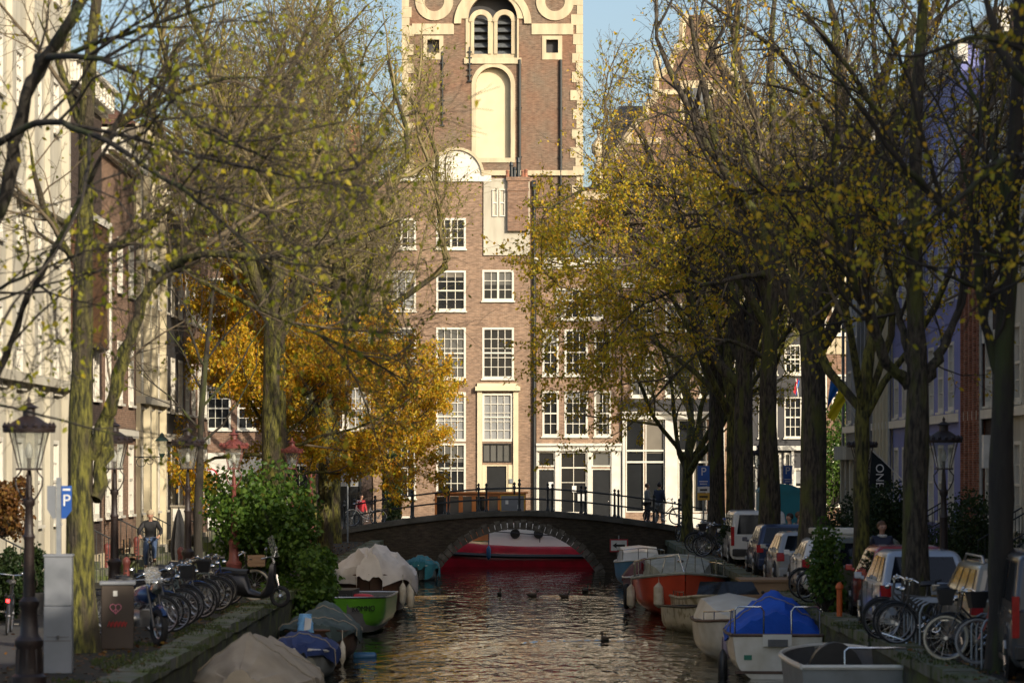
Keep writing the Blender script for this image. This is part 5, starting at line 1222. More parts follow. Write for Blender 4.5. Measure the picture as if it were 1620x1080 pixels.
    r=B(1333,51.5,'open aluminium motor boat with dark cushions, nearest at the bottom right',math.pi); h=Hull(5.4,2.05,1.1,1.05,1.05,full=.7,pointed=.5,rake=.4,stern=.92); h.build(r,'hull_grey',rim='white_gloss',inner='plastic_grey',rimr=.045)
    mb=MB(); mb.box(.28,.85,1.7,2.45,.55,.98); mb.build('seat_box','deck_dirty',r); mb=MB(); mb.box(-.72,.22,2.3,2.5,.5,.9); mb.build('seat_box','plastic_black',r)
    mb=MB(); mb.prism([(.05+.5*math.cos(math.pi*k/12),.6+.66*math.sin(math.pi*k/12)) for k in range(13)],-.9,-.58); mb.build('console','plastic_black',r,True)
    mb=MB(); mb.tube([(.2,2.2,.9),(.2,2.2,1.28),(.14,2.2,1.33),(-.78,2.2,1.33),(-.84,2.2,1.28),(-.84,2.2,.9)],.022,7); mb.build('stern_rail','chrome',r,True)
    mb=MB(); mb.tube([(-.6,-1.3,1.1),(-.6,-1.3,1.38),(-.7,-1.2,1.42),(-.98,.6,1.36),(-1.0,.8,1.3),(-1.0,.8,1.06)],.02,7); mb.tube([(-.86,-.5,1.1),(-.84,-.5,1.4)],.016,6); mb.build('grab_rail','chrome',r,True)
    mb=MB(); mb.box(-.9,-.6,-.9,1.2,.6,.85); mb.build('cushion','plastic_black',r); mb=MB(); mb.box(.62,.9,-.9,1.2,.6,.85); mb.build('cushion','plastic_black',r)
    # barge behind the bridge, lying across
    r=empty('barge',(1.0,132.4,ZW),0,'red and black steel barge with white deckhouse and wooden wheelhouse seen through the arch','boat')
    L=15.; 
    def sheerb(x): return .88+.75*max(0,(-x-.5)/7)**1.5+.2*max(0,(x-3)/5)**2
    mb=MB(); G=[]
    for i in range(41):
        u=-1+2*i/40; x=u*7.5; w=1.95*(1-abs(u)**3.5)**.5+.02
        G.append([(x*.97,-w*.9,-.4),(x*.985,-w,.2),(x,-w*1.02,sheerb(x)*.62),(x,-w*.97,sheerb(x)),(x,w*.97,sheerb(x)),(x,w*1.02,sheerb(x)*.62),(x*.985,w,.2),(x*.97,w*.9,-.4)])
    mb.grid(G); mb.build('hull','hull_red',r,True)
    mb=MB(); G1=[]
    for i in range(41):
        u=-.985+1.97*i/40; x=u*7.5; w=1.95*(1-abs(u)**3.5)**.5+.02; G1.append((x,-w*1.04,sheerb(x)*.52))
    mb.tube(G1,.10,6); mb.build('rubbing_strake','plastic_black',r,True)
    mb=MB(); G=[]
    for i in range(31):
        x=-2.0+8.*i/30; w=1.5*(1-(max(0,x)/9)**3); z0=sheerb(x)-.03; z1=1.85-.3*max(0,(x-1.0)/5)**1.6
        G.append([(x,-w,z0),(x,-w*.97,z1-.05),(x,-w*.6,z1+.03),(x,0,z1+.06),(x,w*.6,z1+.03),(x,w,z0)])
    mb.grid(G); mb.add(G[0],[tuple(range(6))]); mb.add(G[-1],[tuple(range(6))]); c=mb.build('deckhouse','white_bright',r,True)
    for x in (PX(815,130.9)-1.,PX(852,130.9)-1.):
        mb=MB(); mb.lathe([(.0,-.03),(.16,-.03),(.17,-.05),(.21,-.05),(.21,.02)],20,(x,-1.505,1.42),axis='y'); mb.build('porthole','plastic_black',c,True)
    mb=MB(); mb.tube([(-2.0,-1.62,.75),(-2.0,-1.62,1.45),(-1.8,-1.62,1.52),(1.4,-1.62,1.3)],.025,6); mb.tube([(.2,-1.62,1.05),(.2,-1.62,1.37)],.02,6); mb.build('handrail','plastic_black',r,True)
    f=fender(r,(-2.0,-2.1,.62),.5,.1,'fender_blue')
    mb=MB(); x0,x1=PX(688,131.6)-1,PX(832,131.6)-1; zb,zt=1.1,PZ(781,131.6)-ZW
    mb.box(x0,x1,-.9,1.2,zt-.1,zt+.02); mb.box(x0-.1,x1+.1,-1.05,1.35,zt+.022,zt+.09)
    for k in range(8):
        x=x0+(x1-x0)*k/7; mb.box(x-.09 if k else x,x+.09 if k<7 else x,-.92,-.8,zb,zt-.1)
    mb.box(x0,x1,-.88,-.8,zb,zb+.75); 
    for x in (x0,x1): mb.box(x-.04,x+.04,-.8,1.2,zb,zb+.9); 
    w=mb.build('wheelhouse','wood_orange',r)
    for k in range(7):
        xa=x0+(x1-x0)*k/7+.055; xb=x0+(x1-x0)*(k+1)/7-.055; mb=MB(); mb.box(xa,xb,-.86,-.84,zb+.76,zt-.105); mb.build('window','pane_curtain' if k%3 else 'pane',w)
    # ducks
    for i,(px,Y,rz,lab) in enumerate(((790,101.5,1.4,'largest duck at the left of the line of ducks below the bridge'),(842,100.5,.2,'duck second from the left in the line below the bridge'),(893,99.8,-.4,'duck third from the left in the line below the bridge'),(926,104,1.,'small distant duck at the right of the line below the bridge'),(957,74.8,2.,'lone duck trailing a long curved wake'))):
        d=empty('duck',(PX(px,Y),Y,ZW),rz,lab,'duck','mallards swimming on the canal',sc=.8)
        mb=MB(); G=[]
        for t,w,z0,z1 in ((-.25,.01,.10,.14),(-.2,.05,.03,.13),(-.1,.09,-.02,.15),(.02,.10,-.03,.15),(.12,.08,-.03,.14),(.17,.05,-.01,.16),(.18,.035,.08,.24),(.2,.04,.18,.29),(.25,.035,.19,.28),(.275,.015,.21,.24),(.33,.015,.205,.22)):
            G.append([(t,w*math.cos(a),(z0+z1)/2+(z1-z0)/2*math.sin(a)) for a in [j*math.pi/5 for j in range(10)]])
        mb.grid(G,True); mb.add(G[0],[tuple(range(10))]); mb.add(G[-1],[tuple(range(10))]); mb.build('body','duck_brown',d,True)
pm('sign_green',(.02,.2,.12),.5,scale=5); pm('bag_blue',(.25,.55,.85),.35,col2=(.15,.4,.75),scale=9,bump=.5); pm('bag_teal',(.04,.16,.3),.45,col2=(.02,.09,.2),scale=4,bump=.3)
pm('duck_brown',(.08,.055,.035),.8,col2=(.03,.025,.02),scale=22)

pm('white_bright',(.86,.85,.8),.35,col2=(.8,.79,.74),scale=2)
# ---------- bicycles, cars ----------
def bike(label,loc,rz,frame='black_paint',tyre='rubber',basket=None,step=True,light=False,lean=.06,fork='chrome',fender='black_paint',name='parked_bicycle',cat_='bicycle',group='bicycles parked along the canal',rim='alu',crate=None,seatbag=False):
    r=empty(name,loc,rz,label,cat_,group); r.rotation_euler=(lean,0,rz)
    R_=.34; A=(-.54,0,R_); B_=(.56,0,R_)
    for c in (A,B_):
        mb=MB(); mb.torus(c,R_-.015,.02,'y',28,6); w=mb.build('wheel',tyre,r,True)
        mb=MB(); mb.torus(c,R_-.038,.012,'y',28,4); mb.lathe([(.03,-.04),(.03,.04)],8,c,axis='y')
        for k in range(14):
            a=k*2*math.pi/14; mb.tube([(c[0]+.02*math.cos(a+.5),.02*(-1)**k,c[2]+.02*math.sin(a+.5)),(c[0]+(R_-.045)*math.cos(a),0,c[2]+(R_-.045)*math.sin(a))],.0022,3,False)
        mb.build('rim',rim,w,True)
        mb=MB(); mb.torus(c,R_+.02,.014,'y',18,4,.35,math.pi-(.0 if c is A else .5)); mb.build('mudguard',fender,r,True)
    mb=MB(); BBk=(-.08,0,.29); S_=(-.22,0,.78); H=(.36,0,.86)
    mb.tube([BBk,S_],.017,7); mb.tube([(-.12,0,.42) if step else (-.2,0,.72),(.1,0,.5) if step else (.1,0,.76),(.37,0,.78)],.017,7); mb.tube([BBk,(.12,0,.4),(.395,0,.7)],.018,7)
    for y in (-.04,.04): mb.tube([A,(A[0]+.05,y,R_),BBk],.011,6); mb.tube([(A[0],y,R_),(-.2,y*.3,.72)],.010,6); mb.tube([(.39,y*.6,.72),(.45,y,.55),B_],.012,6)
    mb.tube([(.345,0,.98),(.39,0,.7)],.018,7); mb.build('frame',frame,r,True)
    mb=MB(); mb.tube([(.2,-.28,1.02),(.27,-.27,1.06),(.36,-.1,1.05),(.345,0,1.04),(.36,.1,1.05),(.27,.27,1.06),(.2,.28,1.02)],.012,6); mb.tube([(.345,0,.97),(.345,0,1.05)],.014,6)
    mb.ball((.3,-.16,1.08),.03,8,6); mb.build('handlebar',fork,r,True)
    mb=MB(); mb.tube([(-.22,0,.76),(-.235,0,.92)],.013,6); G=[]
    for t,w,z in ((-.38,.03,.95),(-.35,.09,.97),(-.27,.08,.965),(-.18,.035,.96),(-.1,.02,.955)): G.append([(t,-w,z-.02),(t,-w*.6,z+.02),(t,w*.6,z+.02),(t,w,z-.02),(t,0,z-.05)])
    mb.grid(G,True); mb.add(G[0],[tuple(range(5))]); mb.add(G[-1],[tuple(range(5))]); mb.build('saddle','plastic_black',r,True)
    mb=MB(); mb.tube([(-.86,-.06,.72),(-.3,-.06,.74)],.008,5); mb.tube([(-.86,.06,.72),(-.3,.06,.74)],.008,5); mb.tube([(-.86,-.06,.72),(-.86,.06,.72)],.008,5)
    for y in (-.07,.07): mb.tube([(-.75,y,.72),(A[0],y,R_)],.007,5)
    mb.build('luggage_rack','plastic_black',r,True)
    mb=MB(); mb.torus(BBk,.085,.012,'y',16,5); mb.tube([(BBk[0],-.07,.29),(BBk[0]+.12,-.07,.18)],.01,5); mb.tube([(BBk[0],.07,.29),(BBk[0]-.12,.07,.4)],.01,5); mb.box(BBk[0]+.08,BBk[0]+.17,-.17,-.08,.165,.19); mb.box(BBk[0]-.17,BBk[0]-.08,.08,.17,.39,.415); mb.build('crank',fork,r,True)
    mb=MB(); mb.lathe([(.0,0),(.045,.0),(.05,.04),(.03,.08)],10,(.43,0,.92),axis='x'); mb.build('headlight','chrome',r,True)
    mb=MB(); mb.box(-.88,-.86,-.03,.03,.6,.66); mb.build('rear_light','tail_lit' if light else 'tail_red',r)
    if basket:
        mb=MB(); G=[]
        for z,w,l in ((.84,.13,.10),(1.08,.18,.14)): G.append([(.56-l,-w,z),(.56+l,-w,z),(.56+l,w,z),(.56-l,w,z)])
        mb.grid(G,True); mb.add(G[0],[(0,1,2,3)]); mb.torus((.56,0,1.08),.17,.008,'z',12,4); mb.build('front_basket',basket,r)
    if crate:
        mb=MB(); 
        for z in (.78,.86,.94): 
            mb.box(.42,.78,-.2,-.185,z,z+.05); mb.box(.42,.78,.185,.2,z,z+.05); mb.box(.405,.42,-.2,.2,z,z+.05); mb.box(.78,.795,-.2,.2,z,z+.05)
        mb.box(.42,.78,-.185,.185,.76,.775); mb.build('front_crate',crate,r)
    return r
def car(label,loc,rz,paint,L=3.9,W=1.7,H=1.5,belt=.93,kind='hatch',rails=False,name='parked_car',cat_='car',group='cars parked along the right quay',rack=None,flip=False,mirror=None,rearw=True):
    r=empty(name,loc,rz,label,cat_,group); w=W/2
    van=kind=='van'
    # y stations: rear (0) -> front (L)
    if van: st=[(0,.9,.97),(.06,1.,1.),(L*.3,1.,1.),(L*.7,1.,1.),(L*.86,.99,.98),(L*.95,.96,.86),(L,.88,.72)]
    else: st=[(0,.88,.95),(.08,.96,1.),(L*.3,1.,1.),(L*.7,1.,1.0),(L*.85,.97,.95),(L*.95,.9,.84),(L,.8,.68)]
    mb=MB(); G=[]
    for y,ww,hh in st:
        b=belt*hh; x=w*ww; G.append([(-x*.9,y,.2),(-x*.985,y,.32),(-x,y,.5),(-x*.995,y,b*.8),(-x*.95,y,b-.03),(-x*.86,y,b+.01),(0,y,b+.03),(x*.86,y,b+.01),(x*.95,y,b-.03),(x*.995,y,b*.8),(x,y,.5),(x*.985,y,.32),(x*.9,y,.2)])
    mb.grid(G,True); mb.add(G[0],[tuple(range(13))]); mb.add(G[-1],[tuple(range(13))]); body=mb.build('body',paint,r,True)
    bv=body.modifiers.new('b','BEVEL'); bv.width=.035; bv.segments=2; bv.limit_method='ANGLE'; bv.angle_limit=R(40)
    # cabin
    y0,y1,y2,y3=(.03,.14,L*.72,L*.88) if van else ((.05,.42,L*.55,L*.76) if kind!='wagon' else (.05,.30,L*.6,L*.78))
    bw=w*.95; tw=w*(.86 if van else .78)
    def C(y,x,z): return (x,y,z)
    bz=belt-.04; rz_=H
    mb=MB(); base=[(-bw,y0,bz),(bw,y0,bz),(bw,y3,bz),(-bw,y3,bz)]; mid_=[(-tw,y1,rz_-.05),(tw,y1,rz_-.05),(tw,y2,rz_-.05),(-tw,y2,rz_-.05)]; top=[(-tw*.85,y1+.12,rz_),(tw*.85,y1+.12,rz_),(tw*.85,y2-.15,rz_),(-tw*.85,y2-.15,rz_)]
    mb.grid([base,mid_,top],True); mb.add(top,[(0,1,2,3)]); cab=mb.build('cabin',paint,r,True)
    bv=cab.modifiers.new('b','BEVEL'); bv.width=.075; bv.segments=4; bv.limit_method='ANGLE'; bv.angle_limit=R(25)
    def pane(q,u0,u1,v0,v1,nm,off=.012,mat='car_glass'):
        a,b,c,d=[Vector(p) for p in q]
        def f(u,v): return a.lerp(b,u).lerp(d.lerp(c,u),v)
        n=(b-a).cross(d-a).normalized()*off
        vs=[f(u0,v0)+n,f(u1,v0)+n,f(u1-.02,v1)+n,f(u0+.02,v1)+n]; vs+=[v-n*.9 for v in vs]
        mb=MB(); mb.add(vs,[(0,1,2,3),(4,7,6,5),(0,4,5,1),(1,5,6,2),(2,6,7,3),(3,7,4,0)]); return mb.build(nm,mat,cab)
    back=(base[0],base[1],mid_[1],mid_[0]); front=(base[2],base[3],mid_[3],mid_[2]); rt=(base[1],base[2],mid_[2],mid_[1]); lf=(base[3],base[0],mid_[0],mid_[3])
    if rearw: pane(back,.09,.91,.08,.9,'rear_window')
    pane(front,.06,.94,.06,.94,'windscreen')
    if van:
        for q,fl in ((rt,0),(lf,1)):
            segs=((.72,.95),(.50,.69),(.08,.44)) if not fl else ((.05,.28),(.31,.50),(.56,.92))
            for a,b in segs: pane(q,a,b,.15,.88,'side_window')
    else:
        for q,fl in ((rt,0),(lf,1)):
            segs=((.08,.30),(.33,.57),(.60,.88)) if not fl else ((.12,.40),(.43,.67),(.70,.92))
            for a,b in segs: pane(q,a,b,.1,.88,'side_window')
    wr=.31 if not van else .33
    for y in (L*.17,L*.80):
        for sx in (-1,1):
            mb=MB(); mb.lathe([(wr+.06,-.01),(wr+.06,.012)],22,(sx*(w-.004),y,wr+.02),axis='x'); mb.build('wheel_arch','plastic_black',r)
            mb=MB(); mb.lathe([(wr-.1,-.06),(wr-.02,-.08),(wr,-.04),(wr,.04),(wr-.03,.075),(wr-.1,.06)],24,(sx*(w-.055),y,wr),axis='x'); wh=mb.build('wheel','rubber',r,True)
            mb=MB(); mb.lathe([(wr-.1,.0),(wr-.1,.03)],20,(sx*(w+.0),y,wr),axis='x')
            for k in range(5):
                a=k*2*math.pi/5; mb.tube([(sx*(w+.022),y,wr),(sx*(w+.02),y+(wr-.11)*math.cos(a),wr+(wr-.11)*math.sin(a))],.03,5)
            mb.build('hub_cap','alu',wh)
    for sx in (-1,1):
        mb=MB(); x=sx*w*.97
        if van: mb.box(sx*(w*.98),sx*(w-.12),-.02,.08,.62,1.2)
        else: mb.box(sx*(w*.985),sx*(w-.2),-.03,.16,belt-.24,belt-.03)
        mb.build('tail_light','tail_red',r)
        mb=MB(); mb.box(sx*(w*.8),sx*(w*.45),L-.05,L+.0,.55,.7); mb.build('headlight','chrome',r)
        mb=MB(); ym=y3-.25; mb.box(sx*(w+.02),sx*(w+.16),ym,ym+.08,belt+.0,belt+.12); mb.box(sx*(w-.03),sx*(w+.05),ym+.02,ym+.06,belt-.02,belt+.05); o=mb.build('wing_mirror',mirror or paint,r)
        bv=o.modifiers.new('b','BEVEL'); bv.width=.03; bv.segments=3
        mb=MB()
        for y in ((L*.34,L*.58) if not van else (L*.45,L*.66)): mb.box(sx*(w+.0),sx*(w+.022),y,y+.16,belt-.16,belt-.13)
        mb.build('door_handle','plastic_black' if van else paint,r)
        for y in (L*.31,L*.53,L*.745): mb=MB(); mb.box(sx*(w*.985),sx*(w+.0025),y,y+.012,.3,belt-.04); mb.build('door_gap','plastic_black',r)
        mb=MB(); mb.box(sx*(w*.98),sx*(w+.004),L*.26,L*.72,.22,.3); mb.build('sill','plastic_black',r)
    mb=MB(); mb.box(-w*.93,w*.93,-.07,.05,.3,.52); o=mb.build('bumper',paint if not van else 'plastic_black',r); bv=o.modifiers.new('b','BEVEL'); bv.width=.03; bv.segments=3
    mb=MB(); mb.box(-w*.8,w*.8,-.078,-.06,.3,.37); mb.build('bumper_trim','plastic_black',r)
    mb=MB(); mb.box(-.26,.26,-.035,-.0,.62 if not van else .7,.73 if not van else .81); mb.build('number_plate','sign_yellow',r)
    mb=MB(); mb.tube([(.0,y0-.02,bz+.06),(.28,y0+.03,bz+.12)],.01,5); mb.build('wiper','plastic_black',r)
    if rails:
        for sx in (-1,1): mb=MB(); mb.tube([(sx*tw*.88,y1+.1,rz_-.02),(sx*tw*.88,y1+.25,rz_+.09),(sx*tw*.88,y2-.4,rz_+.09),(sx*tw*.88,y2-.2,rz_-.02)],.02,6); mb.build('roof_rail','alu',r,True)
    if rack:
        mb=MB(); mb.box(-tw*.8,-.03,y1+.2,y2-.5,rz_+.1,rz_+.24); mb.box(.03,tw*.8,y1+.2,y2-.5,rz_+.1,rz_+.24); mb.box(-tw*.8,tw*.8,y1+.3,y1+.36,rz_-.01,rz_+.098); o=mb.build('roof_box',rack,r)
        bv=o.modifiers.new('b','BEVEL'); bv.width=.03; bv.segments=2
    return r
pm('tail_lit',(.9,.03,.03),.3,emit=6)
def motorbike(loc,rz):
    r=empty('motorcycle',loc,rz,'blue and black motorcycle with a small screen, parked beside the brown bin','motorcycle')
    A=(-.72,0,.31); B_=(.75,0,.31)
    for c in (A,B_):
        mb=MB(); mb.torus(c,.255,.062,'y',26,8); w=mb.build('wheel','rubber',r,True); mb=MB(); mb.torus(c,.19,.015,'y',22,5); mb.lathe([(.06,-.07),(.06,.07)],10,c,axis='y')
        for k in range(6): a=k*math.pi/3; mb.tube([c,(c[0]+.19*math.cos(a),0,c[2]+.19*math.sin(a))],.014,5)
        mb.build('rim','alu',w,True)
    mb=MB(); G=[]
    for x,wd,z0,z1 in ((-.15,.12,.72,.88),(0,.17,.68,.98),(.25,.19,.66,1.02),(.42,.13,.7,.98),(.5,.05,.78,.9)): G.append([(x,wd*math.cos(a),(z0+z1)/2+(z1-z0)/2*math.sin(a)) for a in [j*math.pi/6 for j in range(12)]])
    mb.grid(G,True); mb.add(G[0],[tuple(range(12))]); mb.add(G[-1],[tuple(range(12))]); mb.build('fuel_tank','moto_blue',r,True)
    mb=MB(); G=[]
    for x,wd,z in ((-.85,.08,.86),(-.6,.13,.88),(-.3,.15,.82),(-.1,.11,.84)): G.append([(x,-wd,z-.1),(x,-wd,z),(x,0,z+.05),(x,wd,z),(x,wd,z-.1)])
    mb.grid(G,True); mb.build('seat','plastic_black',r,True)
    mb=MB(); mb.box(-.2,.3,-.16,.16,.3,.58); mb.lathe([(.1,-.34),(.12,-.3),(.12,-.15)],12,(.05,0,.42),axis='y'); mb.lathe([(.12,.15),(.12,.3),(.1,.34)],12,(.05,0,.42),axis='y'); mb.build('engine','alu',r,True)
    mb=MB(); mb.tube([(.1,-.18,.35),(-.1,-.2,.25),(-.5,-.2,.32),(-.85,-.2,.42)],[.02,.025,.05,.055],8); mb.build('exhaust','chrome',r,True)
    mb=MB()
    for y in (-.09,.09): mb.tube([(.45,y,1.0),B_[:1]+(y,)+B_[2:]],.025,7)
    mb.tube([(.45,0,.95),(.1,0,.65),(-.3,0,.5),A],.03,6); mb.build('fork','plastic_black',r,True)
    mb=MB(); mb.tube([(.3,-.36,1.08),(.42,-.2,1.1),(.42,.2,1.1),(.3,.36,1.08)],.015,6)
    for y in (-.3,.3): mb.tube([(.38,y,1.1),(.42,y*1.1,1.24)],.006,4); mb.ball((.42,y*1.15,1.27),.05,8,6,(.4,1.2,.8))
    mb.build('handlebar','chrome',r,True)
    mb=MB(); mb.lathe([(0,.1),(.09,.09),(.1,0),(.05,-.08)],12,(.58,0,.95),axis='x'); mb.build('headlight','chrome',r,True)
    mb=MB(); mb.torus(B_,.34,.05,'y',12,5,.6,2.4); mb.torus(A,.34,.05,'y',12,5,.9,2.6); mb.build('mudguard','moto_blue',r,True)
    mb=MB(); G=[[(.56,-.16,1.05),(.6,0,1.05),(.56,.16,1.05)],[(.42,-.13,1.3),(.45,0,1.33),(.42,.13,1.3)]]; mb.grid(G); mb.build('screen','lamp_glass',r,True)
pm('moto_blue',(.02,.05,.15),.25,coat=.8,scale=2)
def scooter(loc,rz,label,white=True):
    r=empty('motor_scooter',loc,rz,label,'scooter')
    A=(-.6,0,.23); B_=(.62,0,.23)
    for c in (A,B_):
        mb=MB(); mb.torus(c,.19,.045,'y',24,8); w=mb.build('wheel','rubber',r,True); mb=MB(); mb.torus(c,.185,.047,'y',24,8,); 
        mb=MB(); mb.torus(c,.165,.012,'y',24,6); mb.torus(c,.205,.03,'y',24,6); mb.build('rim','white_gloss' ,w,True)
        mb=MB(); mb.lathe([(.0,-.07),(.05,-.06),(.06,.0),(.05,.06),(0,.07)],12,c,axis='y'); mb.build('hub','chrome',w,True)
    mb=MB(); G=[]
    for x,wd,z0,z1 in ((-.9,.06,.5,.66),(-.75,.16,.36,.78),(-.45,.19,.26,.78),(-.15,.17,.2,.74),(-.05,.16,.2,.4),(.2,.16,.18,.3),(.34,.19,.2,.5),(.42,.2,.25,.95),(.5,.1,.35,.98)): G.append([(x,wd*math.cos(a),(z0+z1)/2+(z1-z0)/2*math.sin(a)) for a in [j*math.pi/6 for j in range(12)]])
    mb.grid(G,True); mb.add(G[0],[tuple(range(12))]); mb.add(G[-1],[tuple(range(12))]); mb.build('body','plastic_black',r,True)
    mb=MB(); G=[]
    for x,wd,z in ((-.85,.1,.8),(-.6,.15,.82),(-.3,.15,.78),(-.1,.1,.78)): G.append([(x,-wd,z-.07),(x,-wd,z),(x,0,z+.04),(x,wd,z),(x,wd,z-.07)])
    mb.grid(G,True); mb.build('seat','plastic_black',r,True)
    mb=MB(); mb.tube([(.48,0,.95),(.45,0,1.06)],.03,6); mb.tube([(.3,-.33,1.05),(.42,-.15,1.08),(.42,.15,1.08),(.3,.33,1.05)],.016,6)
    for y in (-.25,.25): mb.tube([(.4,y,1.08),(.42,y*1.3,1.22)],.006,4); mb.ball((.42,y*1.35,1.25),.055,8,6,(.4,1.2,.8))
    mb.tube([(.52,.06,.7),B_],.025,6); mb.tube([(.52,-.06,.7),B_],.025,6); mb.build('handlebar','chrome',r,True)
    mb=MB(); G=[[(.52,-.26,1.08),(.58,0,1.08),(.52,.26,1.08)],[(.4,-.22,1.5),(.45,0,1.56),(.4,.22,1.5)]]; mb.grid(G); mb.build('windscreen','lamp_glass',r,True)
def build_vehicles():
    # cars on the right quay, x = left side plane
    def car_at(px,Yr,rz=0,W=1.7,**k): return (PX(px,Yr)+W/2,Yr,0.004)
    car('silver hatchback with a red tail light, partly hidden by the forked elm',car_at(1391,54.3),0,'car_silver',3.75,1.68,1.5,mirror='car_silver')
    car('tan estate car with silver roof rails behind the leaning bicycles',car_at(1535,47.6,W=1.76),0,'car_tan',4.4,1.76,1.5,kind='wagon',rails=True)
    car('dark boxy van at the right edge',car_at(1600,42.4,W=1.8),-.085,'car_dark',4.3,1.8,1.80,1.02,kind='van',cat_='van')
    car('red hatchback in front of the silver one, beside the green bush',car_at(1375,58.7),.0,'car_red',3.9,1.7,1.47)
    car('dark olive car half hidden by the bush on the right quay',car_at(1312,64.2),0,'car_olive',4.2,1.75,1.5)
    car('white hatchback with a pale roof box',car_at(1268,69.8),0,'car_white',3.9,1.7,1.36,rack='white_gloss')
    car('dull silver car with a large wing mirror ahead of the white hatchback',car_at(1228,75.2),0,'car_silver_dull',4.0,1.7,1.4)
    car('dark blue hatchback between the white van and the silver car',car_at(1196,83.),0,'car_navy',4.0,1.7,1.45)
    car('white van with tall red tail lights near the bridge',car_at(1158,93.),0,'car_white',4.3,1.8,1.68,.95,kind='van',cat_='van')
    G='bicycles parked along the canal'
    # right quay bicycles: front wheels towards the water (heading -x)
    pi=math.pi
    bike('black bicycle at the near end of the row in front of the silver hatchback',(6.98,50.6,.06),pi-.12,frame='plastic_black')
    for i,(x,y,a,lab) in enumerate(((7.0,51.3,.05,'black bicycle second in the row in front of the silver hatchback'),(6.9,52.0,-.08,'black bicycle third in the row in front of the silver hatchback'),(7.0,52.7,.1,'dark bicycle fourth in the row in front of the silver hatchback'))):
        bike(lab,(x,y,.06),pi-a,frame=('black_paint','plastic_grey','black_paint')[i],fender='plastic_black',step=i!=1)
    bike('bicycle with a pale tyred wheel at the water edge before the tan estate',(7.2,46.4,.06),pi-.1,frame='black_paint',tyre='fender_white',basket='plastic_black')
    bike('bicycle with an orange lock and grey rim beside the dark van',(7.55,45.6,.06),pi+.08,frame='hull_orange',tyre='tyre_grey',basket='plastic_black')
    bike('dark bicycle behind the pale tyred one, before the tan estate',(7.35,47.1,.06),pi+.04,frame='black_paint')
    bike('silver grey bicycle with a round mirror behind the blue tarpaulin boat',(7.0,66.6,.06),pi+.5,frame='galv',tyre='rubber')
    bike('dark bicycle behind the silver grey one near the white hatchback',(7.1,68.4,.06),pi+.2,frame='black_paint')
    for i in range(5):
        bike(('black bicycle with a black basket','dark grey bicycle','black bicycle with a grey basket','navy bicycle','farthest black bicycle')[i]+' in the cluster at the right foot of the bridge',(6.9+.15*(i%3),101+i*1.5,.06),pi+.3*math.sin(i*2.),frame=('black_paint','plastic_grey','black_paint','moto_blue','black_paint')[i],basket=('plastic_black',None,'galv',None,None)[i])
    # bridge
    def dz(x): u=min(1,abs(x-.2)/9.0); return .02+1.13*(1-u**1.75)+.03
    bike('white bicycle leaning on the bridge railing at the left',(PX(578,126.6),126.7,dz(PX(578,126.6))+.0),pi+.2,frame='white_gloss',fender='white_gloss',fork='chrome')
    bike('dark bicycle leaning on the bridge railing beside the pedestrians',(PX(1050,124.6),124.75,dz(5.9)),.25,frame='black_paint')
    bike('dark blue bicycle with raised handlebar at the right end of the bridge railing',(PX(1078,122),121.5,.06),1.2,frame='moto_blue')
    # left quay row, front wheels to the water (+x)
    for i in range(13):
        y=53.5+i*1.0; x=-6.75+.12*math.sin(i*2.3)+.0; fr=('black_paint','plastic_grey','moto_blue','black_paint','green_grey')[i%5]
        what=['black','grey','blue framed','black step-through','green'][i%5]
        ord_=['nearest','second','third','fourth','fifth','sixth','seventh','eighth','ninth','tenth','eleventh','twelfth','farthest'][i]
        bike(f'{what} bicycle, {ord_} in the row beside the motorcycle',(x,y,.06),.12*math.sin(i*1.7)-.1,frame=fr,fender='moto_blue' if i%5==2 else 'plastic_black',basket='plastic_black' if i in (4,8) else None,crate=None,lean=.1*math.sin(i*1.1),step=i%2==0)
    bike('bicycle with a wooden front crate beyond the scooter',(-6.3,67.6,.06),.1,frame='black_paint',tyre='fender_white',crate='wood_plain')
    bike('bicycle with two glowing red lights at the left edge of the street',(PX(14,55),55,.004),pi/2+.1,frame='black_paint',light=True)
    motorbike((PX(236,53.),51.9,0.004),-1.05)
    scooter((PX(400,65.5),65.5,.004),-.25,'black motor scooter with a tall windscreen and white rimmed wheels at the quay edge')
pm('tyre_grey',(.3,.3,.3),.8,scale=5)
# ---------- people ----------
pm('skin',(.52,.30,.20),.55,col2=(.46,.25,.17),scale=6); pm('hair_dark',(.03,.02,.015),.6,scale=30); pm('hair_brown',(.14,.07,.035),.6,scale=30)
pm('coat_black',(.018,.019,.022),.7,col2=(.012,.012,.014),scale=5,bump=.4); pm('jeans',(.06,.10,.19),.8,col2=(.04,.07,.14),scale=6,bump=.3); pm('trousers_grey',(.22,.22,.21),.8,col2=(.16,.16,.15),scale=5,bump=.3)
pm('knit_beige',(.55,.45,.30),.85,col2=(.42,.34,.22),scale=25,bump=.6); pm('jacket_red',(.4,.02,.03),.7,scale=5,bump=.3); pm('shoe_brown',(.15,.08,.04),.5,scale=5); pm('coat_navy',(.03,.04,.08),.7,scale=5,bump=.3); pm('scarf_yellow',(.5,.38,.08),.8,scale=8); pm('shirt_white',(.7,.68,.62),.7,scale=5)
def skin(name,nodes,edges,mat,parent,sub=2,root=0):
    me=bpy.data.meshes.new(name); me.from_pydata([n[:3] for n in nodes],edges,[]); me.materials.append(MATS[mat])
    o=bpy.data.objects.new(name,me); COL.objects.link(o); o.parent=parent
    sk=o.modifiers.new('skin','SKIN'); sk.use_smooth_shade=True
    sv=me.skin_vertices[0].data
    for i,n in enumerate(nodes): rr=n[3]; sv[i].radius=(rr if not isinstance(rr,tuple) else rr[0], rr if not isinstance(rr,tuple) else rr[1]); sv[i].use_root=(i==root)
    sb=o.modifiers.new('sub','SUBSURF'); sb.levels=sub; sb.render_levels=sub
    return o
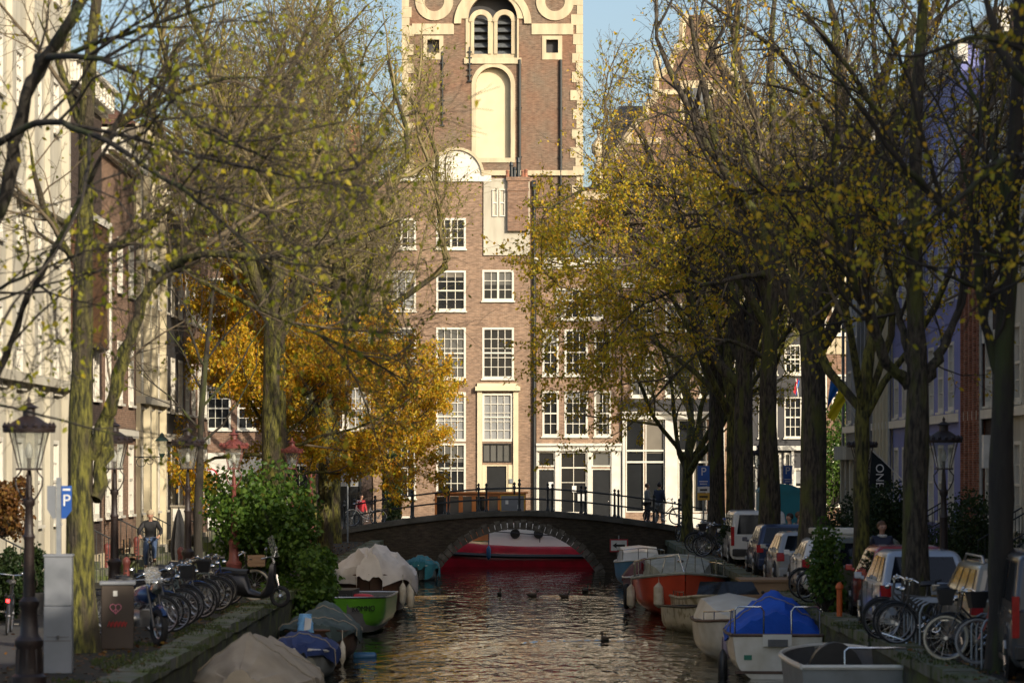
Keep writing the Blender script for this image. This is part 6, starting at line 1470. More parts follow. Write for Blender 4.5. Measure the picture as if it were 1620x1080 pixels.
def person(label,loc,rz,J,top='coat_black',legs='jeans',hair='hair_dark',hat=None,shoe='plastic_black',group=None,collar=None,sc=1.):
    """J: joints in metres, figure facing -y. keys pelvis chest neck head, (l/r) sh el wr hip kn an toe"""
    r=empty('person',loc,rz,label,'person',group,sc=sc)
    V=lambda k: Vector(J[k])
    head=V('head'); neck=V('neck'); chest=V('chest'); pel=V('pelvis'); f=Vector(J.get('face',(0,-1,0))).normalized(); sd=f.cross(Vector((0,0,1))).normalized()
    nodes=[(*pel,.09),(*((pel+chest)*.5),.075),(*chest,.10),(*(neck-Vector((0,0,.02))),.058),(*(neck+Vector((0,0,.06))),.055),(*(head-Vector((0,0,.055))+f*.015),.062),(*(head+Vector((0,0,.0))),.082),(*(head+Vector((0,0,.06))-f*.01),.085),(*(head+Vector((0,0,.10))-f*.01),.05)]
    edges=[(i,i+1) for i in range(8)]
    def chain(start,pts):
        p=start
        for q in pts: nodes.append(tuple(q)); edges.append((p,len(nodes)-1)); p=len(nodes)-1
        return p
    chain(6,[(*(head+f*.092-Vector((0,0,.005))),.018),(*(head+f*.108-Vector((0,0,.025))),.014)])   # nose
    for s_ in (-1,1): chain(6,[(*(head+sd*s_*.082),.016),(*(head+sd*s_*.092+Vector((0,0,.012))),.012)])   # ears
    for s_ in ('l','r'):
        sh,el,wr=V(s_+'sh'),V(s_+'el'),V(s_+'wr')
        w=chain(2,[(*sh,.062),(*(sh.lerp(el,.5)),.05),(*el,.042),(*wr,.028)])
        d=(wr-el).normalized(); hd=Vector(J.get(s_+'hand',tuple(d))).normalized(); pn=hd.cross(sd if abs(hd.dot(sd))<.9 else f).normalized(); lat=hd.cross(pn).normalized()
        pal=wr+hd*.06; w=chain(w,[(*pal,(.038,.02))])
        for k,(o_,ln) in enumerate(((-.03,.062),(-.01,.072),(.01,.068),(.03,.055))):
            b=pal+lat*o_+hd*.025; chain(w,[(*b,.0095),(*(b+hd*ln*.55+pn*.008),.0085),(*(b+hd*ln*.9+pn*.035),.007)])
        chain(w,[(*(wr+hd*.035-lat*.035),.011),(*(wr+hd*.065-lat*.055+pn*.02),.009)])
        hp,kn,an=V(s_+'hip'),V(s_+'kn'),V(s_+'an'); toe=V(s_+'toe')
        chain(0,[(*hp,.09),(*(hp.lerp(kn,.5)),.075),(*kn,.055),(*(kn.lerp(an,.35)),.052),(*an,.036),(*toe,.03)])
    skin('body',nodes,edges,'skin',r,1)
    # jacket
    n2=[(*(pel+Vector((0,0,-.10))),(.20,.145)),(*(pel+Vector((0,0,-.02))),(.19,.14)),(*(pel+Vector((0,0,.14))),(.165,.125)),(*(chest-Vector((0,0,.04))),(.19,.14)),(*(chest+Vector((0,0,.09))),(.15,.11)),(*(neck+Vector((0,0,.0))),.085)]; e2=[(0,1),(1,2),(2,3),(3,4),(4,5)]
    for s_ in ('l','r'):
        sh,el,wr=V(s_+'sh'),V(s_+'el'),V(s_+'wr'); b=len(n2); n2+= [(*sh,.085),(*(sh.lerp(el,.55)),.07),(*el,.062),(*(el.lerp(wr,.9)),.045)]; e2+=[(4,b),(b,b+1),(b+1,b+2),(b+2,b+3)]
    skin('jacket',n2,e2,top,r,2)
    n3=[(*(pel+Vector((0,0,.02))),(.16,.125))]; e3=[]
    for s_ in ('l','r'):
        hp,kn,an=V(s_+'hip'),V(s_+'kn'),V(s_+'an'); b=len(n3); n3+=[(*hp,.105),(*(hp.lerp(kn,.5)),.088),(*kn,.072),(*(kn.lerp(an,.5)),.065),(*(kn.lerp(an,.93)),.055)]; e3+=[(0,b),(b,b+1),(b+1,b+2),(b+2,b+3),(b+3,b+4)]
    skin('trousers',n3,e3,legs,r,2)
    mb=MB()
    for s_ in ('l','r'):
        an,toe=V(s_+'an'),V(s_+'toe'); d=(toe-an); h=Vector((d.x,d.y,0)); h=h.normalized() if h.length>1e-3 else f
        mb.tube([an-h*.06-Vector((0,0,.045)),an-Vector((0,0,.04))+h*.02,toe-Vector((0,0,.0)),toe+h*.05],[.04,.05,.045,.028],9)
    mb.build('shoes',shoe,r,True)
    hc=head+Vector((0,0,.045))-f*.022; mb=MB()
    if hat: mb.ball(tuple(hc+Vector((0,0,.015))),.108,14,10,(1,1,1.02)); mb.torus(tuple(hc-Vector((0,0,.005))),.098,.018,'z',18,6); mb.build('beanie',hat,r,True)
    else: mb.ball(tuple(hc-f*.008),.1,14,10,(1,1.05,1.03)); mb.build('hair',hair,r,True)
    mb=MB()
    for s_ in (-1,1): mb.ball(tuple(head+f*.083+sd*s_*.032+Vector((0,0,.012))),.011,8,6)
    mb.build('eyes','letter_black',r,True)
    mb=MB(); mb.ball(tuple(head+f*.082-Vector((0,0,.05))),.02,8,6,(1.1,.5,.3)); mb.build('mouth','lip',r,True)
    if collar: 
        mb=MB(); mb.torus(tuple(neck+f*.02),.075,.035,'z',14,7); mb.build('scarf',collar,r,True)
    return r
pm('lip',(.4,.15,.12),.5,scale=3)
def stand(walk=0.,armout=0.,lookside=0.):
    h=.92; J=dict(pelvis=(0,0,h),chest=(0,-.01,1.27),neck=(0,-.01,1.46),head=(0,-.03,1.63),face=(lookside,-1,0),
      lsh=(.17,0,1.40),rsh=(-.17,0,1.40),lel=(.24,.02-walk*.12,1.13),rel=(-.24,.02+walk*.12,1.13),lwr=(.23,-.09-walk*.2-armout*.2,.92+armout*.2),rwr=(-.23,-.09+walk*.12-armout*.2,.92+armout*.2),
      lhip=(.09,0,.86),rhip=(-.09,0,.86),lkn=(.10,-.03+walk*.06,.48),rkn=(-.10,-.03-walk*.22,.5),lan=(.10,.02+walk*.25,.09+walk*.05),ran=(-.10,.02-walk*.26,.09),ltoe=(.11,-.1+walk*.25,.035),rtoe=(-.11,-.12-walk*.28,.035))
    return J
def build_people():
    # cyclist riding towards the camera
    x,y=PX(238,85.7),85.7
    J=dict(pelvis=(0,.12,1.0),chest=(0,-.0,1.32),neck=(0,-.05,1.5),head=(0,-.09,1.66),face=(0,-1,-.1),
      lsh=(.18,-.02,1.43),rsh=(-.18,-.02,1.43),lel=(.32,-.16,1.22),rel=(-.32,-.16,1.22),lwr=(.26,-.38,1.08),rwr=(-.26,-.38,1.08),lhand=(-.2,-1,-.2),rhand=(.2,-1,-.2),
      lhip=(.1,.1,.95),rhip=(-.1,.1,.95),lkn=(.13,-.27,.76),rkn=(-.13,-.2,.62),lan=(.12,-.12,.42),ran=(-.12,-.02,.22),ltoe=(.12,-.24,.39),rtoe=(-.12,-.14,.18))
    person('person in a beige knitted hat, black jacket and jeans riding a bicycle',(x,y,.004),.05,J,'coat_black','jeans',hat='knit_beige',shoe='shoe_brown')
    b=bike('dark bicycle ridden by the person in the beige hat',(x,y+.0,.004),-math.pi/2+.05,frame='black_paint',lean=0,group=None); b.rotation_euler=(0,0,-math.pi/2+.05)
    person('person in a dark coat with short brown hair standing beyond the red car',(PX(1395,63.5),63.5,.09),.1,stand(0,0,.15),'coat_navy','trousers_grey',hair='hair_brown',collar='shirt_white',sc=1.02)
    def dz(xx): u=min(1,abs(xx-.2)/9.0); return .02+1.13*(1-u**1.75)+.03
    xx=PX(1043,126.); person('person in a dark hooded jacket and grey trousers seen from behind on the bridge',(xx,126.,dz(xx)),2.7,stand(.35,.3),'coat_navy','trousers_grey',collar='scarf_yellow',hair='hair_dark')
    xx=PX(1024,126.6); person('person in a beige coat turned away beside the dark hooded one on the bridge',(xx,126.9,dz(xx)),1.8,stand(.2,.6),'trousers_grey','coat_black',hair='hair_brown',sc=.93)
    person('person with dark hair talking beside the portable toilet, the left of two',(PX(1250,85),85,.004),-1.1,stand(0,.3),'coat_black','coat_black',sc=.98)
    person('person with grey brown hair in a black coat, right of two by the portable toilet',(PX(1264,85.5),85.6,.004),1.0,stand(0,.1),'coat_navy','coat_black',hair='hair_brown',sc=1.)
    person('person in a bright red jacket before the dark brick house across the side canal',(PX(571,145),145,.0),.6,stand(.3),'jacket_red','coat_black')
# ---------- street furniture ----------
def lantern(label,loc,paint='iron_brown',H=3.98,rz=0.,first=None):
    if first: return place(first,loc,rz,label)
    r=empty('street_lamp',loc,rz,label,'street lamp','crown topped lanterns along the quays')
    mb=MB(); mb.lathe([(.24,0),(.24,.12),(.19,.16),(.17,.5),(.2,.55),(.2,.62),(.13,.7),(.11,1.05),(.14,1.1),(.14,1.16),(.085,1.22),(.07,2.0),(.09,2.05),(.065,2.1),(.055,2.45),(.085,2.5),(.085,2.56),(.05,2.6),(.045,2.78)],14)
    for k in range(8):
        a=k*math.pi/4; mb.tube([(.175*math.cos(a),.175*math.sin(a),.18),(.165*math.cos(a),.165*math.sin(a),.5)],.022,5)
    mb.build('post',paint,r,True)
    mb=MB()
    for a in (0,math.pi/2,math.pi,3*math.pi/2):
        c,s_=math.cos(a),math.sin(a)
        mb.tube([(.04*c,.04*s_,2.52),(.12*c,.12*s_,2.62),(.18*c,.18*s_,2.75),(.19*c,.19*s_,2.86),(.13*c,.13*s_,2.93),(.10*c,.10*s_,2.99)],.013,6)
    mb.box(-.16,.16,-.16,.16,2.97,3.0); mb.tube([(0,0,2.78),(0,0,3.1)],.03,6); mb.build('lyre_bracket',paint,r,True)
    w0,w1,z0,z1=.125,.235,3.0,3.50
    mb=MB()
    for k in range(4):
        s=[(-1,-1),(1,-1),(1,1),(-1,1)]; a,b=s[k],s[(k+1)%4]
        mb.add([(a[0]*w0,a[1]*w0,z0),(b[0]*w0,b[1]*w0,z0),(b[0]*w1,b[1]*w1,z1),(a[0]*w1,a[1]*w1,z1)],[(0,1,2,3)])
    mb.build('lantern_glass','lamp_glass',r)
    mb=MB()
    for a in ((-1,-1),(1,-1),(1,1),(-1,1)): mb.tube([(a[0]*w0,a[1]*w0,z0),(a[0]*w1,a[1]*w1,z1)],.011,5)
    mb.tube([(0,0,3.1),(0,0,3.26)],.035,6); mb.build('lantern_frame',paint,r)
    mb=MB(); mb.lathe([(.02,3.12),(.05,3.16),(.055,3.25),(.03,3.33),(.0,3.36)],10); mb.build('lamp_bulb','frosted',r,True)
    mb=MB()
    mb.lathe([(.36,z1-.01),(.37,z1+.04),(.30,z1+.10),(.24,z1+.13),(.13,z1+.2),(.09,z1+.22),(.085,z1+.32),(.14,z1+.335),(.06,z1+.38),(.025,z1+.4),(.03,z1+.44),(.0,z1+.5)],4 if False else 16)
    for k in range(16):
        a=k*math.pi/8; mb.lathe([(.03,0),(.04,.03),(.0,.09)],5,(.34*math.cos(a),.34*math.sin(a),z1+.05))
    mb.build('crown',paint,r,True)
    return r
pm('frosted',(.7,.68,.6),.3,scale=3)
def parking_sign(label,loc,rz=0,h=3.0,w=.42,ph=.62,yellow=True):
    r=empty('parking_sign',loc,rz,label,'sign')
    mb=MB(); mb.tube([(0,.04,0),(0,.04,h)],.03,8); mb.build('pole','galv',r,True)
    mb=MB(); mb.box(-w/2,w/2,-.01,.01,h-ph,h); mb.build('sign_plate','sign_blue',r)
    textobj('sign_letter','P',ph*.55,'letter_white',r,(0,-.014,h-ph*.3))
    mb=MB(); mb.box(-w*.35,w*.35,-.016,-.011,h-ph*.78,h-ph*.74); mb.box(-w*.3,w*.3,-.016,-.011,h-ph*.9,h-ph*.86); mb.build('small_print','letter_white',r)
    if yellow:
        mb=MB(); mb.box(-w/2,w/2,-.01,.01,h-ph-.22,h-ph-.01); mb.build('white_plate','sign_white',r)
        mb=MB(); mb.box(-w/2,w/2,-.01,.01,h-ph-.48,h-ph-.23); mb.build('yellow_plate','sign_yellow',r)
        mb=MB(); mb.box(-w*.35,w*.35,-.016,-.011,h-ph-.39,h-ph-.33); mb.box(-w*.3,w*.3,-.016,-.011,h-ph-.15,h-ph-.09); mb.build('plate_lines','letter_black',r)
    return r
def cloth_flag(name,pts,mat,parent,thick=.012,wave=.03,n=14):
    """pts: four corners a(top hoist) b(top fly) c(bottom fly) d(bottom hoist) as 3d"""
    a,b,c,d=[Vector(p) for p in pts]; mb=MB(); F_=[];Bk=[]
    for i in range(n+1):
        u=i/n; rF=[];rB=[]
        for j in range(n+1):
            v=j/n; p=a.lerp(b,u).lerp(d.lerp(c,u),v); w=wave*math.sin(u*7+v*5)+wave*.5*math.sin(v*9+2)
            rF.append((p.x,p.y+w,p.z)); rB.append((p.x,p.y+w+thick,p.z))
        F_.append(rF);Bk.append(rB)
    mb.grid(F_); mb.grid([r[::-1] for r in Bk]); 
    return mb.build(name,mat,parent,True,fix=False)
pm('flag_blue',(.03,.2,.68),.7,scale=3,spec=.2); pm('flag_yellow',(.85,.7,.03),.7,scale=3,spec=.2); pm('flag_black',(.012,.018,.02),.7,scale=3,spec=.2); pm('teal_plastic',(.012,.22,.27),.45,col2=(.01,.19,.24),scale=2); pm('purple_paint',(.16,.12,.26),.6,scale=2); pm('bin_brown',(.055,.04,.03),.7,scale=3,bump=.1); pm('graffiti_pink',(.6,.2,.28),.6,scale=3); pm('graffiti_red',(.45,.015,.02),.6,scale=3); pm('flag_red',(.5,.03,.04),.7,scale=3); pm('umbrella_black',(.02,.02,.022),.7,scale=4,bump=.3); pm('terracotta',(.35,.13,.05),.8,scale=6)
def build_furniture():
    GL='crown topped lanterns along the quays'
    l0=lantern('nearest crown topped lantern at the left edge, dark brown, in front of the pale facade',(PX(46,42),42,0),H=4)
    lantern('dark lantern partly behind the mossy elm trunk on the left',(PX(181,60.),60,0),first=l0)
    lantern('lantern with lit glass beside the slender young tree',(PX(297,67),67,0),first=l0)
    lr=lantern('reddish painted lantern in front of the white wall with the round sign',(PX(370,76),76,0),'iron_red')
    lantern('reddish lantern half hidden by golden leaves, left of the road signs',(PX(462,99),99,0),first=lr)
    lantern('reddish lantern farthest on the left quay, beside the grey road sign back',(PX(492,112),112,0),first=lr)
    lantern('lantern right of the forked elm in front of the lilac facade',(PX(1493,58.6),58.6,0),first=l0)
    lantern('lantern in front of the mossy trunk beside the black pennant',(PX(1364,72.5),72.5,0),first=l0)
    lantern('small distant lantern among dark trunks beside the portable toilet',(PX(1201,118),118,0),first=l0)
    # parking machine
    r=empty('parking_machine',(PX(93,44.5),44.5,0),0.06,'grey street cabinet with a pole and a blue parking sign on top','cabinet')
    mb=MB(); mb.box(-.205,.205,-.16,.16,.0,.98); mb.box(-.2,.2,-.155,.155,.985,1.70); mb.box(-.215,.215,-.17,.17,1.70,1.74); o=mb.build('cabinet_body','machine_grey',r); bv=o.modifiers.new('b','BEVEL'); bv.width=.012; bv.segments=2
    mb=MB(); mb.box(-.19,.19,-.165,-.161,.47,.485); mb.box(-.16,.16,-.167,-.161,.53,.54); mb.tube([(0,-.17,.56),(0,-.17,.5)],.02,8); mb.build('door_seam','plastic_grey',r)
    mb=MB(); mb.box(-.035,.035,-.03,.03,1.74,2.86); mb.build('pole','galv',r)
    mb=MB(); mb.prism([(-.17,2.74),(-.17,2.4),(-.09,2.26),(-.04,2.26),(-.04,2.74)],-.015,.0); mb.build('sign_back','machine_grey',r)
    mb=MB(); mb.prism([(.04,2.74),(.19,2.74),(.19,2.38),(.1,2.26),(.04,2.26)],-.03,-.012); mb.build('sign_plate','sign_blue',r)
    textobj('sign_letter','P',.24,'letter_white',r,(.115,-.034,2.52)); mb=MB(); mb.box(.06,.17,-.034,-.031,2.67,2.70); mb.build('small_print','letter_white',r)
    # bin
    r=empty('litter_bin',(PX(186,50.5),50.5,0),.12,'brown square litter bin with a pink peace heart and red scribble','bin')
    mb=MB(); mb.box(-.27,.27,-.25,.25,.0,1.06); o=mb.build('bin_body','bin_brown',r); bv=o.modifiers.new('b','BEVEL'); bv.width=.02; bv.segments=2
    mb=MB(); mb.box(-.30,.30,-.28,.28,1.062,1.12); o=mb.build('lid','machine_grey',r); bv=o.modifiers.new('b','BEVEL'); bv.width=.02; bv.segments=2
    mb=MB(); q=[]
    for k in range(33):
        t=k*2*math.pi/32; q.append((-.03+.0058*16*math.sin(t)**3,-.258,.68+.0058*(13*math.cos(t)-5*math.cos(2*t)-2*math.cos(3*t)-math.cos(4*t))))
    mb.tube(q,.007,5); mb.tube([(-.03,-.258,.74),(-.03,-.258,.59)],.006,5); mb.tube([(-.03,-.258,.67),(-.075,-.258,.63)],.006,5); mb.tube([(-.03,-.258,.67),(.015,-.258,.63)],.006,5); mb.build('heart_mark','graffiti_pink',r)
    mb=MB()
    for k in range(5): mb.tube([(-.16+k*.06,-.258,.38),(-.13+k*.06,-.258,.47),(-.11+k*.06,-.258,.37),(-.09+k*.06,-.258,.45)],.012,5)
    mb.build('scribble','graffiti_red',r); mb=MB(); mb.box(-.07,.0,-.256,-.2505,.88,.97); mb.build('sticker','sign_white',r)
    # bollards
    r=empty('bollard',(PX(200,71),71,0),0,'dark red cast iron bollard left of the cyclist','bollard','dark red bollards on the left street')
    mb=MB(); mb.lathe([(.11,0),(.11,.08),(.085,.12),(.075,.72),(.095,.76),(.095,.84),(.06,.9),(.0,.93)],14); mb.build('post','iron_red',r,True)
    mb=MB()
    for k in range(3): mb.box(-.025,.025,-.089,-.08,.4+k*.09,.44+k*.09)
    mb.build('cross_mark','iron_brown',r)
    for px,Y,lab in ((183,72,'dark red bollard nearest the mossy trunk'),(286,80,'dark red bollard right of the cyclist beside the folded parasol'),(170,84,'dark red bollard farther back beside the second lantern post'),(216,92,'small dark red bollard behind the cyclist')):
        place(r,(PX(px,Y),Y,0),0,lab)
    # parking signs right
    parking_sign('blue parking sign with a yellow plate on a pole near the bridge',(PX(1113,106),106,0),h=3.08,w=.42,ph=.72)
    parking_sign('second blue parking sign behind the portable toilet, partly hidden by a trunk',(PX(1246,116),116,0),h=3.1,w=.34,ph=.7,yellow=False)
    # road signs at the left bridge end
    Y=121
    r=empty('road_sign',(PX(524,Y),Y,0),.0,'pole with a round sign and a large grey panel at the left bridge end','sign')
    mb=MB(); mb.tube([(0,.05,0),(0,.05,4.1)],.035,8); mb.build('pole','galv',r,True)
    mb=MB(); mb.lathe([(0,-.02),(.24,-.02),(.24,.02),(0,.02)],24,(0,0,PZ(711,Y)),axis='y'); mb.build('round_plate','sign_red',r); mb=MB(); mb.lathe([(0,-.026),(.18,-.026),(.18,-.021)],24,(0,0,PZ(711,Y)),axis='y'); mb.build('round_centre','sign_white',r)
    mb=MB(); mb.box(-.36,.36,-.02,.02,PZ(737,Y),PZ(718,Y)); mb.build('framed_plate','sign_white',r); mb=MB(); mb.box(-.32,.32,-.028,-.021,PZ(736,Y)+.02,PZ(719,Y)-.02); mb.build('plate_face','machine_grey',r)
    mb=MB(); mb.box(-.38,.34,-.02,.02,PZ(764,Y),PZ(738,Y)-.02); mb.build('grey_panel','machine_grey',r)
    r=empty('road_sign',(PX(550,Y+1),Y+1,0),.0,'smaller two part grey sign on a pale pole right of the large panel','sign')
    mb=MB(); mb.tube([(0,.05,0),(0,.05,3.4)],.03,8); mb.build('pole','galv',r,True)
    mb=MB(); mb.box(-.17,.19,-.02,.02,PZ(731,Y),PZ(720,Y)); mb.box(-.17,.19,-.02,.02,PZ(742,Y),PZ(731,Y)-.015); mb.build('sign_plates','machine_grey',r)
    # round no pedestrians sign, blue name plate on the white wall
    r=empty('round_sign',(PX(333,149.7),149.75,PZ(752,149.7)),0,'round white sign with a red ring and crossed black figure on the white wall','sign')
    mb=MB(); mb.lathe([(0,-.02),(.36,-.02),(.36,.02),(0,.02)],28,axis='y'); mb.build('ring','sign_red',r); mb=MB(); mb.lathe([(0,-.026),(.28,-.026),(.28,-.0205)],28,axis='y'); mb.build('face','sign_white',r)
    mb=MB(); mb.tube([(0,-.03,.16),(0,-.03,-.02)],.04,6); mb.ball((0,-.03,.2),.04,8,6); mb.tube([(0,-.03,-.0),(-.09,-.03,-.2)],.03,6); mb.tube([(0,-.03,-.0),(.09,-.03,-.2)],.03,6); mb.tube([(-.14,-.03,.0),(0,-.03,.11),(.14,-.03,.0)],.022,6); mb.build('figure','letter_black',r)
    r=empty('name_sign',(PX(287,149.7),149.6,PZ(739,149.7)),0,'small dark blue name board on the black ground floor beside the white wall','sign')
    mb=MB(); mb.box(-.55,.5,-.02,.02,-.2,.2); mb.build('board','coat_navy',r); textobj('lettering','AMON',.2,'letter_white',r,(0,-.024,.03))
    # wall lantern on the cream house
    r=empty('wall_lantern',(-11.35,93,0),0,'small green wall lantern on an ornate scroll bracket above the cyclist','wall lamp')
    z=PZ(712,93); mb=MB(); mb.tube([(-.3,0,z-.2),(.55,0,z-.2),(.62,0,z-.12)],.018,6); mb.torus((-.02,0,z-.36),.14,.014,'y',16,5); mb.torus((.25,0,z-.33),.1,.012,'y',16,5); mb.build('bracket','iron',r,True)
    mb=MB(); mb.lathe([(.09,z-.1),(.17,z+.28)],6,(.62,0,0)); mb.build('lantern_glass','lamp_glass',r); mb=MB(); mb.lathe([(.2,z+.28),(.2,z+.32),(.08,z+.42),(.05,z+.5),(0,z+.55)],10,(.62,0,0)); mb.lathe([(.02,z-.25),(.09,z-.13),(.1,z-.1)],8,(.62,0,0)); mb.build('cap','verdigris',r,True)
    # folded parasol and white box
    r=empty('parasol',(PX(283,84),84,0),0,'folded black parasol beside a white cabinet on the left street','parasol')
    mb=MB(); G=[]
    for z,q in ((.45,.17),(.8,.2),(1.2,.16),(1.6,.1),(1.85,.03)): G.append([((q*(1+.25*(k%2)))*math.cos(k*math.pi/8),(q*(1+.25*(k%2)))*math.sin(k*math.pi/8),z) for k in range(16)])
    mb.grid(G,True); mb.build('canopy','umbrella_black',r,True); mb=MB(); mb.tube([(0,0,.0),(0,0,1.92)],.025,6); mb.lathe([(.3,.0),(.3,.05),(.06,.09)],14); mb.build('pole','iron',r,True)
    r=empty('cabinet',(PX(283,86),86,0),0,'narrow upright cabinet with a white panel behind the folded parasol','cabinet'); mb=MB(); mb.box(-.2,.24,-.2,.2,.05,1.9); mb.box(-.23,.27,-.23,.23,1.902,1.95); mb.build('cabinet_body','cream_dull',r); mb=MB(); mb.box(-.15,.19,-.215,-.202,1.5,1.85); mb.build('door','white_paint',r)
    # wooden bench in front of the houses
    r=empty('street_bench',(PX(205,88),88,0),math.pi/2,'wooden slatted bench against the cream house behind the cyclist','bench')
    mb=MB(); 
    for k in range(3): mb.box(-.8,.8,-.05-k*.13,.05-k*.13,.42,.45)
    mb.build('seat','wood_plain',r); mb=MB()
    for k in range(3): mb.box(-.8,.8,.1,.13,.55+k*.14,.65+k*.14)
    mb.build('backrest','wood_plain',r)
    for x in (-.7,.7): mb=MB(); mb.box(x-.03,x+.03,-.33,-.28,0,.42); mb.box(x-.03,x+.03,.06,.11,0,.95); mb.build('leg','iron',r)
    # portable toilet
    r=empty('portable_toilet',(PX(1231,106),106,0),0,'teal portable toilet with a white panel and domed roof among dark trunks','toilet')
    mb=MB(); mb.box(-.72,.72,-.6,.6,.0,2.15); mb.build('cabin','teal_plastic',r); mb=MB(); mb.prism([(-.76,2.15),(.76,2.15)]+[(.76*math.cos(math.pi*k/12),2.15+.3*math.sin(math.pi*k/12)) for k in range(1,12)],-.64,.64); mb.build('roof','teal_plastic',r)
    mb=MB(); mb.box(-.55,.1,-.63,-.602,.08,2.0); d=mb.build('door','teal_plastic',r); mb=MB(); mb.box(-.62,-.18,-.65,-.631,1.0,1.55); mb.build('white_panel','sign_white',d)
    r=empty('utility_box',(PX(1256,109),109,0),0,'purple utility box right of the portable toilet','box'); mb=MB(); mb.box(-.24,.24,-.2,.2,0,1.95); mb.box(-.27,.27,-.23,.23,1.952,2.0); mb.build('box_body','purple_paint',r); mb=MB(); mb.box(-.2,.2,-.215,-.202,.2,1.8); mb.build('door','purple_paint',r)
    # flags
    Y=112.; r=empty('flag',(PX(1352,Y),Y,0),0,'blue and yellow flag on a slanting white pole at the right house front','flag')
    q=lambda px,py,dy=0: (PX(px+9,Y)-PX(1352,Y),dy,PZ(py,Y))
    mb=MB(); mb.tube([q(1358,690),q(1336,642),q(1306,592)],.03,8); mb.build('flagpole','white_paint',r,True)
    cloth_flag('flag_cloth',[q(1306,594),q(1320,612),q(1307,633),q(1299,648)],'flag_blue',r,wave=.05); cloth_flag('flag_cloth',[q(1320,612),q(1337,619),q(1311,666),q(1299,660)],'flag_yellow',r,wave=.05)
    mb=MB()
    r['label']='blue and yellow flag on a slanting white pole at the right house front'
    Y=146.; r=empty('flag',(PX(1262,Y),149.4,0),0,'small limp striped flag hanging from the black painted house','flag')
    q=lambda px,py: (PX(px,149.4)-PX(1262,Y),-.3,PZ(py,149.4))
    mb=MB(); mb.tube([q(1262,628),q(1258,598)],.025,6); mb.build('flagpole','white_paint',r,True)
    cloth_flag('flag_cloth',[q(1259,598),q(1262,600),q(1258,625),q(1254,620)],'flag_red',r,wave=.03); cloth_flag('flag_cloth',[q(1262,600),q(1264,603),q(1259,626),q(1258,625)],'flag_blue',r,wave=.03)
    Y=96.; ox=PX(1395,Y); r=empty('flag',(ox,Y,0),0,'black pennant reading ONE on a slanting pole beside the lantern','flag')
    q=lambda px,py,dy=0: (PX(px,Y)-ox,dy,PZ(py,Y))
    mb=MB(); mb.tube([q(1440,771,.15),q(1378,710,0)],.028,8); mb.build('flagpole','white_paint',r,True)
    cloth_flag('flag_cloth',[q(1380,713),q(1410,742),q(1409,779),q(1374,778)],'flag_black',r,wave=.012)
    textobj('flag_lettering','ONE',.36,'letter_white',r,(q(1391,756)[0],-.05,q(1391,752)[2]),(math.pi/2,math.pi/2,0))
    mb=MB(); 
    for k in range(4): mb.box(q(1383,0)[0]+.0+k*.05,q(1383,0)[0]+.018+k*.05,-.035,-.03,PZ(777,Y),PZ(772,Y))
    mb.build('small_print','letter_white',r)
    # blue container lid / bin near trees
    r=empty('planter',(PX(1150,103),100,0),0,'blue square tub beside the white van','planter'); mb=MB(); mb.box(-.3,.3,-.3,.3,.0,1.3); mb.box(-.34,.34,-.34,.34,1.302,1.36); mb.build('tub','sign_blue',r); mb=MB(); mb.box(-.24,.24,-.315,-.302,.15,1.1); mb.build('panel','sign_blue',r)
    # tree guards and bicycle racks at right
    for i,(x,y,lab) in enumerate(((6.75,50.2,'curved steel bicycle stand under the black bicycles'),(7.0,45.2,'curved steel bicycle stand under the pale tyred bicycle'))):
        r=empty('bicycle_stand',(x,y,0),0,lab,'bicycle stand','bicycle stands on the right quay')
        for k in range(5 if i==0 else 3):
            mb=MB(); mb.tube([(0,k*.5,0),(0,k*.5,.6),(.05,k*.5,.72),(.15,k*.5,.78),(.65,k*.5,.78),(.75,k*.5,.72),(.8,k*.5,.6),(.8,k*.5,0)],.02,6); mb.build('hoop','galv',r,True)
    # orange traffic block, bollards
    r=empty('traffic_post',(PX(1328,60.),60,0),0,'slim orange plastic post at the quay edge beside the red car','post'); mb=MB(); mb.box(-.1,.1,-.1,.1,0,.03); mb.lathe([(.055,.03),(.055,.6),(.075,.62),(.075,.68),(.03,.74),(0,.75)],14); mb.build('post_body','cone_orange',r,True)
    # topiary pot left, balcony planting
    r=bush('potted_plant',(PX(52,62),62,.45),(.32,.32,.55),2600,'leaf_darkgreen',.07,'conical clipped shrub in a dark pot by the pale facade','plant',71,lumps=8)
    mb=MB(); mb.lathe([(.2,-.45),(.24,-.1),(.28,0),(.25,.01)],14); mb.build('pot','plastic_grey',r,True)
    r=bush('hanging_plant',(PX(8,58),58,1.75),(.55,.8,.55),4200,'leaf_brown',.08,'brown climbing plant hanging over the awning at the left edge','plant',72,lumps=9)
    r=bush('climbing_plant',(PX(5,60),60,.0),(.5,.9,.9),5200,'leaf_darkgreen',.08,'dark climbing shrub against the house at the left edge','plant',73,lumps=9)
    # bushes
    GBs='shrubs on the quays'
    bush('green_bush',(PX(418,77),77,.0),(1.75,2.0,1.75),11500,'leaf_green',.125,'large green bush overhanging the left quay behind the scooter','bush',61,group=GBs,lumps=17)
    bush('green_bush',(PX(480,74),74,-.75),(.95,1.6,.95),4200,'leaf_green',.12,'lower part of the green shrubbery hanging down over the green boat','bush',62,group=GBs,lumps=9)
    bush('green_bush',(PX(1308,62.2),62.2,.0),(.42,.7,.95),2300,'leaf_green',.09,'narrow leafy bush between the red hatchback and the olive car','bush',63,group=GBs,lumps=11)
    bush('green_bush',(PX(1305,84),84,.0),(1.1,1.4,1.05),5200,'leaf_darkgreen',.09,'dark shrub behind the narrow leafy bush','bush',64,group=GBs,lumps=11)
    bush('green_bush',(PX(1420,88),88,.0),(1.5,2.4,1.35),7000,'leaf_darkgreen',.10,'dark front garden shrub beneath the black pennant','bush',65,group=GBs,lumps=13)
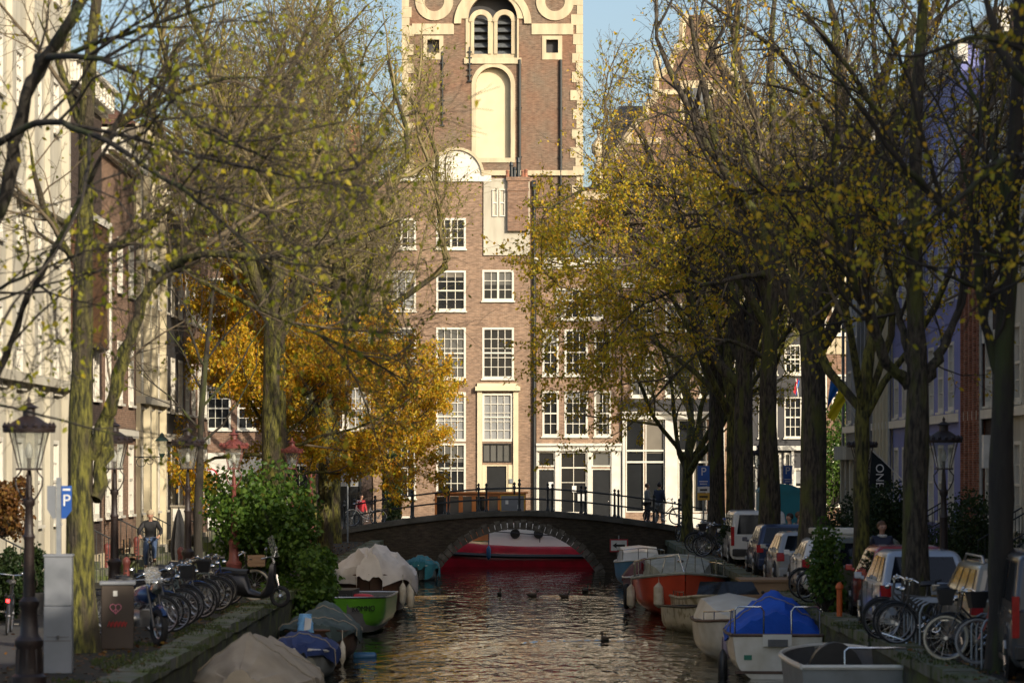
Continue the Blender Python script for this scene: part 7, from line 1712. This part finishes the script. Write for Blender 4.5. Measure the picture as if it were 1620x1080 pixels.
    bush('green_bush',(PX(1535,78),78,.0),(1.2,2.2,1.2),6000,'leaf_darkgreen',.10,'dark front garden shrub behind the tan estate car','bush',66,group=GBs,lumps=13)
    bush('green_bush',(PX(1318,146),146,1.2),(1.2,1.,2.6),5200,'leaf_green',.13,'tall green climber on the brown corner house below the striped flag','bush',67,group=GBs,lumps=14)
    bush('green_bush',(PX(1180,96),96,.0),(.9,1.6,.8),4000,'leaf_darkgreen',.09,'low dark shrub around the trunk beside the white van','bush',68,group=GBs,lumps=11)
pm('cone_orange',(.6,.12,.02),.5,scale=3)
# ---------- light, camera ----------
SUN_EL=R(23); SUN_AZ=R(36)   # azimuth from -y towards +x
def build_light():
    w=bpy.data.worlds.new('World'); bpy.context.scene.world=w; w.use_nodes=True; nt=w.node_tree; bg=nt.nodes['Background']
    sk=nt.nodes.new('ShaderNodeTexSky'); sk.sky_type='NISHITA'; sk.sun_disc=False; sk.sun_elevation=SUN_EL
    # sun direction (x,y): rotation 0 puts the sun at +y; clockwise seen from above
    dx,dy=math.sin(SUN_AZ),-math.cos(SUN_AZ); sk.sun_rotation=math.atan2(dx,dy)
    sk.air_density=1.; sk.dust_density=3.2; sk.ozone_density=1.2
    nt.links.new(sk.outputs[0],bg.inputs[0]); bg.inputs[1].default_value=.15
    L=bpy.data.lights.new('sun','SUN'); L.energy=4.4; L.angle=R(.53); L.color=(1,.88,.71)
    o=bpy.data.objects.new('sun',L); COL.objects.link(o)
    d=Vector((dx*math.cos(SUN_EL),dy*math.cos(SUN_EL),math.sin(SUN_EL))); o.rotation_euler=d.to_track_quat('Z','Y').to_euler(); o.location=(40,-60,60)
    cam=bpy.data.cameras.new('camera'); co=bpy.data.objects.new('camera',cam); COL.objects.link(co); bpy.context.scene.camera=co
    co.location=(0,0,ZC); co.rotation_euler=(math.pi/2,0,0); cam.sensor_width=36; cam.lens=F/1620*36; cam.shift_y=(HY-540)/1620.; cam.shift_x=0
    cam.clip_end=3000; cam.clip_start=.5; cam.dof.use_dof=True; cam.dof.focus_distance=132; cam.dof.aperture_fstop=2.8
    sc=bpy.context.scene; sc.view_settings.view_transform='Standard'; sc.view_settings.look='None'; sc.view_settings.exposure=EXPO; sc.view_settings.gamma=1
    sc.cycles.use_denoising=True; sc.cycles.max_bounces=7; sc.cycles.transparent_max_bounces=16; sc.cycles.diffuse_bounces=3; sc.cycles.glossy_bounces=4
EXPO=0.25
build_light(); build_setting(); build_bridge(); build_tower(); build_far_row(); build_side_rows(); build_boats(); build_vehicles(); build_people(); build_furniture(); build_trees()
